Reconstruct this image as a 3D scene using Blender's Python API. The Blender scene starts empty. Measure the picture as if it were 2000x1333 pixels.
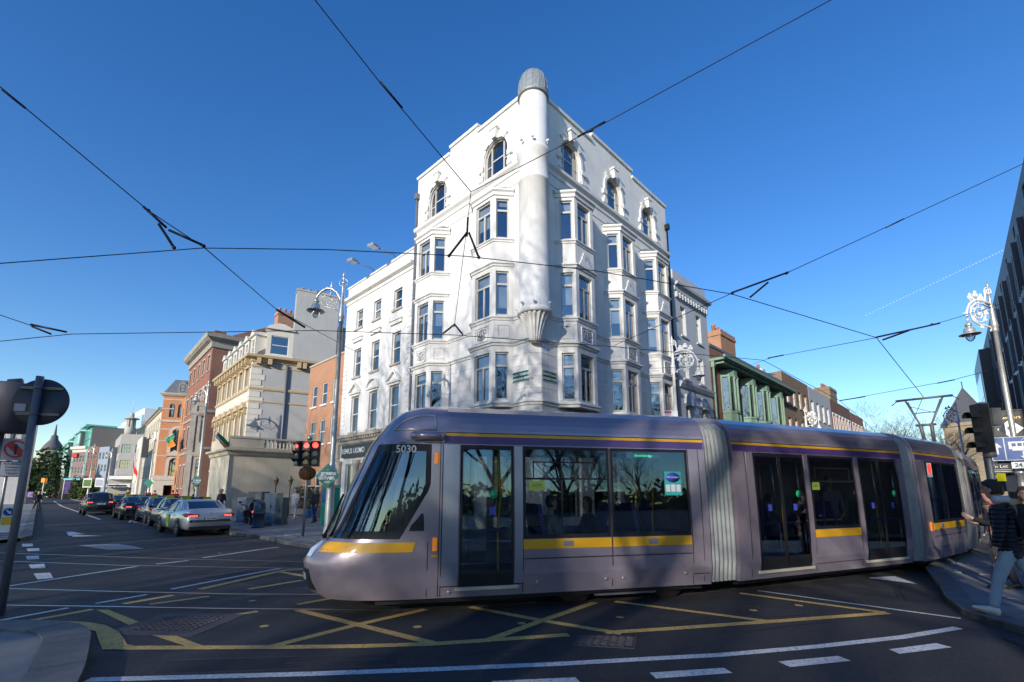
import bpy, bmesh, math, random
from math import sin, cos, pi, radians, sqrt, atan2, tan
from mathutils import Matrix, Vector

scene = bpy.context.scene
COL = scene.collection
# ------------------------------------------------------------------ camera, sky, sun, exposure
cam_data = bpy.data.cameras.new('camera')
cam = bpy.data.objects.new('camera', cam_data)
COL.objects.link(cam)
cam.location = (0, 0, 1.8)
cam.rotation_euler = (radians(90 + 9.39), 0, 0)
cam_data.sensor_width = 36
cam_data.lens = 911 / 2000 * 36
cam_data.shift_y = 0.07125
cam_data.clip_start = 0.05
cam_data.clip_end = 3000
scene.camera = cam

SUN_AZ, SUN_EL = 210.0, 16.5          # compass from +Y, clockwise; the sun stands behind the camera on the left
sun_vec = Vector((sin(radians(SUN_AZ)) * cos(radians(SUN_EL)), cos(radians(SUN_AZ)) * cos(radians(SUN_EL)), sin(radians(SUN_EL))))
world = bpy.data.worlds.new('World')
scene.world = world
world.use_nodes = True
wn = world.node_tree
for n in list(wn.nodes):
    wn.nodes.remove(n)
sky = wn.nodes.new('ShaderNodeTexSky')
sky.sky_type = 'NISHITA'
sky.sun_disc = False
sky.sun_elevation = radians(SUN_EL)
sky.sun_rotation = radians(SUN_AZ)
sky.altitude = 0
sky.air_density = 1.1
sky.dust_density = 0.15
sky.ozone_density = 3.0
bg = wn.nodes.new('ShaderNodeBackground')
bg.inputs['Strength'].default_value = 0.15
wo = wn.nodes.new('ShaderNodeOutputWorld')
hs = wn.nodes.new('ShaderNodeHueSaturation')        # the photograph's vivid winter blue, the same over the whole sky
hs.inputs['Hue'].default_value = 0.513
hs.inputs['Saturation'].default_value = 1.29
wn.links.new(sky.outputs[0], hs.inputs['Color'])
wn.links.new(hs.outputs[0], bg.inputs[0])
wn.links.new(bg.outputs[0], wo.inputs[0])

sun_data = bpy.data.lights.new('sun', 'SUN')
sun_data.energy = 3.5
sun_data.angle = radians(0.55)
sun_data.color = (1.0, 0.93, 0.82)
sun = bpy.data.objects.new('sun', sun_data)
sun.rotation_euler = (-sun_vec).to_track_quat('-Z', 'Y').to_euler()
COL.objects.link(sun)

scene.view_settings.view_transform = 'Standard'
scene.view_settings.look = 'None'
scene.view_settings.gamma = 1
scene.view_settings.use_curve_mapping = False
scene.view_settings.exposure = 0.55
scene.render.engine = 'CYCLES'
scene.cycles.use_denoising = True
scene.cycles.max_bounces = 6
scene.cycles.diffuse_bounces = 3
scene.cycles.glossy_bounces = 3
scene.cycles.transmission_bounces = 4
scene.cycles.transparent_max_bounces = 24
scene.cycles.caustics_reflective = False
scene.cycles.caustics_refractive = False
scene.cycles.sample_clamp_indirect = 8

rnd = random.Random(7)

# ------------------------------------------------------------------ mesh helpers
class MB:
    """collects geometry for ONE mesh object"""
    def __init__(s):
        s.v = []; s.f = []; s.m = []; s.s = []; s.M = None
    def to(s, loc=(0, 0, 0), rz=0, rx=0, ry=0):
        s.M = Matrix.Translation(loc) @ Matrix.Rotation(rz, 4, 'Z') @ Matrix.Rotation(ry, 4, 'Y') @ Matrix.Rotation(rx, 4, 'X')
        return s
    def add(s, vs, fs, m=0, sm=False):
        b = len(s.v)
        if s.M is not None:
            M = s.M
            s.v += [tuple(M @ Vector(p)) for p in vs]
        else:
            s.v += [tuple(p) for p in vs]
        for f in fs:
            s.f.append(tuple(i + b for i in f)); s.m.append(m); s.s.append(sm)
        return s
    def box(s, x0, x1, y0, y1, z0, z1, m=0):
        return s.add([(x0, y0, z0), (x1, y0, z0), (x1, y1, z0), (x0, y1, z0), (x0, y0, z1), (x1, y0, z1), (x1, y1, z1), (x0, y1, z1)],
                     [(0, 3, 2, 1), (4, 5, 6, 7), (0, 1, 5, 4), (1, 2, 6, 5), (2, 3, 7, 6), (3, 0, 4, 7)], m)
    def cbox(s, c, d, m=0):
        return s.box(c[0] - d[0] / 2, c[0] + d[0] / 2, c[1] - d[1] / 2, c[1] + d[1] / 2, c[2] - d[2] / 2, c[2] + d[2] / 2, m)
    def quad(s, a, b, c, d, m=0):
        return s.add([a, b, c, d], [(0, 1, 2, 3)], m)
    def prism(s, poly, z0, z1, m=0):
        n = len(poly)
        vs = [(x, y, z0) for x, y in poly] + [(x, y, z1) for x, y in poly]
        fs = [tuple(range(n - 1, -1, -1)), tuple(range(n, 2 * n))] + [(i, (i + 1) % n, n + (i + 1) % n, n + i) for i in range(n)]
        return s.add(vs, fs, m)
    def prism_y(s, poly, y0, y1, m=0):        # polygon in x,z pushed along y
        n = len(poly)
        vs = [(x, y0, z) for x, z in poly] + [(x, y1, z) for x, z in poly]
        fs = [tuple(range(n)), tuple(range(2 * n - 1, n - 1, -1))] + [(i, n + i, n + (i + 1) % n, (i + 1) % n) for i in range(n)]
        return s.add(vs, fs, m)
    def rings(s, R, m=0, sm=True, closed=True, cap=True):
        n = len(R[0]); vs = [p for r in R for p in r]; fs = []
        for i in range(len(R) - 1):
            for j in range(n if closed else n - 1):
                k = (j + 1) % n
                fs.append((i * n + j, i * n + k, (i + 1) * n + k, (i + 1) * n + j))
        if cap:
            fs.append(tuple(range(n - 1, -1, -1))); fs.append(tuple(range((len(R) - 1) * n, len(R) * n)))
        return s.add(vs, fs, m, sm)
    def lathe(s, prof, n=16, c=(0, 0, 0), m=0, sm=True, cap=True):
        R = [[(c[0] + r * cos(2 * pi * j / n), c[1] + r * sin(2 * pi * j / n), c[2] + z) for j in range(n)] for r, z in prof]
        return s.rings(R, m, sm, True, cap)
    def tube(s, pts, r, n=6, m=0, sm=True, cap=True):
        P = [Vector(p) for p in pts]; R = []; up = None
        for i, p in enumerate(P):
            a = P[max(0, i - 1)]; b = P[min(len(P) - 1, i + 1)]
            t = (b - a)
            if t.length < 1e-9: t = Vector((0, 0, 1))
            t.normalize()
            if up is None:
                up = Vector((0, 0, 1)) if abs(t.z) < .9 else Vector((1, 0, 0))
            x = t.cross(up)
            if x.length < 1e-6: x = t.cross(Vector((1, .3, 0)))
            x.normalize(); up = x.cross(t).normalized()
            rr = r[i] if isinstance(r, (list, tuple)) else r
            R.append([tuple(p + rr * (cos(2 * pi * j / n) * x + sin(2 * pi * j / n) * up)) for j in range(n)])
        return s.rings(R, m, sm, True, cap)
    def ball(s, c, r, n=12, k=8, m=0):
        rx, ry, rz_ = (r, r, r) if not isinstance(r, (tuple, list)) else r
        R = []
        for i in range(k + 1):
            a = -pi / 2 + pi * i / k; q = max(cos(a), .02)
            R.append([(c[0] + rx * q * cos(2 * pi * j / n), c[1] + ry * q * sin(2 * pi * j / n), c[2] + rz_ * sin(a)) for j in range(n)])
        return s.rings(R, m, True, True, True)
    def mesh(s, name, mats):
        me = bpy.data.meshes.new(name)
        me.from_pydata(s.v, [], s.f)
        for t in (mats if isinstance(mats, (list, tuple)) else [mats]):
            me.materials.append(t)
        me.polygons.foreach_set('material_index', s.m)
        me.polygons.foreach_set('use_smooth', s.s)
        me.update()
        return me
    def obj(s, name, mats, parent=None, loc=(0, 0, 0), rz=0, **kw):
        return place(s.mesh(name, mats), name, parent, loc, rz, **kw)

def place(me, name, parent=None, loc=(0, 0, 0), rz=0, label=None, cat=None, group=None, kind=None, rot=None):
    o = bpy.data.objects.new(name, me)
    COL.objects.link(o)
    o.location = loc
    o.rotation_euler = rot if rot else (0, 0, rz)
    if parent: o.parent = parent
    tag(o, label, cat, group, kind)
    return o

def tag(o, label=None, cat=None, group=None, kind=None):
    if label: o['label'] = label
    if cat: o['category'] = cat
    if group: o['group'] = group
    if kind: o['kind'] = kind
    return o

def thing(name, label, cat, loc=(0, 0, 0), rz=0, group=None):
    return place(None, name, None, loc, rz, label, cat, group)

def dup(root, loc, rz=0, label=None, group=None, scale=None):
    r = root.copy(); COL.objects.link(r); r.location = loc; r.rotation_euler = (0, 0, rz)
    if scale: r.scale = (scale,) * 3
    if label: r['label'] = label
    if group: r['group'] = group
    for ch in list(root.children):
        c = ch.copy(); COL.objects.link(c); c.parent = r
        for g in list(ch.children):
            d = g.copy(); COL.objects.link(d); d.parent = c
    return r

def at(px, py, Y):                       # the point of the place seen at a pixel of the 2000 px photograph, Y metres ahead
    a = (px - 1000) / 911; b = (809 - py) / 911; P = radians(9.39)
    dy = cos(P) - b * sin(P); dz = sin(P) + b * cos(P)
    return Vector((a / dy * Y, Y, 1.8 + dz / dy * Y))

def gr(px, py, z=0.0):
    a = (px - 1000) / 911; b = (809 - py) / 911; P = radians(9.39)
    dy = cos(P) - b * sin(P); dz = sin(P) + b * cos(P); t = (z - 1.8) / dz
    return Vector((a * t, dy * t, z))

def text_mesh(body, size, mat, extrude=0.004, align='CENTER', shear=0.0, bold=0.0, space=1.0):
    cu = bpy.data.curves.new('lettering', 'FONT')
    cu.body = body; cu.size = size; cu.extrude = extrude; cu.align_x = align; cu.align_y = 'CENTER'
    cu.shear = shear; cu.offset = bold; cu.resolution_u = 3; cu.space_character = space
    o = bpy.data.objects.new('lettering', cu)
    COL.objects.link(o)
    dg = bpy.context.evaluated_depsgraph_get()
    me = bpy.data.meshes.new_from_object(o.evaluated_get(dg))
    bpy.data.objects.remove(o)
    bpy.data.curves.remove(cu)
    me.name = 'lettering'
    me.materials.clear(); me.materials.append(mat)
    return me

def lettering(parent, body, size, mat, loc, rz=0, **kw):
    """upright lettering that reads from the local -y side"""
    return place(text_mesh(body, size, mat, **kw), 'lettering', parent, loc, rot=(pi / 2, 0, rz))

# ------------------------------------------------------------------ materials
MAT = {}
def mat(name, col, rough=.6, metal=0.0, var=0.0, vs=3.0, bump=0.0, bs=60.0, spec=.5, streak=0.0, coat=0.0, emit=0.0, alpha=None, dirt=None, dirt_amt=0.0, ds=1.2, sc=(1, 1, 1)):
    m = bpy.data.materials.new(name); m.use_nodes = True
    nt = m.node_tree; N = nt.nodes; L = nt.links
    p = N['Principled BSDF']
    p.inputs['Base Color'].default_value = (*col, 1)
    p.inputs['Roughness'].default_value = rough
    p.inputs['Metallic'].default_value = metal
    p.inputs['Specular IOR Level'].default_value = spec
    if coat: p.inputs['Coat Weight'].default_value = coat; p.inputs['Coat Roughness'].default_value = .06
    if emit:
        p.inputs['Emission Color'].default_value = (*col, 1); p.inputs['Emission Strength'].default_value = emit
    tc = N.new('ShaderNodeTexCoord'); src = tc.outputs['Object']
    if sc != (1, 1, 1):
        mp = N.new('ShaderNodeMapping'); mp.inputs['Scale'].default_value = sc; L.new(src, mp.inputs[0]); src = mp.outputs[0]
    cur = None
    def mixin(fac_socket, c2):
        nonlocal cur
        mx = N.new('ShaderNodeMix'); mx.data_type = 'RGBA'
        L.new(fac_socket, mx.inputs[0])
        if cur is None: mx.inputs[6].default_value = (*col, 1)
        else: L.new(cur, mx.inputs[6])
        mx.inputs[7].default_value = (*c2, 1)
        cur = mx.outputs[2]
    def noise(scale, det=5, ro=.6, s=None):
        n = N.new('ShaderNodeTexNoise'); n.inputs['Scale'].default_value = scale; n.inputs['Detail'].default_value = det; n.inputs['Roughness'].default_value = ro
        L.new(s or src, n.inputs[0]); return n.outputs[0]
    def ramp(s, a, b, lo=0., hi=1.):
        r = N.new('ShaderNodeMapRange'); r.inputs[1].default_value = a; r.inputs[2].default_value = b; r.inputs[3].default_value = lo; r.inputs[4].default_value = hi
        L.new(s, r.inputs[0]); return r.outputs[0]
    if var:
        mixin(ramp(noise(vs), .3, .7), tuple(max(0, c * (1 - var)) for c in col))
    if streak:
        mp2 = N.new('ShaderNodeMapping'); mp2.inputs['Scale'].default_value = (3.0, 3.0, .18); L.new(src, mp2.inputs[0])
        mixin(ramp(noise(1.4, 6, .65, mp2.outputs[0]), .52, .85, 0, streak), tuple(c * .45 for c in col))
    if dirt:
        mixin(ramp(noise(ds, 7, .7), .5, .72, 0, dirt_amt), dirt)
    if cur is not None: L.new(cur, p.inputs['Base Color'])
    if bump:
        b = N.new('ShaderNodeBump'); b.inputs['Strength'].default_value = bump; b.inputs['Distance'].default_value = .02
        L.new(noise(bs, 4), b.inputs['Height']); L.new(b.outputs[0], p.inputs['Normal'])
    MAT[name] = m
    return m

def brick_mat(name, c1, c2, mortar, scale=1.0, rough=.85, dark=.35):
    m = bpy.data.materials.new(name); m.use_nodes = True
    nt = m.node_tree; N = nt.nodes; L = nt.links; p = N['Principled BSDF']
    p.inputs['Roughness'].default_value = rough; p.inputs['Specular IOR Level'].default_value = .25
    tc = N.new('ShaderNodeTexCoord'); sx = N.new('ShaderNodeSeparateXYZ'); L.new(tc.outputs['Object'], sx.inputs[0])
    ad = N.new('ShaderNodeMath'); L.new(sx.outputs[0], ad.inputs[0]); L.new(sx.outputs[1], ad.inputs[1])
    cb = N.new('ShaderNodeCombineXYZ'); L.new(ad.outputs[0], cb.inputs[0]); L.new(sx.outputs[2], cb.inputs[1])
    b = N.new('ShaderNodeTexBrick'); L.new(cb.outputs[0], b.inputs[0])
    b.inputs['Color1'].default_value = (*c1, 1); b.inputs['Color2'].default_value = (*c2, 1); b.inputs['Mortar'].default_value = (*mortar, 1)
    b.inputs['Scale'].default_value = 1.0 * scale; b.inputs['Brick Width'].default_value = .23; b.inputs['Row Height'].default_value = .078; b.inputs['Mortar Size'].default_value = .009
    n = N.new('ShaderNodeTexNoise'); n.inputs['Scale'].default_value = .9; n.inputs['Detail'].default_value = 8; n.inputs['Roughness'].default_value = .7; L.new(tc.outputs['Object'], n.inputs[0])
    mr = N.new('ShaderNodeMapRange'); mr.inputs[1].default_value = .42; mr.inputs[2].default_value = .75; mr.inputs[4].default_value = dark; L.new(n.outputs[0], mr.inputs[0])
    mx = N.new('ShaderNodeMix'); mx.data_type = 'RGBA'; L.new(mr.outputs[0], mx.inputs[0]); L.new(b.outputs[0], mx.inputs[6]); mx.inputs[7].default_value = (c1[0] * .35, c1[1] * .4, c1[2] * .5, 1)
    L.new(mx.outputs[2], p.inputs['Base Color'])
    bp = N.new('ShaderNodeBump'); bp.inputs['Strength'].default_value = .5; bp.inputs['Distance'].default_value = .01; bp.invert = True
    L.new(b.outputs['Fac'], bp.inputs['Height']); L.new(bp.outputs[0], p.inputs['Normal'])
    MAT[name] = m; return m

def glass_mat(name, tint, refl=1.45, rough=.0, base=.06, wob=0.0, coat=(1, 1, 1)):
    """pane: tinted see-through plus a Fresnel mirror"""
    m = bpy.data.materials.new(name); m.use_nodes = True
    nt = m.node_tree; N = nt.nodes; L = nt.links
    N.remove(N['Principled BSDF']); out = N['Material Output']
    t = N.new('ShaderNodeBsdfTransparent'); t.inputs[0].default_value = (*tint, 1)
    g = N.new('ShaderNodeBsdfGlossy'); g.inputs['Roughness'].default_value = rough; g.inputs[0].default_value = (*coat, 1)
    fr = N.new('ShaderNodeFresnel'); fr.inputs[0].default_value = refl
    ad = N.new('ShaderNodeMath'); ad.operation = 'ADD'; ad.use_clamp = True; ad.inputs[1].default_value = base
    L.new(fr.outputs[0], ad.inputs[0])
    if wob:
        tc = N.new('ShaderNodeTexCoord'); n = N.new('ShaderNodeTexNoise'); n.inputs['Scale'].default_value = 1.3; n.inputs['Detail'].default_value = 1
        L.new(tc.outputs['Object'], n.inputs[0])
        b = N.new('ShaderNodeBump'); b.inputs['Strength'].default_value = wob; b.inputs['Distance'].default_value = .05
        L.new(n.outputs[0], b.inputs['Height']); L.new(b.outputs[0], g.inputs['Normal'])
    mx = N.new('ShaderNodeMixShader'); L.new(ad.outputs[0], mx.inputs[0]); L.new(t.outputs[0], mx.inputs[1]); L.new(g.outputs[0], mx.inputs[2])
    L.new(mx.outputs[0], out.inputs[0])
    MAT[name] = m; return m

white_stucco = mat('white_stucco', (.77, .755, .725), .8, var=.07, vs=1.1, bump=.2, bs=30, streak=.40, dirt=(.36, .35, .33), dirt_amt=.24, ds=.55)
white_paint = mat('white_paint', (.80, .79, .77), .5, var=.05, vs=4)
grey_stucco = mat('grey_stucco', (.50, .52, .55), .8, var=.08, vs=1.2, bump=.2, bs=25, streak=.25)
gable_grey = mat('gable_grey', (.43, .43, .42), .85, var=.12, vs=.7, bump=.2, bs=20, streak=.25)
cream_stone = mat('cream_stone', (.62, .55, .42), .8, var=.15, vs=1.2, bump=.25, bs=18, streak=.4)
ochre_paint = mat('ochre_paint', (.54, .41, .24), .6, var=.12, vs=2)
cream_paint = mat('cream_paint', (.66, .62, .54), .65, var=.08, vs=1.5, streak=.2)
granite = mat('granite', (.42, .39, .34), .85, var=.3, vs=1.3, bump=.4, bs=30, streak=.4, dirt=(.10, .10, .09), dirt_amt=.5)
pale_stone = mat('pale_stone', (.50, .46, .40), .85, var=.2, vs=1.3, bump=.3, bs=25, streak=.45)
lead = mat('lead', (.20, .21, .22), .5, metal=.3, var=.3, vs=3, bump=.2, bs=8)
dome_lead = mat('dome_lead', (.34, .37, .38), .55, metal=.2, var=.3, vs=6, bump=.3, bs=20)
slate = mat('slate', (.12, .12, .13), .7, var=.35, vs=4, bump=.4, bs=12)
brick_orange = brick_mat('brick_orange', (.52, .24, .12), (.44, .19, .095), (.42, .34, .27), dark=.25)
brick_red = brick_mat('brick_red', (.34, .13, .08), (.28, .10, .065), (.28, .21, .17))
brick_dark = brick_mat('brick_dark', (.26, .11, .08), (.20, .085, .06), (.22, .17, .14))
brick_brown = brick_mat('brick_brown', (.30, .20, .12), (.24, .155, .09), (.28, .23, .18))
brick_vivid = brick_mat('brick_vivid', (.56, .225, .095), (.48, .185, .075), (.42, .28, .18), dark=.2)
copper_green = mat('copper_green', (.21, .33, .24), .6, var=.2, vs=2, bump=.2, bs=15, streak=.35)
green_paint = mat('green_paint', (.02, .30, .20), .5, var=.1)
interior_dark = mat('interior_dark', (.16, .15, .14), .9)
interior_floor = mat('interior_floor', (.10, .09, .08), .9)
blind_white = mat('blind_white', (.72, .73, .74), .7, var=.06, vs=2)
frame_white = mat('frame_white', (.70, .69, .66), .45)
frame_grey = mat('frame_grey', (.36, .35, .33), .45)
frame_stone = mat('frame_stone', (.50, .49, .46), .5)
frame_dark = mat('frame_dark', (.03, .03, .035), .4)
glass = glass_mat('glass', (.62, .68, .70), 1.5, base=.22, wob=.12)
glass_blue = glass_mat('glass_blue', (.12, .16, .20), 1.6, base=.22, wob=.1)
glass_tram = glass_mat('glass_tram', (.80, .84, .86), 1.5, base=.12, coat=(.50, .75, 1.0))
glass_clear = glass_mat('glass_clear', (.85, .88, .88), 1.45, base=.04)
glass_car = glass_mat('glass_car', (.20, .24, .27), 1.5, base=.12)
iron_black = mat('iron_black', (.018, .018, .02), .4, metal=.3)
wire_black = mat('wire_black', (.012, .012, .014), .5)
galv = mat('galvanised_steel', (.42, .43, .44), .42, metal=.75, var=.2, vs=6, bump=.05, bs=20)
galv_dull = mat('galvanised_dull', (.20, .21, .23), .55, metal=.35, var=.25, vs=6)
lamp_silver = mat('lamp_silver', (.62, .62, .60), .34, metal=.55, var=.12, vs=5)
lamp_white = mat('lamp_white', (.82, .82, .80), .4)
globe_glass = glass_mat('globe_glass', (.75, .78, .80), 1.4, rough=.12, base=.12)
# ------------------------------------------------------------------ ground, pavements, markings, rails
def asphalt_mat():
    m = bpy.data.materials.new('asphalt'); m.use_nodes = True
    nt = m.node_tree; N = nt.nodes; L = nt.links; p = N['Principled BSDF']
    tc = N.new('ShaderNodeTexCoord')
    def noise(s, d=4, r=.6, vec=None):
        n = N.new('ShaderNodeTexNoise'); n.inputs['Scale'].default_value = s; n.inputs['Detail'].default_value = d; n.inputs['Roughness'].default_value = r
        L.new(vec or tc.outputs['Object'], n.inputs[0]); return n.outputs[0]
    def mix(f, a, b):
        x = N.new('ShaderNodeMix'); x.data_type = 'RGBA'; L.new(f, x.inputs[0])
        for i, c in ((6, a), (7, b)):
            if isinstance(c, tuple): x.inputs[i].default_value = (*c, 1)
            else: L.new(c, x.inputs[i])
        return x.outputs[2]
    def rng(s, a, b, lo=0., hi=1.):
        r = N.new('ShaderNodeMapRange'); r.inputs[1].default_value = a; r.inputs[2].default_value = b; r.inputs[3].default_value = lo; r.inputs[4].default_value = hi; L.new(s, r.inputs[0]); return r.outputs[0]
    c = mix(rng(noise(.35, 6, .65), .35, .7), (.036, .036, .039), (.052, .050, .048))
    mp = N.new('ShaderNodeMapping'); mp.inputs['Rotation'].default_value = (0, 0, radians(-12)); mp.inputs['Scale'].default_value = (.12, 1.6, 1); L.new(tc.outputs['Object'], mp.inputs[0])
    c = mix(rng(noise(1.0, 5, .6, mp.outputs[0]), .52, .75, 0, .6), c, (.025, .025, .028))
    v = N.new('ShaderNodeTexVoronoi'); v.inputs['Scale'].default_value = 85; L.new(tc.outputs['Object'], v.inputs[0])
    c = mix(rng(v.outputs['Distance'], .0, .35, .55, 0), c, (.13, .125, .115))
    c = mix(rng(noise(34, 3, .75), .5, .72, 0, .75), c, (.088, .085, .080))
    c = mix(rng(noise(24, 3, .75), .52, .7, 0, .6), c, (.018, .018, .02))
    c = mix(rng(noise(160, 2), .6, .75, 0, .7), c, (.02, .02, .021))
    L.new(c, p.inputs['Base Color'])
    L.new(rng(noise(1.2, 5), .3, .7, .62, .85), p.inputs['Roughness']); p.inputs['Specular IOR Level'].default_value = .35
    b = N.new('ShaderNodeBump'); b.inputs['Strength'].default_value = .55; b.inputs['Distance'].default_value = .012; L.new(v.outputs['Distance'], b.inputs['Height']); L.new(b.outputs[0], p.inputs['Normal'])
    return m
asphalt = asphalt_mat()
def worn_paint(name, col, wear=.5):
    m = bpy.data.materials.new(name); m.use_nodes = True
    nt = m.node_tree; N = nt.nodes; L = nt.links; p = N['Principled BSDF']; p.inputs['Roughness'].default_value = .75; p.inputs['Specular IOR Level'].default_value = .25
    tc = N.new('ShaderNodeTexCoord')
    def nz(s, d, a, b, hi):
        n = N.new('ShaderNodeTexNoise'); n.inputs['Scale'].default_value = s; n.inputs['Detail'].default_value = d; n.inputs['Roughness'].default_value = .75; L.new(tc.outputs['Object'], n.inputs[0])
        r = N.new('ShaderNodeMapRange'); r.inputs[1].default_value = a; r.inputs[2].default_value = b; r.inputs[4].default_value = hi; L.new(n.outputs[0], r.inputs[0]); return r.outputs[0]
    ad = N.new('ShaderNodeMath'); ad.operation = 'MAXIMUM'; L.new(nz(22, 5, .50, .62, wear), ad.inputs[0]); L.new(nz(1.8, 6, .46, .72, wear * .75), ad.inputs[1])
    x = N.new('ShaderNodeMix'); x.data_type = 'RGBA'; L.new(ad.outputs[0], x.inputs[0]); x.inputs[6].default_value = (*col, 1); x.inputs[7].default_value = (.06, .058, .055, 1); L.new(x.outputs[2], p.inputs['Base Color'])
    return m
paint_white = worn_paint('paint_white', (.74, .74, .71), .62); paint_yellow = worn_paint('paint_yellow', (.74, .47, .15), .62)
paving = [mat('paving_%s' % n, c, .85, var=.25, vs=1.7, bump=.3, bs=40, dirt=(.05, .05, .05), dirt_amt=.4, ds=2.2) for n, c in (('grey', (.27, .265, .255)), ('warm', (.30, .285, .26)), ('cool', (.24, .245, .25)))]
kerb_granite = mat('kerb_granite', (.19, .185, .18), .8, var=.3, vs=2.5, bump=.35, bs=60, dirt=(.06, .06, .06), dirt_amt=.5)
rail_steel = mat('rail_steel', (.36, .36, .38), .3, metal=.9); groove_dark = mat('groove_dark', (.012, .012, .013), .8); track_concrete = mat('track_concrete', (.062, .060, .058), .85, var=.3, vs=2, bump=.3)
g = MB(); g.quad((-700, -300, 0), (700, -300, 0), (700, 900, 0), (-700, 900, 0)); g.obj('road', asphalt, kind='structure')
KX0, KY0 = .97, 18.7
def onL(s, off=0.0): a = radians(45.5); return (KX0 - sin(a) * s - cos(a) * off, KY0 + cos(a) * s - sin(a) * off)
def onR(s, off=0.0): a = radians(44.5); return (KX0 + cos(a) * s + sin(a) * off, KY0 + sin(a) * s - cos(a) * off)
def inside(p, poly):
    c = False
    for i in range(len(poly)):
        a, b = poly[i - 1], poly[i]
        if (a[1] > p[1]) != (b[1] > p[1]) and p[0] < (b[0] - a[0]) * (p[1] - a[1]) / (b[1] - a[1]) + a[0]: c = not c
    return c
def chaikin(p, n=2):
    for _ in range(n):
        q = [p[0]]
        for a, b in zip(p[:-1], p[1:]): q += [(a[0] * .75 + b[0] * .25, a[1] * .75 + b[1] * .25), (a[0] * .25 + b[0] * .75, a[1] * .25 + b[1] * .75)]
        p = q + [p[-1]]
    return p
def pavement(name, poly, kerb_n, h=.12, slabs=None, kw=.3):
    """poly counter-clockwise; its first kerb_n+1 points carry the kerb"""
    b = MB(); b.prism(poly, -.05, h - .02); o = b.obj(name, paving[0], kind='structure')
    pts = [Vector(poly[0])]                                   # walk along the kerb in short steps, then cut it into stones
    for i in range(kerb_n):
        a, c = Vector(poly[i]), Vector(poly[i + 1]); m = max(1, min(60, int((c - a).length / .16)))
        pts += [a.lerp(c, (k + 1) / m) for k in range(m)]
    nr = []
    for i, p in enumerate(pts):
        d = (pts[min(i + 3, len(pts) - 1)] - pts[max(0, i - 3)]).normalized(); nr.append(Vector((-d.y, d.x)))
    i = 0
    while i < len(pts) - 1 and kerb_n:
        e = i; L_ = 0
        while e < len(pts) - 1 and L_ < .92: L_ += (pts[e + 1] - pts[e]).length; e += 1
        run = list(range(i, e + 1)); g0 = (pts[i + 1] - pts[i]).normalized() * .010; g1 = (pts[e] - pts[e - 1]).normalized() * .010
        out = [pts[k] + (g0 if k == i else -g1 if k == e else Vector((0, 0))) for k in run]; inn = [pts[k] + nr[k] * kw + (g0 if k == i else -g1 if k == e else Vector((0, 0))) for k in run]
        kb = MB(); kb.prism([tuple(p) for p in out] + [tuple(p) for p in inn[::-1]], -.05, h + .004 + rnd.uniform(-.002, .002)); kb.obj('kerb_stone', kerb_granite, o); i = e
    if slabs:
        (x0, x1, y0, y1, ang, sx, sy) = slabs; meshes = []
        for m_ in paving: q = MB(); q.box(-sx / 2 + .009, sx / 2 - .009, -sy / 2 + .009, sy / 2 - .009, -.03, 0); meshes.append(q.mesh('paving_slab', m_))
        R = Matrix.Rotation(ang, 2); cx, cy = (x0 + x1) / 2, (y0 + y1) / 2; r = max(x1 - x0, y1 - y0); cnt = 0
        ny = int(r / sy)
        for j in range(-ny, ny):
            for i in range(-int(r / sx), int(r / sx)):
                p = R @ Vector((i * sx + (j % 2) * sx / 2, j * sy)) + Vector((cx, cy))
                if not (x0 < p.x < x1 and y0 < p.y < y1) or cnt > 290: continue
                if not all(inside(p + R @ Vector((e * sx * .5, f * sy * .5)), poly) for e in (-1, 1) for f in (-1, 1)): continue
                if min(((Vector(poly[k]).lerp(Vector(poly[k + 1]), t)) - p).length for k in range(kerb_n) for t in [q / 30 for q in range(31)]) < kw + .35: continue
                place(rnd.choice(meshes), 'paving_slab', o, (p.x, p.y, h + rnd.uniform(-.002, .003)), ang); cnt += 1
    return o
kerb_line = chaikin([onL(125, 7.8), onL(40, 7.9), onL(16, 8.0), onL(10, 8.05), (-10.55, 19.21), (-8.99, 17.75), (-7.53, 16.2), (-5.6, 14.75), (-2.6, 13.7), (.6, 13.6), (3.6, 14.7), (6.2, 16.8), onR(10, 3.4), onR(30, 3.3), onR(110, 3.3)], 1)
pavement('pavement', kerb_line + [onR(110, -6), (-6, 30), onL(60, -14), onL(125, -8)], len(kerb_line) - 1, .12, (-16.5, -6.5, 15.5, 30, radians(-45.5), .85, .62))
rp = [onR(110, 12.0), onR(40, 12.0), onR(14, 12.0), (9.36, 11.0), (7.85, 8.97), (7.09, 8.01), (6.62, 7.25), (6.52, 6.75), (6.5, 6.2), (6.75, 5.2), (7.2, 4.2), (7.6, 1.5), onR(-16, 15.8), onR(110, 15.8)]
pavement('pavement', rp, 11, .10, (6.5, 16.5, 3.0, 16, radians(44.5), .8, .6))
isl = [(-6.9, 6.45), (-6.55, 6.52), (-6.05, 6.42), (-5.66, 6.22), (-5.30, 5.85), (-4.95, 5.45), (-4.33, 5.05), (-3.85, 4.6), (-3.0, 3.4), (-2, 1.5)]
ip = chaikin([(-2.6, 1.5), (-3.3, 3.6), (-4.05, 4.75), (-4.75, 5.6), (-5.35, 6.3), (-6.1, 6.62), (-7.2, 6.55), (-9.5, 6.3), (-14, 5.6)])
pavement('traffic_island', ip + [(-14, -6), (-2.6, -6)], len(ip) - 1, .10, (-9.5, -3.2, 1.5, 6.5, radians(-42), .9, .6), .42)
pavement('traffic_island', [(-17.9, 16.6), (-17.9, 17.5), (-18.6, 18.6), (-34, 34), (-66, 66), (-72, 66), (-45, 36), (-26, 16.2)], 4, .12, (-26, -17.5, 16, 26, radians(45), .8, .6))
pavement('plaza', [(-230, 128), (-70, 128), (-70, 190), (-330, 260), (-330, 128)], 1, .1)

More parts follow.
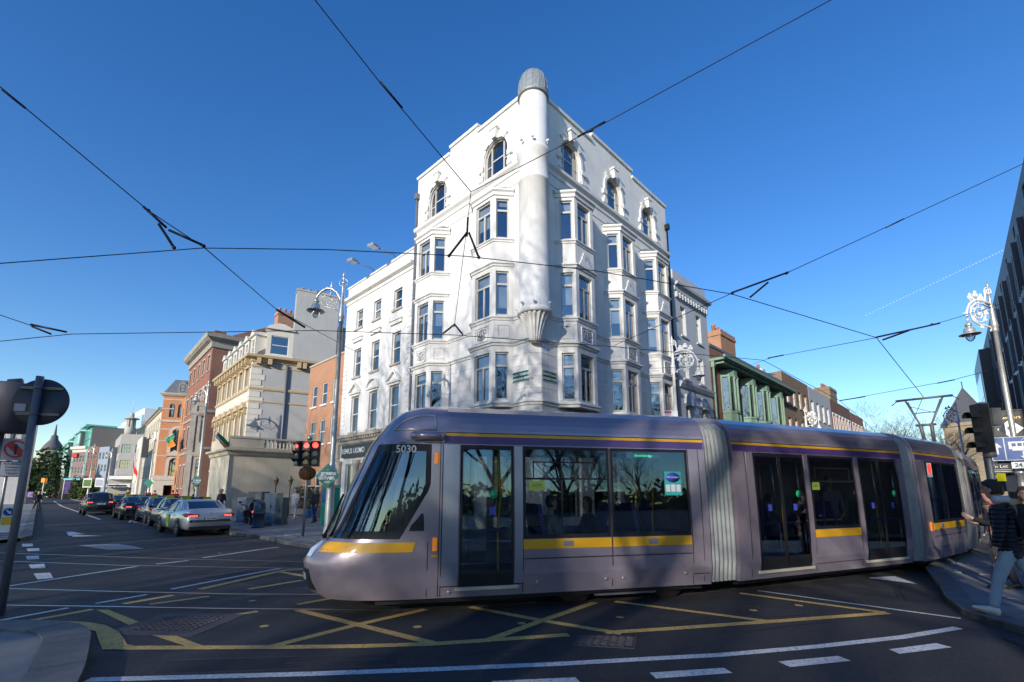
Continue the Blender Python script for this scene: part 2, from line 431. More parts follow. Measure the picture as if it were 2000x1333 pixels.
ZM = .004
def mark(pts, m, z=ZM):
    b = MB(); b.add([(x, y, z) for x, y in pts], [tuple(range(len(pts)))]); return b.obj('road_marking', m, kind='structure')
def line(pts, w, m, z=ZM):
    P = [Vector(p) for p in pts]; R = []
    for i, p in enumerate(P):
        d = (P[min(i + 1, len(P) - 1)] - P[max(0, i - 1)]).normalized(); n = Vector((-d.y, d.x)) * w / 2; R.append([(p.x + n.x, p.y + n.y, z), (p.x - n.x, p.y - n.y, z)])
    b = MB(); b.rings(R, 0, False, False, False); return b.obj('road_marking', m, kind='structure')
Wp, Yp = paint_white, paint_yellow
line([(-7.6, 6.1), (-7.21, 6.95), (-6.92, 7.67)], .10, Wp); line([(-6.75, 7.96), (-6.43, 8.62)], .10, Wp); line([(-6.33, 9.08), (-5.9, 10.3), (-5.45, 11.49)], .10, Wp)
line([(-9.67, 9.33), (-9.3, 10.8), (-9.08, 11.75)], .10, Wp); line([(-8.88, 12.09), (-8.49, 12.7)], .10, Wp); line([(-8.44, 13.2), (-7.9, 14.9), (-7.6, 15.7)], .10, Wp)
for q in ([(-16.92, 16.61), (-16.66, 16.72), (-15.82, 15.92), (-16.07, 15.82)], [(-15.4, 15.3), (-15.1, 15.4), (-14.4, 14.7), (-14.65, 14.6)], [(-13.63, 13.55), (-13.38, 13.66), (-12.66, 12.96), (-12.89, 12.86)], [(-12.0, 12.03), (-11.73, 12.15), (-11.04, 11.49), (-11.27, 11.38)], [(-10.59, 10.76), (-10.31, 10.85), (-9.61, 10.2), (-9.78, 10.04)]): mark(q, Wp)
# yellow box
line([(-6.84, 6.84), (-6.64, 7.2), (-6.46, 7.58)], .13, Yp)
mark([(-6.86, 6.80), (-6.5, 6.8), (-6.11, 6.73), (-5.76, 6.62), (-5.39, 6.42), (-5.08, 6.1), (-4.7, 5.72), (-4.45, 5.72), (-4.45, 5.86), (-4.56, 5.9), (-4.78, 6.12), (-5.1, 6.42), (-5.5, 6.7), (-5.9, 6.86), (-6.4, 6.93), (-6.83, 6.92)], Yp, .0082)
mark([(-6.39, 7.56), (-6.2, 7.56), (-5.04, 6.78), (-5.17, 6.70)], Yp); mark([(-4.70, 6.36), (-4.52, 6.44), (-3.64, 5.87), (-3.86, 5.87)], Yp)
line([(-6.28, 7.94), (-5.94, 8.58)], .16, Yp); line([(-5.84, 7.91), (-5.24, 8.48)], .12, Yp); line([(-5.80, 9.08), (-5.45, 10.4), (-5.23, 11.2), (-4.7, 11.4)], .16, Yp); line([(-4.9, 9.08), (-4.29, 9.96)], .12, Yp); line([(-5.28, 11.0), (-4.4, 10.4)], .13, Yp)
line([(-4.30, 7.03), (-3.85, 7.46)], .12, Yp); line([(-3.45, 7.9), (-2.96, 8.45)], .13, Yp)
BT = [(-4.5, 5.79), (-2.8, 5.81), (-1.78, 5.85), (-.94, 5.93), (.72, 6.29)]
line(BT, .135, Yp, ZM + .001); line([(1.2, 6.38), (2.01, 6.54), (3.76, 6.93), (5.62, 7.37)], .135, Yp, ZM + .001)
line([(-2.84, 5.82), (-2.11, 6.75), (-1.33, 7.58)], .13, Yp); line([(-3.28, 7.54), (-2.11, 6.75), (-.9, 5.93)], .13, Yp, ZM + .0005)
line([(-.33, 6.03), (.48, 7.02), (1.36, 8.04)], .13, Yp); line([(-.66, 7.73), (.4, 6.97), (1.4, 6.34)], .13, Yp, ZM + .0005)
line([(1.70, 8.10), (3.6, 6.91)], .12, Yp); line([(4.06, 8.73), (5.6, 7.38)], .12, Yp, ZM + .002)
for x, y in ((-3.34, 6.67), (-4.31, 8.15), (-1.27, 6.64), (.13, 6.81), (1.56, 7.12), (3.69, 7.52), (4.57, 7.83), (-8.6, 14.2), (-11.5, 16.4), (-10.2, 15.4)): mark([(x + .06 * cos(k * pi / 6), y + .06 * sin(k * pi / 6)) for k in range(12)], Yp, ZM + .001)
# white give-way line, dashes and thin lines in front
line([(-4.1, 4.86), (-2.7, 4.96), (-2.0, 5.01), (-.8, 5.13), (.48, 5.28), (1.66, 5.46), (2.3, 5.55), (3.58, 5.84), (4.88, 6.20), (5.95, 6.60)], .115, Wp)
for q in ([(-.19, 4.83), (.62, 4.92), (.66, 4.76), (-.2, 4.67)], [(1.38, 5.04), (2.18, 5.17), (2.21, 5.03), (1.4, 4.89)], [(2.84, 5.35), (3.6, 5.52), (3.64, 5.37), (2.88, 5.19)], [(4.34, 5.74), (5.08, 5.96), (5.13, 5.81), (4.34, 5.59)], [(-1.75, 4.72), (-1.0, 4.78), (-1.0, 4.63), (-1.75, 4.56)]): mark(q, Wp)
line([(4.5, 8.95), (6.42, 7.06)], .07, Wp); mark([(7.49, 10.2), (7.55, 10.28), (8.2, 10.42), (7.95, 9.58)], Wp)
line([(-84, 87), (-55, 58), (-26.5, 30.7)], .16, Wp); line([(-60, 68), (-34, 42)], .14, Wp)
for k in range(7): line([(-23.6 + k * .62, 29.6 - k * .62), (-22.2 + k * .62, 27.7 - k * .3)], .12, Wp)
mark([(-19.8, 21.6), (-18.2, 20.4), (-18.5, 20.1), (-16.6, 19.5), (-17.6, 19.2), (-18.0, 19.7), (-18.1, 19.6), (-19.9, 21.4)], Wp)
mark([(-14.6, 16.2), (-12.6, 15.0), (-11.6, 15.2), (-12.6, 16.0), (-13.6, 16.6)], worn_paint('paint_faded', (.42, .42, .42), .9))
asphalt_old = mat('asphalt_patch', (.033, .033, .035), .9, var=.3, vs=5, bump=.4, bs=90, dirt=(.07, .068, .064), dirt_amt=.6, ds=3); seal = mat('seal_strip', (.022, .022, .023), .55)
for q in ([(-6.6, 10.2), (-4.6, 9.3), (-4.1, 10.4), (-6.0, 11.2)], [(-.4, 4.3), (1.9, 4.5), (1.95, 4.95), (-.4, 4.8)], [(2.2, 6.75), (4.4, 7.3), (4.1, 8.0), (2.0, 7.3)], [(-12.5, 13.6), (-10.2, 12.6), (-9.6, 13.6), (-11.8, 14.6)], [(5.0, 9.6), (6.6, 8.4), (7.2, 9.2), (5.7, 10.3)], [(-3.6, 5.0), (-1.2, 5.25), (-1.3, 5.6), (-3.7, 5.4)], [(-22, 24), (-18.5, 20.8), (-17.6, 21.8), (-21, 25)]):
    b = MB(); b.add([(x, y, .0015) for x, y in q], [(0, 1, 2, 3)]); b.obj('road_patch', asphalt_old, kind='structure')
    line(q + [q[0]], .035, seal, .0022)
for q in ([(-8.6, 6.9), (-7.1, 8.2), (-5.2, 8.05)], [(-5.1, 11.9), (-4.4, 10.3), (-3.2, 8.9), (-2.7, 8.2)], [(1.9, 5.7), (3.1, 6.5), (4.8, 7.0)], [(6.6, 8.2), (7.3, 9.3), (8.6, 10.2)], [(-2.4, 5.3), (-.9, 5.5), (.3, 5.75)]): line(chaikin(q), .03, seal, .0024)
# rails
def rail(pts):
    b = MB()
    P = [Vector(p) for p in pts]
    for off, w, z, mi in ((0, .30, .0025, 2), (0, .048, .0075, 0), (.055, .045, .0055, 1)):
        R = []
        for i, p in enumerate(P):
            d = (P[min(i + 1, len(P) - 1)] - P[max(0, i - 1)]).normalized(); n = Vector((-d.y, d.x)); c = p + n * off
            R.append([(c.x + n.x * w / 2, c.y + n.y * w / 2, z), (c.x - n.x * w / 2, c.y - n.y * w / 2, z)])
        b.rings(R, mi, False, False, False)
    b.obj('rail', [rail_steel, groove_dark, track_concrete], kind='structure')
rail([(-60, 17.5), (-30, 12.3), (-15, 9.85), (-9.46, 9.13), (-7.34, 8.88), (-4.93, 8.65), (-3.2, 8.62), (-1, 8.95), (2, 9.75), (5, 10.95), (8, 12.6), (11, 14.9), (14.5, 18.2), (60, 64)])
rail([(-60, 16.0), (-30, 10.8), (-15, 8.5), (-8.14, 7.84), (-6.37, 7.75), (-4.61, 7.63), (-2.4, 7.55), (-.5, 7.8), (2.4, 8.5), (5.6, 9.75), (8.8, 11.5), (12, 13.9), (15.6, 17.3), (61, 63)])
rail([(-60, 22), (-30, 17), (-14.66, 14.12), (-8.91, 12.96), (-5.43, 12.48), (-2.5, 12.5), (1, 13.2), (4, 14.4), (7, 16.2), (10, 18.8), (54, 63.5)])
rail([(-60, 20), (-30, 15.2), (-12.98, 12.54), (-9.46, 11.86), (-4.96, 11.41), (-2, 11.35), (1.5, 12), (4.8, 13.2), (8, 15.2), (11, 17.8), (55, 62.5)])
# iron covers
iron_cover = mat('iron_cover', (.09, .075, .075), .6, metal=.5, var=.3, vs=8, bump=.3); cover_stone = mat('cover_stone', (.115, .10, .098), .85, var=.3, vs=6, bump=.4)
def cover(label, q, inner=.16, bars=9):
    c = Vector((sum(p[0] for p in q) / 4, sum(p[1] for p in q) / 4)); t = thing('manhole_cover', label, 'manhole cover', (c.x, c.y, 0), 0)
    Q = [Vector(p) - c for p in q]; b = MB(); b.prism([tuple(p) for p in Q], .0, .006); b.obj('frame', cover_stone, t)
    I = [p * (1 - inner * 2) for p in Q]; b = MB(); b.prism([tuple(p) for p in I], .0065, .009)
    for k in range(1, bars):
        f = k / bars
        for a, d in ((I[0].lerp(I[1], f), I[3].lerp(I[2], f)), (I[0].lerp(I[3], f), I[1].lerp(I[2], f)), (I[0].lerp(I[1], f), I[0].lerp(I[3], f)), (I[2].lerp(I[1], f), I[2].lerp(I[3], f))):
            b.tube([(a.x, a.y, .010), (d.x, d.y, .010)], .007, 4, 1, False)
    b.obj('plate', [iron_cover, cover_stone], t)
cover('large stone framed iron cover inside the yellow box at the front left', [(-5.25, 6.33), (-5.15, 7.32), (-3.92, 7.29), (-4.0, 6.23)])
cover('small worn iron cover in the gap of the yellow line in front of the tram', [(.70, 5.89), (.86, 6.29), (1.56, 6.2), (1.42, 5.76)], .05, 7)
t = thing('drain_grate', 'iron drain grate against the kerb by the walking man', 'drain', (6.1, 5.7, 0), radians(75))
b = MB(); b.box(-.42, .42, -.16, .16, 0, .004); b.obj('frame', groove_dark, t)
for k in range(11): b = MB(); b.box(-.40 + k * .075, -.365 + k * .075, -.14, .14, .0045, .010); b.obj('slat', iron_cover, t)
# ------------------------------------------------------------------ building helpers
def wall(mb, x0, x1, z0, z1, holes=(), dep=.16, m=0, rm=None):
    """flat wall in the local plane y=0 (outside is -y) with rectangular or arched openings (xa,xb,za,zb[,'a'])"""
    rm = m if rm is None else rm
    xs = sorted({x0, x1, *[h[0] for h in holes], *[h[1] for h in holes]}); xs = [x for x in xs if x0 <= x <= x1]
    zs = sorted({z0, z1, *[h[2] for h in holes], *[h[3] for h in holes]}); zs = [z for z in zs if z0 <= z <= z1]
    for i in range(len(xs) - 1):
        for k in range(len(zs) - 1):
            cx = (xs[i] + xs[i + 1]) / 2; cz = (zs[k] + zs[k + 1]) / 2
            if any(h[0] < cx < h[1] and h[2] < cz < h[3] for h in holes): continue
            mb.quad((xs[i], 0, zs[k]), (xs[i + 1], 0, zs[k]), (xs[i + 1], 0, zs[k + 1]), (xs[i], 0, zs[k + 1]), m)
    for h in holes:
        xa, xb, za, zb = h[:4]
        if len(h) > 4 and h[4] == 'o': continue
        if len(h) > 4:
            r = (xb - xa) / 2; xm = (xa + xb) / 2; zs_ = zb - r; k = 10
            arc = [(xm - r * cos(pi * i / k), zs_ + r * sin(pi * i / k)) for i in range(k + 1)]
            for side in (0, 1):
                a = arc[:k // 2 + 1] if side == 0 else arc[k // 2:]
                c = (xa, zb) if side == 0 else (xb, zb)
                for i in range(len(a) - 1):
                    mb.add([(c[0], 0, c[1]), (a[i][0], 0, a[i][1]), (a[i + 1][0], 0, a[i + 1][1])], [(0, 1, 2)], m)
            for i in range(k):
                mb.quad((arc[i][0], 0, arc[i][1]), (arc[i + 1][0], 0, arc[i + 1][1]), (arc[i + 1][0], dep, arc[i + 1][1]), (arc[i][0], dep, arc[i][1]), rm)
            zt = zs_
        else:
            zt = zb
            mb.quad((xa, 0, zb), (xb, 0, zb), (xb, dep, zb), (xa, dep, zb), rm)
        mb.quad((xa, 0, za), (xa, dep, za), (xa, dep, zt), (xa, 0, zt), rm)
        mb.quad((xb, 0, za), (xb, 0, zt), (xb, dep, zt), (xb, dep, za), rm)
        mb.quad((xa, 0, za), (xb, 0, za), (xb, dep, za), (xa, dep, za), rm)

def molding(mb, path, prof, m=0, ends=True):
    """sweep a profile [(out,z)...] along a plan path; out is to the right-hand side of a path that runs left to right (towards -y)"""
    P = [Vector((p[0], p[1])) for p in path]; R = []
    for i, p in enumerate(P):
        ns = []
        if i > 0: d = (P[i] - P[i - 1]).normalized(); ns.append(Vector((d.y, -d.x)))
        if i < len(P) - 1: d = (P[i + 1] - P[i]).normalized(); ns.append(Vector((d.y, -d.x)))
        if len(ns) == 2:
            n = (ns[0] + ns[1]).normalized(); n = n / max(.4, n.dot(ns[0]))
        else: n = ns[0]
        R.append([(p.x + n.x * o, p.y + n.y * o, z) for o, z in prof])
    mb.rings(R, m, False, True, ends)

WC = {}
def win_meshes(kind, w, h, fm, gm):
    key = (kind, round(w, 3), round(h, 3), fm.name, gm.name)
    if key in WC: return WC[key]
    f = MB(); g = MB(); b = .065; d0, d1 = 0.0, .09; a, c = -w / 2, w / 2
    def bars(zt):
        f.box(a, a + b, d0, d1, 0, zt); f.box(c - b, c, d0, d1, 0, zt); f.box(a + b, c - b, d0, d1, 0, b)
    if kind[0] == 'a':                               # arched
        r = w / 2; zs = h - r; bars(zs); k = 12
        for i in range(k):
            t0, t1 = pi * i / k, pi * (i + 1) / k
            q = [(-r * cos(t), zs + r * sin(t)) for t in (t0, t1)] + [(-(r - b) * cos(t), zs + (r - b) * sin(t)) for t in (t1, t0)]
            f.prism_y(q, d0, d1)
        mw = .045; u = w * .26
        zz = zs + sqrt(max(0.01, (r - b) ** 2 - u * u))
        for x in (-u, u): f.box(x - mw, x + mw, d0 + .01, d1 + .01, b, zz)
        tz = h * .52 if kind == 'a' else zs
        f.box(-u + mw, u - mw, d0 + .02, d1, tz - .035, tz + .035)
        f.box(a + b, -u - mw, d0 + .02, d1, tz * .8 - .03, tz * .8 + .03); f.box(u + mw, c - b, d0 + .02, d1, tz * .8 - .03, tz * .8 + .03)
        pts = [(a + .02, .02), (c - .02, .02)] + [((r - .02) * cos(pi * i / k), zs + (r - .02) * sin(pi * i / k)) for i in range(k + 1)]
        g.add([(x, .05, z) for x, z in pts], [tuple(range(len(pts)))])
    else:
        bars(h); f.box(a + b, c - b, d0, d1, h - b, h)
        if kind.startswith('sash'):
            f.box(a + b, c - b, d0 + .01, d1 + .01, h * .5 - .03, h * .5 + .03)
            if '2' in kind:
                f.box(-.018, .018, d0 + .02, d1, b, h * .5 - .03); f.box(-.018, .018, d0 + .02, d1, h * .5 + .03, h - b)
            if '6' in kind:
                for x in (-w / 6 + .02, w / 6 - .02): f.box(x - .014, x + .014, d0 + .02, d1, b, h * .5 - .03); f.box(x - .014, x + .014, d0 + .02, d1, h * .5 + .03, h - b)
                for z in (.27, .75): f.box(a + b, c - b, d0 + .021, d1 - .002, h * z - .014, h * z + .014)
        elif kind == 'case2':
            t = h * .72
            f.box(a + b, c - b, d0 + .005, d1 + .005, t - .05, t + .05); f.box(-.05, .05, d0 + .01, d1, b, t - .05)
            f.box(a + b, -.05, d0 + .02, d1, b, b + .05); f.box(.05, c - b, d0 + .02, d1, b, b + .05)
        elif kind == 'case1':
            t = h * .72
            f.box(a + b, c - b, d0 + .005, d1 + .005, t - .05, t + .05)
            f.box(a + b, c - b, d0 + .02, d1, b, b + .05)
        elif kind == 'grid':
            for i in range(1, 4): x = a + w * i / 4; f.box(x - .02, x + .02, d0 + .01, d1, b, h - b)
            f.box(a + b, c - b, d0 + .02, d1 - .002, h * .6 - .02, h * .6 + .02)
        elif kind == 'bar1':
            f.box(-.03, .03, d0 + .01, d1, b, h - b)
        g.quad((a + .02, .05, .02), (c - .02, .05, .02), (c - .02, .05, h - .02), (a + .02, .05, h - .02))
    WC[key] = (f.mesh('window', fm), g.mesh('pane', gm))
    return WC[key]

BL = {}
def window(par, loc, w, h, kind='sash', rz=0, fm=None, gm=None, blind=0.0, rec=.10, name='window'):
    """window set into its opening: a frame with its pane (and a roller blind) as children; loc is the middle of the sill on the wall face"""
    fm = fm or frame_white; gm = gm or glass
    fme, gme = win_meshes(kind, w, h, fm, gm)
    off = Vector((-sin(rz) * rec, cos(rz) * rec, 0))
    o = place(fme, name, par, Vector(loc) + off, rz)
    place(gme, 'pane', o)
    if blind > 0:
        k = (round(w, 3), round(h, 3), round(blind, 2))
        if k not in BL:
            b = MB(); b.box(-w / 2 + .05, w / 2 - .05, .12, .135, h * (1 - blind), h - (.05 if kind[0] != 'a' else .3 * w)); BL[k] = b.mesh('blind', blind_white)
        place(BL[k], 'blind', o)
    return o

def hole(x, z, w, h, arch=None):
    return (x - w / 2, x + w / 2, z, z + h) + ((arch,) if arch else ())

def terrace(name, label, loc, rz, W, H, D, wmat, rows, frame=None, sill=None, roof=None, cornice=None, cat='building', kind='sash', parapet=True, surround=None, gmat=None, floors=True, group=None, rec=.12, back=True, side_mat=None, blinds=.35):
    """plain street house: x runs left to right along the front, y goes in, origin at the left foot of the front.
    rows: list of (z, height, [(x, width)...], kind or None)"""
    t = thing(name, label, cat, loc, rz, group)
    mb = MB(); holes = []
    for z, h, xs, k in rows:
        for x, w in xs: holes.append(hole(x, z, w, h, 'a' if k and k[0] == 'a' else None))
    wall(mb, 0, W, 0, H, holes, dep=rec + .1)
    sm = 1 if side_mat else 0
    mb.quad((0, D, 0), (0, 0, 0), (0, 0, H), (0, D, H), sm); mb.quad((W, 0, 0), (W, D, 0), (W, D, H), (W, 0, H), sm)
    mb.quad((W, D, 0), (0, D, 0), (0, D, H), (W, D, H), sm)
    if parapet:
        mb.box(-.003, W + .003, .004, .3, H - .5, H + .04); mb.quad((0, .3, H - .45), (W, .3, H - .45), (W, D, H - .45), (0, D, H - .45))
    mb.obj('wall', [wmat, side_mat or wmat], t)
    fl = MB()
    zz = [r[0] - .7 for r in rows if r[0] > 2]
    for z in zz: fl.box(.05, W - .05, .35, D - .05, z, z + .1)
    fl.box(.05, W - .05, 2.6, 2.7, .1, H - .6)
    fl.obj('floor_slab', interior_dark, t)
    sl = MB()
    for z, h, xs, k in rows:
        for x, w in xs:
            bl = rnd.choice([0, 0, .25, .5, .8]) if rnd.random() < blinds * 2 else 0
            window(t, (x, 0, z), w, h, k or kind, 0, frame or frame_white, gmat, bl, rec)
            if sill and z > 1.5: sl.box(x - w / 2 - .1, x + w / 2 + .1, -.09, .05, z - .12, z - .002)
    if sill: sl.obj('sill', sill, t)
    if surround:
        for z, h, xs, k in rows:
            if z < 1.5: continue
            for x, w in xs:
                sr = MB(); sr.box(x - w / 2 - .14, x - w / 2 - .004, -.04, .03, z, z + h); sr.box(x + w / 2 + .004, x + w / 2 + .14, -.04, .03, z, z + h)
                sr.box(x - w / 2 - .2, x + w / 2 + .2, -.07, .03, z + h - .001, z + h + .2); sr.obj('window_surround', surround, t)
    if cornice:
        cz, ch, co, cm = cornice
        c = MB(); molding(c, [(-.02, 0), (W + .02, 0)], [(0, cz), (co * .3, cz), (co * .5, cz + ch * .4), (co, cz + ch * .6), (co, cz + ch), (0, cz + ch + .03)])
        c.obj('cornice', cm, t)
    if roof:
        r = MB(); rh, rm = roof
        r.add([(0, .3, H - .3), (W, .3, H - .3), (W, D, H - .3), (0, D, H - .3), (0, D / 2, H + rh), (W, D / 2, H + rh)], [(0, 1, 5, 4), (2, 3, 4, 5), (1, 2, 5), (3, 0, 4)])
        r.obj('roof', rm, t)
    return t

def chimney(par, x, y, z0, z1, wx, wy, m, pots=5, along='x', pm=None):
    c = MB(); c.box(x - wx / 2, x + wx / 2, y - wy / 2, y + wy / 2, z0, z1 - .5)
    c.box(x - wx / 2 - .08, x + wx / 2 + .08, y - wy / 2 - .08, y + wy / 2 + .08, z1 - .5, z1 - .3)
    c.box(x - wx / 2 - .03, x + wx / 2 + .03, y - wy / 2 - .03, y + wy / 2 + .03, z1 - .3, z1)
    o = c.obj('chimney', m, par)
    for i in range(pots):
        f = (i + .5) / pots - .5
        p = MB(); p.lathe([(.15, 0), (.15, .5), (.18, .52), (.18, .62), (.12, .62), (.12, .3)], 10)
        p.obj('chimney_pot', pm or pot_clay, o, (x + (f * wx if along == 'x' else 0), y + (f * wy if along == 'y' else 0), z1 + .001))
    return o
pot_clay = mat('pot_clay', (.50, .22, .12), .8, var=.2)

# ------------------------------------------------------------------ the white corner building
KX, KY = 0.97, 18.7
RL = radians(-44.5)
WB = thing('corner_building', 'large white stucco five storey corner building with bay windows and a round corner turret', 'building', (KX, KY, 0), RL)

LBAYS = [-7.26, -2.56]; RBAYS = [2.72, 6.66, 10.52]
HW, HB, PJ = .72, 1.30, .70
def bay_pts_left(c): return [(c - HB, 0), (c - HW, -PJ), (c + HW, -PJ), (c + HB, 0)]
def bay_pts_right(c): return [(0, c - HB), (PJ, c - HW), (PJ, c + HW), (0, c + HB)]
def flat_path(): return [(-9.15, 0), (-.38, 0), (0, .38), (0, 12.85)]
def bay_path():
    p = [(-9.15, 0)]
    for c in LBAYS: p += bay_pts_left(c)
    p += [(-.38, 0), (0, .38)]
    for c in RBAYS: p += bay_pts_right(c)
    return p + [(0, 12.85)]
FL = [(5.62, 2.15), (9.42, 2.10), (13.1, 1.97)]     # sill height, window height of the three bay storeys
def path_walls(mb, path, z0, z1, fn, dep=.16):
    for i in range(len(path) - 1):
        a, b = Vector(path[i]), Vector(path[i + 1]); d = b - a; L_ = d.length; ang = atan2(d.y, d.x)
        mb.to((a.x, a.y, 0), ang); wall(mb, 0, L_, z0, z1, fn(i, a, b, L_, ang), dep); mb.M = None
mb = MB()
bay_windows = []
def bay_holes(i, a, b, L_, ang):
    front = abs(L_ - 2 * HW) < .02 and (abs(a.y + PJ) < .01 or abs(a.x - PJ) < .01)
    cant = abs(L_ - sqrt((HB - HW) ** 2 + PJ ** 2)) < .01 and not front
    hs = []
    for k, (z, h) in enumerate(FL):
        if front: x, w, kd = L_ / 2, .98, 'case2'
        elif cant:
            near_first = (abs(a.y + PJ) < .01 or abs(a.x - PJ) < .01)
            x, w, kd = (L_ * .44 if near_first else L_ * .56), .58, 'case1'
        else: continue
        hs.append(hole(x, z, w, h))
        p = a + (b - a).normalized() * x
        bay_windows.append(((p.x, p.y, z), w, h, kd, ang))
    return hs
BP = bay_path()
path_walls(mb, BP, 5.4, 15.5, bay_holes)
ARCH_L = [(-7.12, 1.62), (-2.45, 1.62)]; ARCH_R = [(2.72, 1.55), (6.6, 1.55), (10.4, 1.55)]
AZ, AH = 16.86, 1.95
def top_holes(i, a, b, L_, ang):
    if i == 0: return [hole(x + 9.15, AZ, w, AH, 'a') for x, w in ARCH_L]
    if i == 2: return [hole(y - .38, AZ, w, AH, 'a') for y, w in ARCH_R]
    return []
path_walls(mb, flat_path(), 15.5, 20.15, top_holes, .22)
shop = []
def ground_holes(i, a, b, L_, ang):
    hs = []
    n = {0: 3, 2: 4}.get(i, 0)
    for k in range(n):
        x = L_ * (k + .5) / n; w = L_ / n - .9
        hs.append(hole(x, .7, w, 3.1)); p = a + (b - a).normalized() * x
        shop.append(((p.x, p.y, .7), w, 3.1, 'grid', ang))
    return hs
path_walls(mb, flat_path(), 0, 5.4, ground_holes, .25)
for c, bp, sg in [(c, bay_pts_left(c), 0) for c in LBAYS] + [(c, bay_pts_right(c), 1) for c in RBAYS]:   # soffits and tops of the bays
    for z in (5.4, 15.5): mb.add([(x, y, z) for x, y in bp], [(0, 1, 2, 3)])
DEP = 9.15
mb.quad((-9.15, DEP, 0), (-9.15, 0, 0), (-9.15, 0, 20.15), (-9.15, DEP, 20.15))
mb.quad((0, 12.85, 0), (-DEP, 12.85, 0), (-DEP, 12.85, 20.15), (0, 12.85, 20.15))
mb.quad((-DEP, 12.85, 0), (-9.15, DEP, 0), (-9.15, DEP, 20.15), (-DEP, 12.85, 20.15))
mb.add([(-9.15, 0, 19.5), (-.38, 0, 19.5), (0, .38, 19.5), (0, 12.85, 19.5), (-9.15, 12.85, 19.5)], [(0, 1, 2, 3, 4)])
mb.obj('wall', white_stucco, WB)
fl = MB()
for z in (5.0, 9.0, 12.6, 16.2):
    fl.prism([(-9.0, .4), (-.6, .4), (-.4, .6), (-.4, 12.6), (-9.0, 12.6)], z, z + .12)
fl.box(-9.0, -3.5, 3.4, 3.5, 0, 19.4); fl.box(-3.6, -3.5, 3.5, 12.6, 0, 19.4)
fl.obj('floor_slab', interior_dark, WB)
for i, (loc, w, h, kd, ang) in enumerate(bay_windows):
    window(WB, loc, w, h, kd, ang, frame_stone, glass, [.62, .3, .8, .15, .45, .7, .28][i % 7], .09)
for loc, w, h, kd, ang in shop: window(WB, loc, w, h, kd, ang, frame_dark, glass, 0, .15)
for x, w in ARCH_L: window(WB, (x, 0, AZ), w, AH, 'a', 0, frame_stone, glass, 0, .12)
for y, w in ARCH_R: window(WB, (0, y, AZ), w, AH, 'a', pi / 2, frame_stone, glass, 0, .12)

# string courses that run round walls and bays, the caps and sills of each bay, the main cornice and the parapet coping
for z, o, h in ((5.32, .13, .22), (8.02, .15, .2), (9.18, .12, .2)):
    m_ = MB(); molding(m_, BP, [(0, z), (o * .4, z + .02), (o * .55, z + h * .5), (o, z + h * .65), (o, z + h), (0, z + h + .02)]); m_.obj('string_course', white_stucco, WB)
m_ = MB(); molding(m_, flat_path(), [(0, 16.3), (.05, 16.32), (.07, 16.5), (.2, 16.62), (.22, 16.76), (0, 16.8)]); m_.obj('cornice', white_stucco, WB)
m_ = MB(); molding(m_, flat_path(), [(0, 15.75), (.03, 15.76), (.03, 15.84), (0, 15.85)]); m_.obj('string_course', white_stucco, WB)
for bp in [bay_pts_left(c) for c in LBAYS] + [bay_pts_right(c) for c in RBAYS]:
    for z, o, h in ((11.72, .13, .17), (12.9, .11, .15), (15.2, .16, .3)):
        m_ = MB(); molding(m_, bp, [(0, z), (o * .4, z + .01), (o * .5, z + h * .5), (o, z + h * .7), (o, z + h), (0, z + h + .02)]); m_.obj('bay_moulding', white_stucco, WB)
    r = MB(); P = [Vector((x, y, 15.53)) for x, y in bp]
    ce = sum(P, Vector()) / 4; out = [ce + (p - ce) * 1.12 for p in P]
    a_, b_ = Vector(bp[0]), Vector(bp[3]); i0 = a_.lerp(b_, .2); i1 = a_.lerp(b_, .8)
    r.add([tuple(q) for q in out] + [(i0.x, i0.y, 15.95), (i1.x, i1.y, 15.95)], [(0, 1, 4), (1, 2, 5, 4), (2, 3, 5), (0, 3, 2, 1)])
    r.obj('bay_roof', lead, WB)
pp = MB()
def coping(a, b, z):
    for path in (a,):
        molding(pp, path, [(-.3, z - .12), (.08, z - .12), (.1, z - .02), (.1, z + .02), (-.3, z + .06)])
coping([(-9.2, 0), (-6.1, 0)], None, 20.15); coping([(-3.8, 0), (-.38, 0)], None, 20.15)
coping([(0, .38), (0, 4.6)], None, 20.15); coping([(0, 8.68), (0, 12.9)], None, 20.15)
pp.box(-6.1, -3.8, .003, .3, 20.05, 20.5); coping([(-6.12, 0), (-3.78, 0)], None, 20.52)
pp.box(-.3, -.003, 4.6, 8.68, 20.05, 20.5); coping([(0, 4.58), (0, 8.7)], None, 20.52)
pp.obj('parapet', white_stucco, WB)

# stucco courses of the first floor, proud of the wall with open joints between them
for i in range(len(BP) - 1):
    a, b = Vector(BP[i]), Vector(BP[i + 1]); d = b - a
    if i in (0,) or (abs(a.y) < .01 and abs(b.y) < .01) or (abs(a.x) < .01 and abs(b.x) < .01) or i == 9:
        for k in range(5):
            z = 5.56 + k * .5; rc = MB(); rc.to((a.x, a.y, 0), atan2(d.y, d.x))
            rc.box(.004, d.length - .004, -.022, .02, z, min(z + .475, 8.0)); rc.obj('stucco_course', white_stucco, WB)

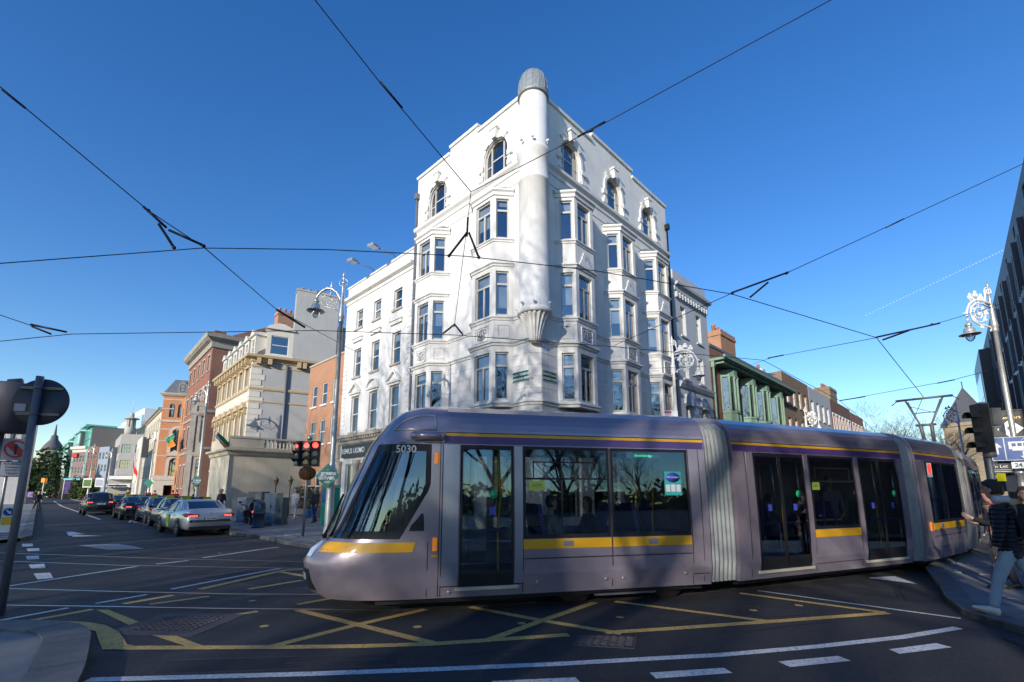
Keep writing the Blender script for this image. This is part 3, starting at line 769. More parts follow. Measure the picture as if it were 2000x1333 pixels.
# the corner turret: fluted corbel, shaft with rings, lead dome
tt = MB(); n = 144
def ringz(r, z, fl_=0.0):
    return [((r * (1 - fl_ * (0.5 + .5 * cos(18 * 2 * pi * j / n)))) * cos(2 * pi * j / n), (r * (1 - fl_ * (.5 + .5 * cos(18 * 2 * pi * j / n)))) * sin(2 * pi * j / n), z) for j in range(n)]
tt.rings([ringz(.24, 7.95), ringz(.27, 8.12, .16), ringz(.36, 8.4, .2), ringz(.47, 8.7, .2), ringz(.62, 8.98, .17), ringz(.70, 9.08, .04)], 0, True)
tt.lathe([(.69, 9.06), (.75, 9.10), (.77, 9.2), (.74, 9.26), (.70, 9.3), (.66, 9.34), (.66, 15.15), (.69, 15.17), (.69, 15.24), (.66, 15.26), (.66, 16.25), (.70, 16.3), (.71, 16.45), (.77, 16.55), (.77, 16.68), (.68, 16.78), (.63, 16.82), (.63, 19.5)], 40)
turret = tt.obj('corner_turret', white_stucco, WB)
dm = MB(); n2 = 36
dm.lathe([(.70, 19.420), (.72, 19.460), (.72, 19.540), (.69, 19.590), (.69, 19.860), (.672, 19.865), (.665, 20.140), (.645, 20.145), (.61, 20.400), (.585, 20.405), (.50, 20.620), (.47, 20.625), (.30, 20.770), (.12, 20.840), (.02, 20.850)], n2)
for k in range(14):
    a = 2 * pi * k / 14
    dm.tube([(r * cos(a), r * sin(a), z) for r, z in ((.695, 19.590), (.69, 19.840), (.665, 20.140), (.61, 20.400), (.49, 20.630), (.3, 20.780))], .014, 5)
dm.obj('dome', dome_lead, turret)
for r, z in ((.76, 9.3), (.76, 16.8)):
    for a in (-2.7, -1.6, -.9, .1):
        f = MB(); f.tube([(0, 0, 0), (0, 0, .12)], .012, 5); f.to((0, 0, .15), a).box(-.04, .08, -.05, .05, -.03, .05)
        f.obj('spotlight', frame_white, turret, (r * cos(a), r * sin(a), z))

# arched window surrounds with stepped blocks and a keystone
def arch_surround(x, w, rz):
    s = MB(); r = w / 2; zs = AZ + AH - r; d = -.1
    for i in range(18):
        t0, t1 = pi * i / 18, pi * (i + 1) / 18
        big = i in (4, 5, 12, 13); R1 = r + (.34 if big else .2); R0 = r + .03; dd = d * (1.25 if big else .7)
        s.prism_y([(-R0 * cos(t0), zs + R0 * sin(t0)), (-R1 * cos(t0), zs + R1 * sin(t0)), (-R1 * cos(t1), zs + R1 * sin(t1)), (-R0 * cos(t1), zs + R0 * sin(t1))], dd, .02)
    s.prism_y([(-.13, AZ + AH + .02), (.13, AZ + AH + .02), (.2, AZ + AH + .52), (-.2, AZ + AH + .52)], -.22, .02)
    s.box(-.26, .26, -.26, .02, AZ + AH + .5, AZ + AH + .6)
    for sg in (-1, 1):
        s.box(*sorted((sg * (r + .03), sg * (r + .2))), -.07, .02, AZ - .05, zs)
        for z in (AZ + .1, AZ + .62): s.box(*sorted((sg * (r + .03), sg * (r + .36))), -.12, .02, z, z + .26)
    o = s.obj('arch_surround', white_stucco, WB, (x, 0, 0) if rz == 0 else (0, x, 0), rz)
for x, w in ARCH_L: arch_surround(x, w, 0)
for y, w in ARCH_R: arch_surround(y, w, pi / 2)

# relief panels under the second floor bay windows, sunk panels on the canted sides, shaped gables under the third floor sills
relief_metal = mat('relief_metal', (.34, .37, .40), .6, var=.3, vs=12)
def relief(par_loc, rz, m=relief_metal):
    p = MB(); p.box(-.36, .36, -.012, .01, 0, .62, 1)
    for sx in (-1, 1):
        pts = [(sx * (.06 + .25 * abs(sin(t * .9)) * (1 - t / 9)), -.03, .06 + .5 * t / 8 + .03 * sin(3 * t)) for t in [k * .5 for k in range(17)]]
        p.tube(pts, .02, 5)
        p.tube([(sx * (.2 + .1 * cos(a)), -.03, .42 + .1 * sin(a)) for a in [k * .6 for k in range(11)]], .018, 5)
        p.tube([(sx * (.16 + .07 * cos(a)), -.03, .18 + .08 * sin(a)) for a in [k * .6 for k in range(11)]], .016, 5)
    p.tube([(0, -.03, .05), (0, -.03, .57)], .025, 6)
    for z in (-.04, .62): p.box(-.44, .44, -.05, .02, z, z + .05, 1)
    for x in (-.44, .39): p.box(x, x + .05, -.05, .02, .01, .62, 1)
    return p.obj('relief_panel', [m, white_stucco], WB, par_loc, rz)
def gable_relief(loc, rz):
    p = MB(); o = [(-.46, 0), (.46, 0), (.44, .1), (.36, .14), (.33, .26), (.24, .34), (.26, .44), (.18, .52), (.13, .66), (0, .74), (-.13, .66), (-.18, .52), (-.26, .44), (-.24, .34), (-.33, .26), (-.36, .14), (-.44, .1)]
    p.prism_y(o, -.05, .01)
    p.prism_y([(.06 * cos(k * pi / 5), .4 + .09 * sin(k * pi / 5)) for k in range(10)], -.062, -.052, 1)
    return p.obj('shaped_gable', [white_stucco, frame_grey], WB, loc, rz)
for c in LBAYS: relief((c, -PJ, 8.36), 0)
for c in RBAYS: relief((PJ, c, 8.36), pi / 2); gable_relief((PJ, c, 11.98), pi / 2)
ca = MB()
for i in range(len(BP) - 1):
    a, b = Vector(BP[i]), Vector(BP[i + 1]); d = b - a
    if abs(d.length - sqrt((HB - HW) ** 2 + PJ ** 2)) < .01 and abs(d.x * d.y) > .1 and i != 9:
        ca.to((a.x, a.y, 0), atan2(d.y, d.x)); x0, x1 = d.length * .2, d.length * .8
        for (u0, u1, z0, z1) in ((x0, x1, 8.4, 8.44), (x0, x1, 8.96, 9.0), (x0, x0 + .04, 8.44, 8.96), (x1 - .04, x1, 8.44, 8.96)): ca.box(u0, u1, -.03, .01, z0, z1)
        ca.M = None
ca.obj('panel_frame', white_stucco, WB)
dp = MB()
dp.tube([(-9.08, -.12, 0), (-9.08, -.12, 19.0)], .055, 8); dp.box(-9.2, -8.95, -.22, -.02, 18.7, 19.05)
dp.obj('drainpipe', galv_dull, WB)
dp = MB(); dp.tube([(.12, 12.72, 0), (.12, 12.72, 18.6)], .055, 8); dp.box(.02, .26, 12.6, 12.85, 18.4, 18.75); dp.obj('drainpipe', iron_black, WB)
fr_ = MB(); molding(fr_, flat_path(), [(0, 4.2), (.12, 4.22), (.16, 4.4), (.16, 4.75), (.3, 4.85), (.3, 4.95), (0, 5.0)]); fr_.obj('shop_fascia', frame_dark, WB)

# two bilingual street name plates on the corner
sign_green = mat('sign_green', (.01, .10, .06), .35)
sign_white = mat('sign_white', (.80, .82, .80), .5)
def name_plate(label, l1, l2, x, y, rz):
    M = Matrix.Translation((KX, KY, 0)) @ Matrix.Rotation(RL, 4, 'Z'); p = M @ Vector((x, y, 6.36))
    t = thing('street_sign', label, 'sign', p, RL + rz)
    b = MB(); b.box(-.46, .46, -.05, -.023, 0, .46); b.obj('plate', sign_green, t)
    b = MB()
    for q in ((-.46, .46, 0, .015), (-.46, .46, .445, .46), (-.46, -.445, .015, .445), (.445, .46, .015, .445)): b.box(q[0], q[1], -.054, -.051, q[2], q[3])
    b.obj('border', sign_white, t)
    lettering(t, l1, .17, sign_white, (0, -.053, .32)); lettering(t, l2, .135, sign_white, (0, -.053, .12), bold=.004)
name_plate('green street name plate reading ST STEPHENS GREEN on the sunlit side of the corner', 'Faiche Stiabhna', 'ST STEPHENS GREEN', -.82, 0, 0)
name_plate('dark street name plate reading DAWSON STREET on the shaded side of the corner', 'Sráid Dásain', 'DAWSON STREET', 0, .86, pi / 2)
# ------------------------------------------------------------------ left row of houses (same street line as the white building)
def on_left(s, off=0.0):      # s metres along the street from the corner, off metres towards the road
    a = radians(45.5)
    return (KX - sin(a) * s - cos(a) * off, KY + cos(a) * s - sin(a) * off, 0)
# white shop house next to the corner building: right end at s=9.2, left end at s=17.45
W_ = 8.2
X = lambda s: W_ - (s - 9.22)
house = terrace('shop_house', 'white four storey house with pediments and a menswear shop front beside the corner building', on_left(17.42), RL, W_, 15.75, 9, white_stucco,
    [(12.5, 1.27, [(X(10.9), .92), (X(13.3), .92), (X(15.6), .92)], None), (9.15, 1.92, [(X(10.9), .95), (X(13.3), .95), (X(15.6), .95)], None),
     (5.55, 2.3, [(X(10.9), 1.0), (X(13.3), 1.0), (X(15.6), 1.0)], None), (.5, 3.0, [(X(11.0), 2.4), (X(15.2), 2.4)], 'bar1'), (.15, 3.3, [(X(13.25), 1.2)], 'case1')],
    frame=frame_white, sill=pale_stone, blinds=.4)
c = MB(); molding(c, [(-.02, .2), (-.02, 0), (W_, 0)], [(0, 14.5), (.06, 14.52), (.08, 14.68), (.28, 14.78), (.32, 14.92), (.0, 14.98)]); c.obj('cornice', white_stucco, house); c = MB(); molding(c, [(-.02, .3), (-.02, 0), (W_, 0)], [(-.2, 15.72), (.07, 15.74), (.07, 15.84), (-.2, 15.9)])
c.obj('coping', white_stucco, house)
c = MB(); molding(c, [(-.02, .2), (-.02, 0), (W_, 0)], [(0, 4.75), (.1, 4.8), (.14, 5.0), (.42, 5.15), (.45, 5.32), (0, 5.4)])
for k in range(26): x = .3 + k * .3; c.box(x, x + .14, -.34, -.1, 4.98, 5.12)
c.obj('shop_cornice', pale_stone, house)
c = MB()
for s in (10.9, 13.3, 15.6):
    x = X(s); c.box(x - .62, x + .62, -.12, .02, 11.55, 11.75); c.box(x - .68, x + .68, -.18, .02, 11.75, 11.82)
c.obj('hood_moulding', white_stucco, house)
for s, kd in ((10.9, 0), (13.3, 1), (15.6, 0)):
    x = X(s); c = MB(); c.box(x - .72, x + .72, -.14, .02, 8.0, 8.12); c.box(x - .6, x + .6, -.05, .02, 7.87, 8.0)
    if kd == 0:
        for a in (-1, 1): c.prism_y([(x + a * .74, 8.12), (x + a * .74, 8.22), (x, 8.78), (x, 8.64)][::a], -.16, .02)
        c.prism_y([(x - .5, 8.122), (x + .5, 8.122), (x, 8.56)], -.04, .02)
    else:
        for k in range(12):
            t0, t1 = pi * k / 12, pi * (k + 1) / 12
            c.prism_y([(x - .62 * cos(t0), 8.12 + .46 * sin(t0)), (x - .74 * cos(t0), 8.12 + .58 * sin(t0)), (x - .74 * cos(t1), 8.12 + .58 * sin(t1)), (x - .62 * cos(t1), 8.12 + .46 * sin(t1))], -.16, .02)
        c.prism_y([(x - .6 * cos(pi * k / 10), 8.121 + .42 * sin(pi * k / 10)) for k in range(11)], -.04, .02)
    c.obj('pediment', white_stucco, house)
q = MB()
for x0, x1 in ((-.01, .55), (W_ - .55, W_ - .02)):
    for k in range(30):
        z = 5.45 + k * .31; w = .1 if k % 2 else 0
        if z < 14.3: q.box(x0 + (w if x0 > 1 else 0), x1 - (w if x0 < 1 else 0), -.035, .02, z, z + .285)
q.obj('quoin_stones', white_stucco, house)
q = MB()
for x in (.35, 2.75, 4.05, 6.55, 7.75):
    q.lathe([(.26, 0), (.26, .3), (.2, .4), (.19, 3.4), (.24, 3.5), (.27, 3.7)], 14, (x, -.15, 0))
for k in range(12):
    z = k * .4; q.box(-.05, .16, -.1, .1, z + .02, z + .38)
q.prism_y([(-.1, 3.9), (.2, 3.9), (.2, 4.8), (-.28, 4.8), (-.28, 4.4)], -.2, .1)
q.obj('shop_column', pale_stone, house)
b = MB(); b.box(.75, W_ - .3, -.2, -.06, 3.9, 4.7); sg_ = b.obj('shop_sign', frame_dark, house)
lettering(sg_, 'REMUS UOMO', .46, sign_white, (2.3, -.205, 4.28), bold=.006)
for s, lb in ((11.4, 'grey floodlight on the roof edge of the white shop house, right of the pair'), (14.0, 'grey floodlight on the roof edge of the white shop house, left of the pair')):
    p = Matrix.Translation(on_left(17.42)) @ Matrix.Rotation(RL, 4, 'Z') @ Vector((X(s), 0, 15.85))
    t = thing('floodlight', lb, 'floodlight', p, RL, 'floodlights on the white parapet')
    m_ = MB(); m_.tube([(0, .1, 0), (0, -.1, .25), (-.25, -1.1, .42)], .035, 6); m_.obj('arm', galv_dull, t)
    m_ = MB(); m_.to((-.3, -1.3, .42), .25).box(-.22, .22, -.25, .2, -.06, .08); m_.box(-.26, .26, -.29, -.25, -.08, .1); m_.obj('lamp_head', galv, t)
# low orange brick house
W_ = 5.75; X2 = lambda s: W_ - (s - 17.42)
bh = terrace('brick_house', 'low orange brick house with white framed sash windows beside the white shop house', on_left(17.42 + W_), RL, W_, 11.2, 8, brick_orange,
    [(7.95, 1.6, [(X2(18.6), .85), (X2(20.3), .85), (X2(22.0), .85)], None), (5.1, 1.75, [(X2(18.6), .85), (X2(20.3), .85), (X2(22.0), .85)], None), (1.2, 1.9, [(X2(20.5), 1.0), (X2(22.1), 1.0)], None), (.2, 3.0, [(X2(18.7), 1.3)], 'arch')],
    frame=frame_white, sill=white_paint, blinds=.15, rec=.05)
c = MB(); c.box(-.02, W_, -.06, .3, 11.15, 11.28); c.obj('coping', pale_stone, bh)
a_ = MB(); r_ = .66; x = X2(18.7)
for k in range(14):
    t0, t1 = pi * k / 14, pi * (k + 1) / 14
    a_.prism_y([(x - r_ * cos(t0), 2.55 + r_ * sin(t0)), (x - (r_ + .2) * cos(t0), 2.55 + (r_ + .2) * sin(t0)), (x - (r_ + .2) * cos(t1), 2.55 + (r_ + .2) * sin(t1)), (x - r_ * cos(t1), 2.55 + r_ * sin(t1))], -.06, .02)
for sg in (-1, 1): a_.box(*sorted((x + sg * r_, x + sg * (r_ + .2))), -.06, .02, .1, 2.55)
a_.obj('door_surround', white_paint, bh)

# ------------------------------------------------------------------ cream club house with a grey gable, balustraded annex in front of it
HC = (-22.17, 38.63, 0); HR = radians(-47.0)       # right corner of the front; local x to the right along the front
club = thing('club_house', 'cream and ochre club house with dormers, heavy cornice and a plain grey gable wall', 'building', HC, HR)
HF = 13.3; WF = 13.0
mb = MB(); hs = []; cw = []
for k in range(6):
    x = -1.1 - k * 2.12
    for z, h, kd in ((10.75, 1.55, 'sash'), (6.2, 2.3, 'sash'), (1.3, 2.4, 'sash')):
        hs.append(hole(x + WF, z, .95, h)); cw.append((x, z, .95, h, kd))
mb.to((-WF, 0, 0)); wall(mb, 0, WF, 0, HF, hs, .3); mb.M = None
GA = radians(30 + 47.0)     # direction of the gable in local space
gx, gy = cos(radians(77)), sin(radians(77)); GL = 9.5
mb.quad((0, 0, 0), (gx * GL, gy * GL, 0), (gx * GL, gy * GL, HF), (0, 0, HF), 1)
mb.quad((-WF, 9, 0), (-WF, 0, 0), (-WF, 0, HF), (-WF, 9, HF)); mb.quad((gx * GL, gy * GL, 0), (-WF, 9, 0), (-WF, 9, HF), (gx * GL, gy * GL, HF))
mb.add([(-WF, 0, HF), (0, 0, HF), (gx * GL, gy * GL, HF), (-WF, 9, HF)], [(0, 1, 2, 3)])
mb.obj('wall', [cream_paint, gable_grey], club)
f_ = MB(); f_.box(-WF + .2, -.3, 3, 3.1, 0, HF - .1)
for z in (5.4, 9.6): f_.box(-WF + .2, -.3, .4, 8, z, z + .1)
f_.obj('floor_slab', interior_dark, club)
for x, z, w, h, kd in cw: window(club, (x, 0, z), w, h, kd, 0, frame_white, glass, rnd.choice([0, .3, .6]), .2)
oc = MB()
path = [(-WF, 0), (0, 0), (gx * GL, gy * GL)]
molding(oc, path, [(0, 12.75), (.1, 12.8), (.12, 13.0), (.55, 13.1), (.6, 13.3), (0, 13.36)])
molding(oc, path, [(0, 12.35), (.05, 12.36), (.05, 12.5), (0, 12.51)])
molding(oc, path, [(0, 10.3), (.08, 10.33), (.12, 10.45), (.12, 10.55), (0, 10.58)]); molding(oc, path, [(0, 9.25), (.06, 9.27), (.08, 9.38), (0, 9.4)])
for x in [-.5 - k * 1.06 for k in range(12)]: oc.box(x - .16, x + .16, -.5, 0, 12.55, 13.05)
for d in (.45, 1.3, 3.6, 4.05, 7.6):
    oc.to((gx * d, gy * d, 0), radians(77)); oc.box(-.16, .16, -.5, 0, 12.55, 13.05); oc.M = None
oc.obj('cornice', ochre_paint, club)
for x, z, w, h, kd in cw:
    s_ = MB()
    s_.box(x - w / 2 - .2, x - w / 2 - .003, -.1, .02, z - .1, z + h); s_.box(x + w / 2 + .003, x + w / 2 + .2, -.1, .02, z - .1, z + h); s_.box(x - w / 2 - .26, x + w / 2 + .26, -.16, .02, z + h + .003, z + h + .2)
    if abs(z - 6.2) < .01: s_.prism_y([(x - .85, z + h + .25), (x + .85, z + h + .25), (x, z + h + .8)], -.35, .02); s_.box(x - .8, x - .6, -.3, .02, z + h - .25, z + h + .2); s_.box(x + .6, x + .8, -.3, .02, z + h - .25, z + h + .2)
    s_.obj('window_surround', ochre_paint if z > 5 else pale_stone, club)
q = MB()
for k in range(24):
    z = .2 + k * .5
    if z < 12.2:
        w = .75 if k % 2 else 1.0
        q.to((0, 0, 0), radians(77)); q.box(.004, w, -.04, .02, z, z + .47); q.M = None
        q.box(-w * .7, .03, -.05, .02, z, z + .47)
q.obj('quoin_stones', cream_paint, club)
rf = MB()       # mansard
rf.add([(-WF, .25, 13.3), (-.3, .25, 13.3), (-.9, 1.5, 16.3), (-WF, 1.5, 16.3), (.3, 2.8, 13.3), (-.5, 3.4, 16.3), (-WF, 8, 16.6), (0, 8, 16.6)],
       [(0, 1, 2, 3), (1, 4, 5, 2), (3, 2, 5, 7, 6)]); rf.obj('mansard_roof', slate, club)
for k in range(6):
    x = -1.1 - k * 2.12; d = MB()
    wall(d.to((x - .7, .15, 13.38)), 0, 1.4, 0, 1.9, [(.3, 1.1, .2, 1.6)], .1); d.M = None
    d.quad((x - .7, .15, 13.38), (x - .7, .15, 15.28), (x - .7, 1.6, 15.28), (x - .7, 1.6, 13.38)); d.quad((x + .7, .15, 13.38), (x + .7, 1.6, 13.38), (x + .7, 1.6, 15.28), (x + .7, .15, 15.28))
    d.prism_y([(x - .85, 15.28), (x + .85, 15.28), (x, 15.85)], .0, 1.7)
    d.obj('dormer', cream_paint, club); window(club, (x, .15, 13.6), .8, 1.4, 'sash', 0, frame_white, glass, .5, .05)
# side dormer facing down the street over the gable, and the big grey chimney wall
d = MB(); o = Vector((gx * .9, gy * .9, 0)); d.to((o.x, o.y, 13.36), radians(77)); wall(d, 0, 2.1, 0, 2.5, [(.35, 1.75, .25, 1.95)], .15)
d.quad((0, 0, 0), (0, 0, 2.5), (0, 1.5, 2.5), (0, 1.5, 0)); d.quad((2.1, 0, 0), (2.1, 1.5, 0), (2.1, 1.5, 2.5), (2.1, 0, 2.5))
d.prism_y([(-.15, 2.5), (2.25, 2.5), (2.0, 2.75), (1.3, 3.05), (.8, 3.05), (.1, 2.75)], -.2, 1.5); d.box(-.1, 2.2, -.1, .0, -.02, .15)
d.M = None; d.obj('dormer', cream_paint, club)
window(club, (o.x + gx * 1.05, o.y + gy * 1.05, 13.61), 1.4, 1.7, 'sash', radians(77), frame_white, glass, .0, .05)
ch = MB(); ch.to((gx * 3.05, gy * 3.05, 0), radians(77)); ch.box(-.05, 3.6, -.02, 1.4, 13.36, 19.9); ch.box(-.1, 3.65, -.08, 1.5, 19.9, 20.05); ch.box(3.6, 9.5, .6, 1.4, 13.36, 17.1); ch.box(3.6, 9.6, .5, 1.5, 17.1, 17.22); ch.M = None
cho = ch.obj('chimney', gable_grey, club)
for k in range(5):
    p = MB(); p.lathe([(.13, 0), (.13, .3), (.16, .32), (.1, .34)], 10); p.obj('chimney_pot', pot_clay, cho, (gx * (3.5 + k * .6) - gy * .5, gy * (3.5 + k * .6) + gx * .5, 20.05))
p = MB(); p.tube([(gx * 2.7 + .12, gy * 2.7 - .05, .5), (gx * 2.7 + .12, gy * 2.7 - .05, 12.7)], .1, 8); p.obj('drainpipe', galv_dull, club)
# annex
an = thing('stone_annex', 'low stone annex with a balustraded roof terrace under the grey gable', 'building', (-22.0, 36.4, 0), radians(44.5))
# local x runs away to the right along the gable direction; front faces the camera side
mb = MB(); wall(mb, 0, 6.2, 0, 5.2, [], .1); mb.quad((0, 6, 0), (0, 0, 0), (0, 0, 5.2), (0, 6, 5.2)); mb.quad((6.2, 0, 0), (6.2, 6, 0), (6.2, 6, 5.2), (6.2, 0, 5.2)); mb.quad((0, 0, 5.2), (6.2, 0, 5.2), (6.2, 6, 5.2), (0, 6, 5.2))
mb.obj('wall', cream_stone, an)
mb = MB(); molding(mb, [(0, 6), (0, 0), (6.2, 0)], [(0, 4.6), (.12, 4.62), (.2, 4.85), (.42, 4.95), (.45, 5.1), (0, 5.2)]); mb.obj('cornice', cream_stone, an)
mb = MB(); mb.box(-.1, 2.3, -.12, .2, 5.2, 5.95); mb.box(5.5, 6.25, -.12, .2, 5.2, 5.95); mb.box(-.15, 6.3, -.18, .25, 5.95, 6.1); mb.box(2.3, 5.5, -.1, .18, 5.2, 5.3); mb.box(-.1, .15, .2, 5.8, 5.2, 6.0); bo = mb.obj('balustrade', cream_stone, an)
bm_ = MB(); bm_.lathe([(.08, 0), (.08, .06), (.05, .1), (.1, .28), (.06, .45), (.05, .54), (.08, .58), (.08, .64)], 10); bme = bm_.mesh('baluster', cream_stone)
for k in range(11): place(bme, 'baluster', bo, (2.5 + k * .29, .04, 5.305))

# ------------------------------------------------------------------ tall red brick house with stone bay, orange tower house and the rest of the left row
def on_club(s, off=0.0):
    a = radians(43)
    return (HC[0] - sin(a) * s - cos(a) * off, HC[1] + cos(a) * s - sin(a) * off, 0)
W_ = 14.6
rb = terrace('brick_mansion', 'tall red brick house with a heavy stone cornice behind the cream club house', on_club(18.2 + W_), HR, W_, 19.6, 14, brick_red,
    [(z, h, [(W_ - 1.4 - 2.9 * k, 1.15) for k in range(5)], None) for z, h in ((15.6, 1.9), (11.6, 2.2), (7.2, 2.6), (2.2, 2.8))], frame=frame_white, surround=pale_stone, sill=pale_stone)
c = MB(); molding(c, [(0, 0), (W_, 0), (W_, 3.0)], [(0, 18.2), (.15, 18.25), (.2, 18.9), (.75, 19.3), (.85, 19.75), (0, 19.9)])
for k in range(30): c.box(.2 + k * .48, .44 + k * .48, -.62, -.1, 19.0, 19.3)
c.obj('cornice', granite, rb)
for z in (10.6, 6.4): c = MB(); c.box(-.02, W_ + .02, -.1, -.003, z, z + .3); c.box(W_ + .003, W_ + .1, -.1, 13.9, z, z + .3); c.obj('string_course', granite, rb)
r = MB(); r.prism([(W_ - .5, .4), (W_ - .02, .4), (W_ - .02, 13.9), (W_ - .5, 13.9)], 19.1, 19.7); r.add([(W_, 1, 19.6), (W_, 13.9, 19.6), (W_, 7.4, 23), (W_ - .6, 1, 19.6), (W_ - .6, 13.9, 19.6), (W_ - .6, 7.4, 23)], [(0, 1, 2), (4, 3, 5), (0, 2, 5, 3), (1, 4, 5, 2)]); r.box(W_ - 2.2, W_ - 1, .2, 1.4, 19.8, 20.6)
r.obj('gable', brick_red, rb)
chimney(rb, W_ - .9, 9.0, 20, 24.6, 1.4, 4.6, brick_orange, 7, 'y', pot_clay); chimney(rb, 1.0, 7, 18, 21.6, 1.3, 3.0, brick_red, 4, 'y')
bay = thing('stone_bay', 'weathered two storey stone bay with large sash windows in front of the red brick house', 'building', (*at(357, 960, 52).xy, 0), radians(24))
b = MB(); hs = [hole(1.75, 7.2, 1.6, 3.2), hole(1.75, 2.0, 1.7, 3.3)]; wall(b, 0, 3.2, 0, 11.6, hs, .3); b.quad((3.2, 0, 0), (3.2, 3, 0), (3.2, 3, 11.6), (3.2, 0, 11.6)); b.quad((0, 3, 0), (0, 0, 0), (0, 0, 11.6), (0, 3, 11.6)); b.quad((0, 0, 11.5), (3.2, 0, 11.5), (3.2, 3, 11.5), (0, 3, 11.5)); b.obj('wall', granite, bay)
b = MB()
for z, o, h in ((5.6, .15, .5), (10.2, .2, .5), (11.3, .12, .4)): molding(b, [(0, 3), (0, 0), (3.2, 0), (3.2, 3)], [(0, z), (o * .5, z + .05), (o, z + h * .6), (o, z + h), (0, z + h + .02)])
b.box(0, .5, -.12, 0, .1, 11.4); b.box(2.75, 3.2, -.12, 0, .1, 11.4); b.obj('stone_dressing', granite, bay)
for x, z, w, h in ((1.75, 7.2, 1.6, 3.2), (1.75, 2.0, 1.7, 3.3)): window(bay, (x, 0, z), w, h, 'sash', 0, frame_white, glass_blue, .0, .15)
# orange tower
p0 = at(297, 960, 64)
tw = thing('tower_house', 'vivid orange brick house front with white stone bands, arched windows and a slate mansard', 'building', (p0.x, p0.y, 0), radians(20))
TW = 4.3
b = MB(); hs = [hole(x, 12.0, .62, 1.9, 'a') for x in (1.15, 2.15, 3.15)] + [hole(2.15, 7.2, 1.2, 3.2, 'a'), hole(2.15, 2.6, .01, .01)]
hs = hs[:4] + [hole(2.15, 3.9, 1.1, 2.4, 'a')]
wall(b, 0, TW, 3.4, 15.3, hs, .3); wall(b, 0, TW, 0, 3.4, [(1.2, 3.1, 0, 2.6)], .3, 1)
for x0, x1 in ((0, 0), (TW, TW)):
    q_ = [(x0, 12, 0), (x0, 0, 0), (x0, 0, 15.3), (x0, 12, 15.3)]
    b.quad(*(q_ if x0 == 0 else q_[::-1]))
b.obj('wall', [brick_vivid, pale_stone], tw)
b = MB()
for z, h in ((3.3, .6), (6.5, .18), (8.6, .14), (10.2, .18), (11.3, .3), (13.1, .14), (14.4, .2)):
    e = .12 if h > .25 else .04
    b.box(-e, TW + e, -e, -.003, z, z + h) if z not in (8.6, 13.1) else [b.box(-e, 1.4, -e, -.003, z, z + h), b.box(2.9, TW + e, -e, -.003, z, z + h)]
    b.box(TW + .003, TW + e, 0, 11, z, z + h)
molding(b, [(0, 10), (0, 0), (TW, 0), (TW, 10)], [(0, 14.9), (.2, 15.0), (.4, 15.25), (.4, 15.4), (0, 15.45)])
for x, z, w in ((2.15, 7.2, 1.2), (2.15, 3.9, 1.1)):
    zt = z + (3.2 if z > 5 else 2.4) - w / 2
    for k in range(10):
        t0, t1 = pi * k / 10, pi * (k + 1) / 10; r0, r1 = w / 2 + .02, w / 2 + .4
        b.prism_y([(x - r0 * cos(t0), zt + r0 * sin(t0)), (x - r1 * cos(t0), zt + r1 * sin(t0)), (x - r1 * cos(t1), zt + r1 * sin(t1)), (x - r0 * cos(t1), zt + r0 * sin(t1))], -.15, .02)
    b.box(x - w / 2 - .4, x - w / 2 - .02, -.15, .02, z - .2, zt); b.box(x + w / 2 + .02, x + w / 2 + .4, -.15, .02, z - .2, zt)
b.prism_y([(1.0, 6.6), (3.3, 6.6), (2.15, 7.4)], -.4, .02)
b.obj('stone_dressing', pale_stone, tw)
for h in hs: window(tw, ((h[0] + h[1]) / 2, 0, h[2]), h[1] - h[0], h[3] - h[2], 'arch', 0, frame_dark, glass_blue, 0, .15)
b = MB(); b.add([(-.1, 0, 15.4), (TW + .1, 0, 15.4), (TW + .1, 12, 15.4), (-.1, 12, 15.4), (.8, 1.2, 17.6), (TW - .3, 1.2, 17.6), (TW - .3, 12, 17.6), (.8, 12, 17.6)], [(0, 1, 5, 4), (1, 2, 6, 5), (4, 5, 6, 7), (3, 0, 4, 7)]); b.obj('mansard_roof', lead, tw)
b = MB(); b.prism_y([(1.6, 15.5), (2.7, 15.5), (2.7, 16.7), (2.15, 17.3), (1.6, 16.7)], -.1, 1.0); b.obj('dormer', lead, tw); window(tw, (2.15, -.1, 15.7), .6, 1.0, 'sash', 0, frame_dark, glass_blue, 0, -.02)
t2 = terrace('brick_house', 'plain orange brick house front squeezed between the orange tower and the stone bay', on_club(40.5), HR, 8.0, 14.6, 10, brick_vivid, [(z, 2.0, [(1.4 + 2.5 * k, 1.0) for k in range(3)], None) for z in (11, 7, 2.5)], sill=pale_stone)
chimney(t2, 7.0, 4, 14, 17.5, 1.2, 2.4, brick_red, 3, 'y')
b = MB(); b.tube([(TW + 2.2, .3, .1), (TW + 2.2, .3, 13)], .08, 6); b.obj('drainpipe', iron_black, tw)
terrace('stone_house', 'tan stone house front with a vertical black sign left of the orange tower', at(270, 960, 90).xy.to_3d(), radians(-47.7), 24, 15, 12, cream_stone, [(z, 2.0, [(1.6 + 2.8 * k, 1.2) for k in range(8)], None) for z in (11.4, 7.9, 4.2)], sill=pale_stone, cornice=(14.3, .5, .5, granite))
terrace('pale_house', 'narrow pale rendered house beyond the tan stone house', at(256, 960, 101).xy.to_3d(), radians(-48), 13, 12.5, 12, cream_paint, [(z, 2.0, [(1.4 + 2.4 * k, 1.1) for k in range(3)], None) for z in (8.6, 5, 1.5)], sill=white_paint)
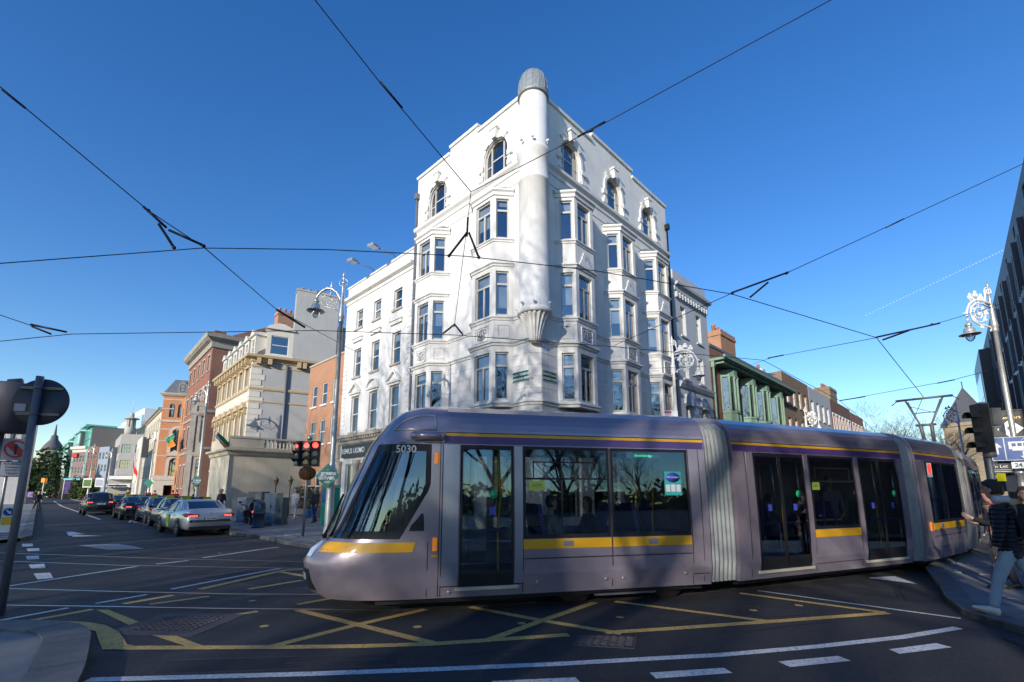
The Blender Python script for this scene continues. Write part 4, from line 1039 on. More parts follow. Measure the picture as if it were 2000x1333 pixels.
# ------------------------------------------------------------------ far end of the left street
stone_grey = mat('stone_grey', (.42, .40, .37), .85, var=.15, vs=.8, streak=.3)
corner = at(222, 960, 120); corner.z = 0
deco = thing('art_deco_building', 'grey stone corner building with long window bands and a little pillared turret with a flagpole', 'building', corner, 0)
b = MB(); wins = []
for ang, L_, n_ in ((radians(18), 6.0, 2), (radians(133 + 180), 22.0, 6)):
    if ang < 1: b.to((.0, 0, 0), ang); x0 = 0
    else: b.to((-22 * cos(ang), -22 * sin(ang), 0), ang); x0 = 0
    hs = []
    for z in (11.6, 7.6, 3.8):
        for k in range(n_):
            x = L_ * (k + .5) / n_; w = L_ / n_ * .72; hs.append(hole(x, z, w, 2.1))
            p = b.M @ Vector((x, 0, z)); wins.append((p, w, 2.1, ang))
    wall(b, 0, L_, 0, 16.4, hs, .3); b.quad((L_, 0, 0), (L_, 8, 0), (L_, 8, 16.4), (L_, 0, 16.4)); b.M = None
e1 = Vector((6 * cos(radians(18)), 6 * sin(radians(18)))); a3 = radians(313); e2 = Vector((-22 * cos(a3), -22 * sin(a3)))
b.add([(0, 0, 16.1), (e1.x, e1.y, 16.1), (e1.x - 6, e1.y + 14, 16.1), (e2.x, e2.y, 16.1)], [(0, 1, 2, 3)])
b.obj('wall', stone_grey, deco)
for p, w, h, ang in wins: window(deco, p, w, h, 'grid', ang, frame_dark, glass_blue, 0, .15)
b = MB()
b.lathe([(1.1, 15.0), (1.1, 16.4), (1.2, 16.5), (1.2, 18.2), (1.05, 18.3), (1.05, 18.4)], 10, (.8, 1.6, 0))
for k in range(8): b.cbox((.8 + .8 * cos(k * pi / 4), 1.6 + .8 * sin(k * pi / 4), 19.4), (.3, .3, 2.1))
b.lathe([(1.1, 20.4), (1.7, 20.5), (1.7, 20.7), (.6, 21.0), (.45, 21.9), (.1, 22.3)], 14, (.8, 1.6, 0)); tu = b.obj('turret', pale_stone, deco)
b = MB(); b.tube([(.8, 1.6, 22.2), (.8, 1.6, 25.6)], .06, 6); b.obj('flagpole', frame_white, tu)
terrace('dark_brick_house', 'dark brick row house with pale windows left of the art deco corner', at(160, 960, 136).xy.to_3d(), radians(-22), 5.2, 14.5, 12, brick_dark, [(z, 1.9, [(.9 + 1.7 * k, .9) for k in range(3)], None) for z in (11, 7.4, 3.6)], gmat=glass_blue)
terrace('blue_grey_house', 'blue grey painted row house beside the art deco corner', at(182, 960, 126).xy.to_3d(), radians(-22), 4.6, 13.5, 12, mat('blue_grey_paint', (.28, .33, .40), .7, var=.1), [(z, 1.9, [(.8 + 1.5 * k, .85) for k in range(3)], None) for z in (10.2, 6.9, 3.6)], gmat=glass_blue)
hc = terrace('corniced_house', 'mauve brick house with deep cream cornice and red sign at the far left', at(133, 960, 158).xy.to_3d(), radians(-22), 8.6, 16.8, 14, mat('mauve_brick', (.24, .17, .16), .85, var=.2), [(z, 2.2, [(.9 + 1.7 * k, .95) for k in range(5)], None) for z in (11.4, 7.6, 4)], cornice=(14.6, 1.9, 1.2, cream_paint), gmat=glass_blue)
chimney(hc, 6.5, 4, 16, 20, 2.4, 1.6, brick_orange, 4)
b = MB(); b.box(.2, 3.2, -.6, -.1, 13.0, 14.3); b.obj('red_sign', mat('sign_red', (.45, .03, .03), .5), hc)
green_glass = mat('green_glass', (.10, .42, .34), .15, spec=.8); pale_glass = mat('pale_glass', (.45, .62, .72), .12, spec=.8); white_clad = mat('white_cladding', (.80, .82, .84), .5)
sc = thing('shopping_centre', 'stepped green glass shopping centre with white roof storeys far down the street', 'building', at(88, 960, 240).xy.to_3d(), radians(-41.6))
for k in range(9):
    b = MB(); h = 15.5 + k * .9; x = k * 15; b.box(x, x + 14.6, -1.2 * (k % 2), 14, 0, h); b.obj('glass_bay', interior_dark, sc)
    for i in range(3):
        for j in range(4):
            b = MB(); zz = h * .30 + j * h * .175; b.box(x + .2 + i * 4.8, x + 4.7 + i * 4.8, -1.2 * (k % 2) - .25, -1.2 * (k % 2) - .02, zz, zz + h * .165)
            b.obj('glass_panel', [green_glass, pale_glass][(i * 7 + j * 3 + k) % 5 == 0], sc)
    b = MB(); b.box(x - .2, x + 14.8, -1.8, 6, h, h + .5); b.obj('roof_ledge', green_glass, sc)
for k in range(5):
    b = MB(); x = 98 + k * 13; b.box(x, x + 13, 9 - k * .3, 24, 22.6, 24.2 + k * .55); b.obj('white_storey', white_clad, sc)
    b = MB(); b.box(x + .3, x + 12.7, 8.6 - k * .3, 8.9 - k * .3, 20.6, 22.9 + k * .4); b.obj('window_band', pale_glass, sc)
b = MB(); b.box(100, 165, 11, 22, 0, 22.5); b.obj('wall', white_clad, sc)
p = at(90, 960, 240)
sp = thing('domed_tower', 'far slate domed stone tower with a thin spire above the street end', 'tower', p.xy.to_3d(), 0)
b = MB(); b.box(-6, 6, -5, 5, 0, 19); b.lathe([(4.6, 19), (4.6, 22), (5.0, 22.3)], 10); b.obj('wall', pale_stone, sp)
b = MB(); b.lathe([(4.8, 22.3), (3.6, 25), (1.6, 28), (1.3, 30), (.6, 30.5), (.15, 36)], 10); b.obj('spire', slate, sp)
terrace('street_end_house', 'low pale stone building closing the far end of the street', at(38, 960, 225).xy.to_3d(), radians(5), 30, 17, 12, pale_stone, [(z, 2.6, [(2 + 3.5 * k, 1.6) for k in range(8)], None) for z in (12, 7, 2)], gmat=glass_blue)
terrace('arcaded_building', 'white building with rows of arched windows behind the round sign', at(-78, 960, 60).xy.to_3d(), radians(44), 5.6, 13.0, 12, white_stucco, [(z, 2.3, [(.7 + 1.05 * k, .72) for k in range(5)], 'arch') for z in (8.6, 5.0)], cornice=(12.2, .9, .7, white_stucco), gmat=glass_blue)

# ------------------------------------------------------------------ right row (side street)
RR = radians(44.5)
def on_right(s, off=0.0):
    return (KX + cos(RR) * s + sin(RR) * off, KY + sin(RR) * s - cos(RR) * off, 0)
eh = terrace('grey_house', 'tall grey blue rendered house with small hooded windows right of the corner building', on_right(12.9), RR, 4.85, 15.7, 9, grey_stucco,
    [(11.55, 1.95, [(1.15, .72), (3.4, .72)], 'case1'), (8.75, 1.75, [(1.15, .72), (3.4, .72)], 'sash'), (5.3, 1.75, [(1.15, .72), (3.4, .72)], 'sash'), (.4, 2.8, [(2.4, 3.4)], 'grid')], sill=grey_stucco, blinds=.3)
c = MB(); molding(c, [(0, 0), (4.85, 0), (4.85, 1)], [(0, 14.3), (.1, 14.35), (.12, 14.6), (.3, 14.7), (.34, 14.85), (0, 14.9)]); c.obj('cornice', grey_stucco, eh); c = MB(); molding(c, [(0, 0), (4.85, 0)], [(0, 8.05), (.1, 8.1), (.22, 8.3), (.25, 8.42), (0, 8.45)])
c.obj('string_course', grey_stucco, eh)
for k in range(12): c = MB(); c.box(.15 + k * .4, .32 + k * .4, -.18, -.003, 13.9, 14.25); c.obj('bracket', grey_stucco, eh)
for x in (1.15, 3.4):
    c = MB(); c.prism_y([(x - .55, 7.1), (x + .55, 7.1), (x + .55, 7.45), (x + .35, 7.75), (x - .35, 7.75), (x - .55, 7.45)], -.14, .02); c.prism_y([(x - .38, 7.02), (x + .38, 7.02), (x + .38, 7.098), (x - .38, 7.098)], -.2, .02); c.obj('window_hood', grey_stucco, eh)
gh = terrace('oriel_building', 'dark red brick building with four tall green copper oriel bays and a bracketed eave', on_right(17.8), RR, 16.2, 11.75, 10, brick_red,
    [(.3, 3.2, [(2.2 + 3.9 * k, 2.8) for k in range(4)], 'grid')], gmat=glass_blue)
for s in (2.55, 6.35, 9.55, 13.1):
    o = MB(); q = [(s - .9, 0), (s - .68, -.5), (s - .28, -.72), (s + .28, -.72), (s + .68, -.5), (s + .9, 0)]
    o.prism(q, 4.2, 7.3); o.prism(q, 9.9, 10.35); o.prism([(x, y * .8) for x, y in q], 3.6, 4.2)
    for z, e in ((7.2, 1.08), (9.8, 1.06), (4.9, 1.05)): o.prism([(s + (x - s) * e, y * e - .02 * (y == 0)) for x, y in q], z, z + .14)
    for x, y in q: o.lathe([(.1, 7.34), (.085, 7.5), (.085, 9.6), (.12, 9.8)], 8, (s + (x - s) * .95, y * .95, 0))
    for x, y in q[1:5]: o.lathe([(.07, 4.9), (.07, 7.1)], 6, (s + (x - s) * 1.03, y * 1.03, 0))
    ob = o.obj('oriel_bay', copper_green, gh)
    g = MB()
    for a, b_ in zip(q[:-1], q[1:]): g.quad((s + (a[0] - s) * .88, a[1] * .88, 7.34), (s + (b_[0] - s) * .88, b_[1] * .88, 7.34), (s + (b_[0] - s) * .88, b_[1] * .88, 9.8), (s + (a[0] - s) * .88, a[1] * .88, 9.8))
    g.obj('pane', glass_blue, ob)
c = MB(); c.box(-.1, 16.3, -1.0, -.003, 10.62, 10.8); c.box(-.15, 16.35, -1.1, -.95, 10.7, 10.92)
for k in range(36): c.box(.2 + k * .45, .36 + k * .45, -.85, -.003, 10.42, 10.618)
c.obj('eave', copper_green, gh)
c = MB(); c.box(0, 16.2, -.05, .3, 11.76, 11.95); c.obj('coping', lead, gh)
c = MB(); c.box(-.1, .12, -.3, -.08, 10.2, 10.6); c.tube([(0, -.2, 0), (0, -.2, 10.3)], .07, 8); c.obj('drainpipe', copper_green, gh)
for s in (6.2, 10.2):
    c = MB(); c.box(s - .55, s + .55, 1.2, 3, 11.4, 12.6); c.box(s - .7, s + .7, 1.0, 3.1, 12.6, 12.75); c.obj('dormer', mat('teal_copper', (.10, .42, .36), .6), gh)
chimney(gh, 8.9, 2.6, 10.5, 15.3, 3.2, 1.4, brick_orange, 4)
c = MB(); c.prism_y([(10.8, 11), (19.5, 11), (12.0, 15.2)], 4.2, 4.5); c.obj('side_gable', white_paint, gh)
c = MB()
for x in (.5, 1.2, 1.9, 2.5): c.tube([(x, 1.4, 11.3), (x, 1.4, 13.2)], .04, 5)
c.tube([(.5, 1.4, 13.2), (2.5, 1.4, 13.2)], .035, 5); c.tube([(.5, 1.4, 12.3), (2.5, 1.4, 12.3)], .035, 5); c.obj('roof_railing', iron_black, gh)
x = 34.1
r1 = terrace('brown_brick_house', 'brown brick house with sash windows beyond the green oriel building', on_right(x), RR, 9.0, 12.95, 10, brick_brown, [(z, h, [(1.4 + 2.1 * k, .95) for k in range(4)], None) for z, h in ((10.0, 1.7), (6.5, 2.2), (3.2, 2.2))], sill=pale_stone, roof=(1.5, slate))
chimney(r1, 8.2, 5, 12, 15.4, 1.0, 2.2, cream_paint, 2, 'y')
r2 = terrace('pale_house', 'pale grey rendered house in the middle of the side street row', on_right(43.2), RR, 9.6, 12.9, 10, grey_stucco, [(z, h, [(1.2 + 2.3 * k, 1.0) for k in range(4)], None) for z, h in ((9.6, 1.9), (6.2, 2.3), (3, 2.3))], sill=white_paint)
chimney(r2, 4.0, 4, 12, 14.6, 2.4, 1.2, pale_stone, 4)
r3 = terrace('dark_brick_house', 'dark red brick house with white window reveals near the end of the side street row', on_right(52.9), RR, 11.5, 12.9, 10, brick_dark, [(z, h, [(1.2 + 1.8 * k, .95) for k in range(6)], None) for z, h in ((9.2, 1.9), (6, 2.2), (3, 2.2))], surround=white_paint, sill=white_paint)
r4 = terrace('red_brick_house', 'red brick house with white window reveals at the far end of the side street row', on_right(64.5), RR, 9, 12.6, 10, brick_red, [(z, h, [(1.2 + 2.1 * k, .95) for k in range(4)], None) for z, h in ((9.2, 1.9), (6, 2.2), (3, 2.2))], surround=white_paint)
chimney(r4, 7.2, 4, 11, 17.6, 4.6, 2.0, brick_brown, 9)
terrace('cream_house', 'low cream house far along the side street', on_right(73.6), RR, 14, 11.2, 10, cream_paint, [(z, 2, [(1.5 + 2.4 * k, 1.1) for k in range(5)], None) for z in (8, 4.5)])
terrace('white_house', 'distant white house at the end of the side street', on_right(88), RR, 16, 10.0, 10, white_stucco, [(z, 2, [(1.5 + 2.4 * k, 1.1) for k in range(6)], None) for z in (7, 3.8)])

for k, (s0, w_, h_, m_, nm) in enumerate(((20, 13, 13.5, brick_red, 'first'), (33.2, 11, 12.5, brick_brown, 'second'), (44.4, 14, 15, cream_paint, 'third'), (58.6, 22, 13.5, brick_red, 'fourth'))):
    terrace('green_side_house', '%s house of the row beyond the side street, outside the picture on the right' % nm, (KX + .713 * s0, KY - .701 * s0, 0), RL, w_, h_, 10, m_, [(z, 2.1, [(1.6 + 2.7 * q, 1.1) for q in range(int(w_ / 2.8))], None) for z in (9.4, 5.8, 2.0)], sill=pale_stone, gmat=glass_blue)
# dark modern block on the right side of the side street
dark_panel = mat('dark_panel', (.10, .068, .075), .45, var=.2, vs=.6); grey_panel = mat('grey_panel', (.16, .17, .19), .6, var=.25, vs=.5, streak=.3)
LEN = 57; BA = radians(47)
fx, fy = KX + cos(BA) * 70.4 + sin(BA) * 17, KY + sin(BA) * 70.4 - cos(BA) * 17
mbk = thing('modern_block', 'dark modern office block with tall narrow windows and fins at the right edge', 'building', (fx, fy, 0), BA + pi)
b = MB(); hs = []; rr_ = random.Random(3)
for fl_ in range(5):
    for k in range(13):
        x = 2 + k * 4 + (fl_ % 2) * 1.3; h = 3.0
        hs.append((x, x + 1.05, 1.2 + fl_ * 3.5, 1.2 + fl_ * 3.5 + h))
wall(b, 0, LEN, 0, 18.2, hs, .3); wall(b, 0, LEN, 18.2, 20, [(4 + k * 6, 4.8 + k * 6, 18.6, 19.4) for k in range(8)], .3, 1)
b.quad((0, 20, 0), (0, 0, 0), (0, 0, 20), (0, 20, 20)); b.quad((LEN, 0, 0), (LEN, 20, 0), (LEN, 20, 20), (LEN, 0, 20)); b.quad((0, 0, 19.9), (LEN, 0, 19.9), (LEN, 20, 19.9), (0, 20, 19.9)); b.box(0, LEN, .01, .3, 19.6, 20.15, 1)
b.obj('wall', [dark_panel, grey_panel], mbk)
b = MB(); b.box(.5, LEN - .5, 2.4, 2.5, .1, 19.7); b.obj('inner_wall', interior_dark, mbk)
fin = MB(); fin.box(-.09, .09, -.26, -.003, 0, 3.35); fme = fin.mesh('fin', dark_panel); fin2 = MB(); fin2.box(-.13, .13, -.2, -.003, 0, 3.35); fme2 = fin2.mesh('fin', grey_panel)
pn = MB(); pn.quad((0, .12, 0), (1.05, .12, 0), (1.05, .12, 3), (0, .12, 3)); pme = pn.mesh('pane', glass_blue)
sm_ = MB(); sm_.box(0, 1.05, .04, .16, 1.45, 1.55); sm_.box(-.04, .0, -.1, .16, 0, 3); sm_.box(1.05, 1.09, -.1, .16, 0, 3); sme = sm_.mesh('window', frame_grey)
for i, h in enumerate(hs):
    w_ = place(sme, 'window', mbk, (h[0], 0, h[2])); place(pme, 'pane', w_)
    if i < 150: place(fme if i % 3 else fme2, 'fin', mbk, (h[0] + 2.3, 0, h[2] - .2))
g = MB(); g.box(-1.2, 12, -1.1, -.003, 3.8, 17.5); gb = g.obj('glass_bay', frame_dark, mbk)
g = MB()
for k in range(3):
    for j in range(4): g.box(-1.1 + k * 3.7, 2.5 + k * 3.7, -1.14, -1.103, 4 + j * 2.85, 6.75 + j * 2.85)
g.obj('pane', pale_glass, gb)
pc = at(1912, 960, 112)
cht = thing('church_tower', 'tan stone church tower with a slate pyramid spire beyond the dark modern block', 'church', pc.xy.to_3d(), radians(20))
b = MB(); b.box(-3.4, 3.4, -3.4, 3.4, 0, 17.2); b.box(-3.7, 3.7, -3.7, 3.7, 17.2, 18)
for k in range(5): b.box(-3.2 + k * 1.45, -2.4 + k * 1.45, -3.6, -3.403, 15.6, 17.1)
b.box(3.5, 20, -2, 10, 0, 11); b.obj('wall', brick_mat('rubble', (.42, .33, .21), (.33, .25, .16), (.36, .30, .22), .35), cht)
b = MB(); b.add([(-3.6, -3.6, 18), (3.6, -3.6, 18), (3.6, 3.6, 18), (-3.6, 3.6, 18), (0, 0, 27)], [(0, 1, 4), (1, 2, 4), (2, 3, 4), (3, 0, 4)]); b.tube([(0, 0, 26.8), (0, 0, 28.4)], .12, 5)
b.prism_y([(-1, 18), (1, 18), (0, 21.5)], -3.5, -1.0); b.obj('spire', slate, cht)
for x in (-1.2, 1.2): window(cht, (x, -3.4, 11.4), 1.0, 3.0, 'arch', 0, pale_stone, glass_blue, 0, -.05)
# ------------------------------------------------------------------ the tram
tram_body = mat('tram_body', (.41, .345, .395), .25, metal=.45, var=.10, vs=1.2, coat=.22, dirt=(.15, .125, .13), dirt_amt=.35, ds=.9)
tram_light = mat('tram_light', (.40, .40, .47), .28, metal=.6, coat=.3)
tram_roof = mat('tram_roof', (.335, .285, .33), .28, metal=.5, coat=.35, var=.08, vs=.8)
tram_yellow = mat('tram_yellow', (.78, .40, .015), .4, var=.05, coat=.2)
tram_purple = mat('tram_purple', (.085, .045, .17), .35, coat=.3)
glass_far = glass_mat('glass_far', (.17, .20, .21), 1.5, base=.05)
bellows_grey = mat('bellows_grey', (.37, .385, .38), .5, var=.25, vs=3, dirt=(.14, .13, .10), dirt_amt=.6, ds=2)
seam_black = mat('seam_black', (.01, .01, .012), .6)
under_black = mat('under_black', (.012, .012, .013), .7)
wheel_steel = mat('wheel_steel', (.14, .12, .10), .5, metal=.7, var=.3)
threshold = mat('threshold', (.62, .56, .42), .5)
seat_blue = mat('seat_blue', (.075, .065, .24), .6)
pole_yellow = mat('pole_yellow', (.80, .50, .02), .35)
pole_steel = mat('pole_steel', (.55, .56, .57), .3, metal=.8)
amber = mat('amber', (.85, .25, .02), .3, emit=.25)
tram_inside = mat('tram_inside', (.34, .34, .36), .6)
sticker_green = mat('sticker_green', (.02, .42, .16), .4); sticker_blue = mat('sticker_blue', (.06, .08, .42), .4); sticker_yellow = mat('sticker_yellow', (.62, .72, .10), .4); sticker_teal = mat('sticker_teal', (.05, .42, .38), .4)
led_green = mat('led_green', (.05, .9, .35), .4, emit=1.0)
led_red = mat('led_red', (1, .03, .02), .4, emit=2.0)

T_A = [radians(13.5), radians(24), radians(34)]
def side_origin(g, a): return Vector((g[0] - 1.2 * sin(a), g[1] + 1.2 * cos(a), 0))
T_O = [side_origin((1.56, 7.76), T_A[0]), side_origin((4.08, 8.48), T_A[1]), side_origin((9.8, 11.1), T_A[2])]
tram = thing('tram', 'silver mauve articulated tram numbered 5030 with yellow stripes crossing the junction', 'tram', T_O[0], 0)
def interp(z, xs_, ys_):
    if z <= xs_[0]: return ys_[0]
    for i in range(len(xs_) - 1):
        if z <= xs_[i + 1]: return ys_[i] + (ys_[i + 1] - ys_[i]) * (z - xs_[i]) / (xs_[i + 1] - xs_[i])
    return ys_[-1]
def TW_(z): return interp(z, [.25, .55, 1, 1.6, 2.5, 2.7, 2.85, 2.95, 3.05, 3.14, 3.2, 3.24], [1.14, 1.19, 1.2, 1.2, 1.18, 1.165, 1.135, 1.09, 1.0, .84, .6, .3])
def tpart(mb, name, mats, k, parent=None, **kw):
    if parent is not None: return mb.obj(name, mats, parent, **kw)
    return mb.obj(name, mats, tram, T_O[k] - T_O[0], T_A[k], **kw)
ZL = [.25, .33, .45, .55, .75, .95, 1.07, 1.4, 1.8, 2.15, 2.51, 2.62, 2.75, 2.85, 2.95, 3.05, 3.14, 3.2, 3.24]
def shell(mb, xs_, holes, m=0, mr=1, ends=(True, True)):
    xs_ = sorted({*xs_, *[h[0] for h in holes], *[h[1] for h in holes]}); zs = sorted({*ZL, *[h[2] for h in holes], *[h[3] for h in holes]})
    for i in range(len(xs_) - 1):
        for k in range(len(zs) - 1):
            x0, x1, z0, z1 = xs_[i], xs_[i + 1], zs[k], zs[k + 1]; cx, cz = (x0 + x1) / 2, (z0 + z1) / 2
            mm = mr if z0 >= 2.74 else m
            if any(h[0] < cx < h[1] and h[2] < cz < h[3] for h in holes): continue
            a, b = TW_(z0), TW_(z1)
            mb.add([(x0, -a, z0), (x1, -a, z0), (x1, -b, z1), (x0, -b, z1)], [(0, 1, 2, 3)], mm, True)
            mb.add([(x0, a, z0), (x1, a, z0), (x1, b, z1), (x0, b, z1)], [(3, 2, 1, 0)], mm, True)
        mb.add([(xs_[i], -.3, 3.24), (xs_[i + 1], -.3, 3.24), (xs_[i + 1], .3, 3.24), (xs_[i], .3, 3.24)], [(0, 1, 2, 3)], mr, True)
    for e, x in ((ends[0], xs_[0]), (ends[1], xs_[-1])):
        if e:
            poly = [(x, -TW_(z), z) for z in zs] + [(x, TW_(z), z) for z in zs[::-1]]
            mb.add(poly, [tuple(range(len(poly)))], m)
def strip(mb, x0, x1, z0, z1, e=.006, m=0, nz=3, side=-1, nx=1):
    """thin raised panel that follows the curve of the tram side"""
    for s in range(nx):
        xa, xb = x0 + (x1 - x0) * s / nx, x0 + (x1 - x0) * (s + 1) / nx
        for k in range(nz):
            za, zb = z0 + (z1 - z0) * k / nz, z0 + (z1 - z0) * (k + 1) / nz; a, b = side * (TW_(za) + e), side * (TW_(zb) + e)
            q = [(xa, a, za), (xb, a, za), (xb, b, zb), (xa, b, zb)]
            mb.add(q if side < 0 else q[::-1], [(0, 1, 2, 3)], m, True)
    for za in (z0, z1):
        a = side * TW_(za); mb.quad((x0, a, za), (x1, a, za), (x1, a + side * e, za), (x0, a + side * e, za), m)
    for x in (x0, x1): mb.quad((x, side * TW_(z0), z0), (x, side * TW_(z1), z1), (x, side * (TW_(z1) + e), z1), (x, side * (TW_(z0) + e), z0), m)

def tram_window(k, x0, x1, z0=1.07, z1=2.51, hopper=True, parent=None):
    f = MB(); y = -1.185
    strip(f, x0, x1, z0, z0 + .06, .004); strip(f, x0, x1, z1 - .05, z1, .004); strip(f, x0, x0 + .04, z0 + .06, z1 - .05, .004); strip(f, x1 - .04, x1, z0 + .06, z1 - .05, .004)
    if hopper:
        strip(f, x0 + .04, x1 - .04, 1.98, 2.01, .004); strip(f, x0 + .16, x1 - .16, 2.25, 2.27, .004); strip(f, x0 + .16, x0 + .18, 2.01, 2.25, .004); strip(f, x1 - .18, x1 - .16, 2.01, 2.25, .004)
    o = tpart(f, 'window', seam_black, k)
    g = MB(); strip(g, x0 + .03, x1 - .03, z0 + .05, z1 - .04, .0, nz=4); g2 = g.obj('pane', glass_tram, o)
    return o
def tram_door(k, x0, x1, leaves=2):
    f = MB(); n = leaves; w = (x1 - x0) / n
    d = MB()
    for i in range(n):
        a, b = x0 + i * w, x0 + (i + 1) * w
        for q in ((a, a + .045, .40, 2.51), (b - .045, b, .40, 2.51), (a + .045, b - .045, .40, .62), (a + .045, b - .045, 2.44, 2.51)): strip(d, *q, .0, nz=4)
    o = tpart(d, 'door', seam_black, k)
    g = MB()
    for i in range(n): strip(g, x0 + i * w + .045, x0 + (i + 1) * w - .045, .62, 2.44, -.006, nz=5)
    g.obj('pane', glass_tram, o)
    t = MB(); strip(t, x0 - .05, x1 + .05, .345, .395, .03, nz=1); t.obj('threshold', threshold, o)
    for i in range(n):
        b = x0 + (i + .5) * w
        s = MB(); s.lathe([(.066, 0), (.066, .003)], 18); me = s.mesh('door_button', sticker_green)
        if i == n - 1 or n == 1: place(me, 'sticker', o, (b + .1, -TW_(1.72) - .004, 1.75), rot=(pi / 2, 0, 0))
        s = MB(); s.box(-.05, .05, -.002, 0, -.06, .06); s.obj('sticker', sticker_blue, o, (b - .02 + .1 * (n == 1), -1.205, 1.5))
        if n == 2:
            h = MB(); h.tube([(b + w * .36, -1.16, .55), (b + w * .36, -1.16, 1.2)], .014, 6); h.tube([(b + w * .3, -1.16, 1.5), (b + w * .2, -1.16, 2.3)], .014, 6); h.obj('handrail', pole_steel, o)
    s = MB(); s.box(x0 + .3, x1 - .08, -1.13, -1.1, 1.2, 1.225); s.obj('bar', sticker_blue, o)
    return o

# --- module one: cab and front saloon
H1 = [(-2.42, -1.57, .39, 2.51), (-1.42, .05, 1.07, 2.51), (.08, 1.52, 1.07, 2.51)]
b = MB(); shell(b, [-2.60, -2.0, -1.0, 0, 1.0, 1.88], H1, ends=(False, True)); tpart(b, 'car_body', [tram_body, tram_roof], 0)
NZ = [.25, .33, .5, .75, .95, 1.08, 1.15, 1.4, 1.8, 2.2, 2.5, 2.8, 2.95, 3.05, 3.14, 3.2]; NL = [1.9, 2.02, 2.10, 2.14, 2.02, 1.84, 1.78, 1.68, 1.54, 1.36, 1.24, 1.02, .90, .80, .62, .4]
def nose_pt(th, z, e=0.0):
    L_ = interp(z, NZ, NL) + e; W = TW_(z) + e; s, c = sin(th), cos(th)
    return (-2.6 - L_ * abs(s) ** (2 / 3), (-W * abs(c) ** (2 / 3)) * (1 if c >= 0 else -1), z)
def nose_x(x, z, e=0.0):
    L_ = interp(z, NZ, NL) + e; W = TW_(z) + e; u = min(1, max(0, (-2.6 - x) / L_))
    return (x, -W * (1 - u ** 3) ** (1 / 3), z)
b = MB(); zz = [.25, .29, .33, .42, .5, .62, .75, .85, .95, 1.02, 1.08, 1.15, 1.27, 1.4, 1.6, 1.8, 2.0, 2.2, 2.35, 2.5, 2.65, 2.75, 2.85, 2.95, 3.05, 3.1, 3.14, 3.2, 3.235]
TH = [pi / 2 * (i / 16) ** 1.5 for i in range(17)]; TH = TH + [pi - t for t in TH[-2::-1]]
R = [[nose_pt(t, z) for t in TH] for z in zz]
nf = []; n_t = len(TH)
for i in range(len(zz) - 1):
    for j in range(len(TH) - 1):
        zm, tm = (zz[i] + zz[i + 1]) / 2, (TH[j] + TH[j + 1]) / 2
        if 1.2 < zm < 2.45 and (.14 if zm > 1.9 else .34) < tm < .9: continue          # the side window is open to the cab
        nf.append((i * n_t + j, i * n_t + j + 1, (i + 1) * n_t + j + 1, (i + 1) * n_t + j))
b.add([p for r in R for p in r], nf, 0, True)
b.add([R[-1][i] for i in range(len(TH))], [tuple(range(len(TH)))], 0, True); b.add([R[0][i] for i in range(len(TH))], [tuple(range(len(TH)))[::-1]])
cab = tpart(b, 'cab', tram_body, 0)
def npanel(rows, m, name, parent=cab, e=.008, nx=8, theta=True):
    """rows: (z, a, b); a panel hugging the nose, given by angle or by x"""
    g = MB(); R = []
    for z, a, c in rows:
        R.append([(nose_pt(a + (c - a) * i / nx, z, e) if theta else nose_x(a + (c - a) * i / nx, z, e)) for i in range(nx + 1)])
    g.rings(R, 0, True, False, False)
    In = [[(p[0] + .02, p[1] * .985, p[2]) for p in r] for r in R]
    n = nx + 1
    for i in range(len(R) - 1):
        for j in (0, nx): g.quad(R[i][j], R[i + 1][j], In[i + 1][j], In[i][j])
    for i in (0, len(R) - 1):
        for j in range(nx): g.quad(R[i][j], R[i][j + 1], In[i][j + 1], In[i][j])
    return g.obj(name, m, parent)
cab_glass = mat('cab_glass', (.008, .011, .014), .02, spec=.45, coat=.0); cab_glass.node_tree.nodes['Principled BSDF'].inputs['Specular Tint'].default_value = (.5, .75, 1, 1)
thw = lambda z: interp(z, [1.08, 1.8, 2.52], [1.10, .97, .91])
rows = []
for i in range(15):
    z = 1.11 + (2.51 - 1.11) * i / 14
    xl = nose_pt(thw(z), z)[0]; xr = -2.87 if z > 1.86 else -3.30 + (z - 1.11) / .75 * .43
    rows.append((z, xl, xr))
glass_cab = glass_mat('glass_cab', (.42, .48, .48), 1.5, base=.10, coat=(.6, .8, 1.0))
# the opaque shell behind the cab glazing is dark: a black edge band with the clear middle showing the driver's mirror and desk
npanel(rows, glass_cab, 'side_window', theta=False)
fb = 1.11; e_r = [(r_[0], r_[1], r_[1] + .045) for r_ in rows]; npanel(e_r, seam_black, 'window_edge', theta=False, nx=2, e=.010); e_r = [(r_[0], r_[2] - .07, r_[2]) for r_ in rows]; npanel(e_r, seam_black, 'window_edge', theta=False, nx=2, e=.010); npanel([(1.11, rows[0][1], rows[0][2]), (1.22, rows[1][1], rows[1][2] + .01)], seam_black, 'window_edge', theta=False, nx=6, e=.010); npanel([(2.40, rows[-2][1] - .0, rows[-2][2]), (2.51, rows[-1][1], rows[-1][2])], seam_black, 'window_edge', theta=False, nx=6, e=.010)
dk = MB(); dk.rings([[(x, y * .8, z) for x, y, z in ((-4.0, -.9, h), (-4.0, .9, h), (-3.35, .9, h + d), (-3.35, -.9, h + d))] for h, d in ((.6, 0), (1.12, .06), (1.22, .1))], 0, False); dk.ball((-3.75, -.45, 1.32), (.28, .16, .13), 12, 8); dk.tube([(-3.75, -.45, 1.2), (-3.75, -.4, 1.0)], .05, 6); dk.obj('driver_desk', mat('desk_blue', (.06, .08, .14), .5), cab); dk = MB(); dk.box(-2.68, -2.66, -1.1, 1.1, .4, 2.5); dk.obj('cab_bulkhead', mat('cab_green', (.05, .22, .12), .6), cab)
for sg in (0, 1):
    pass
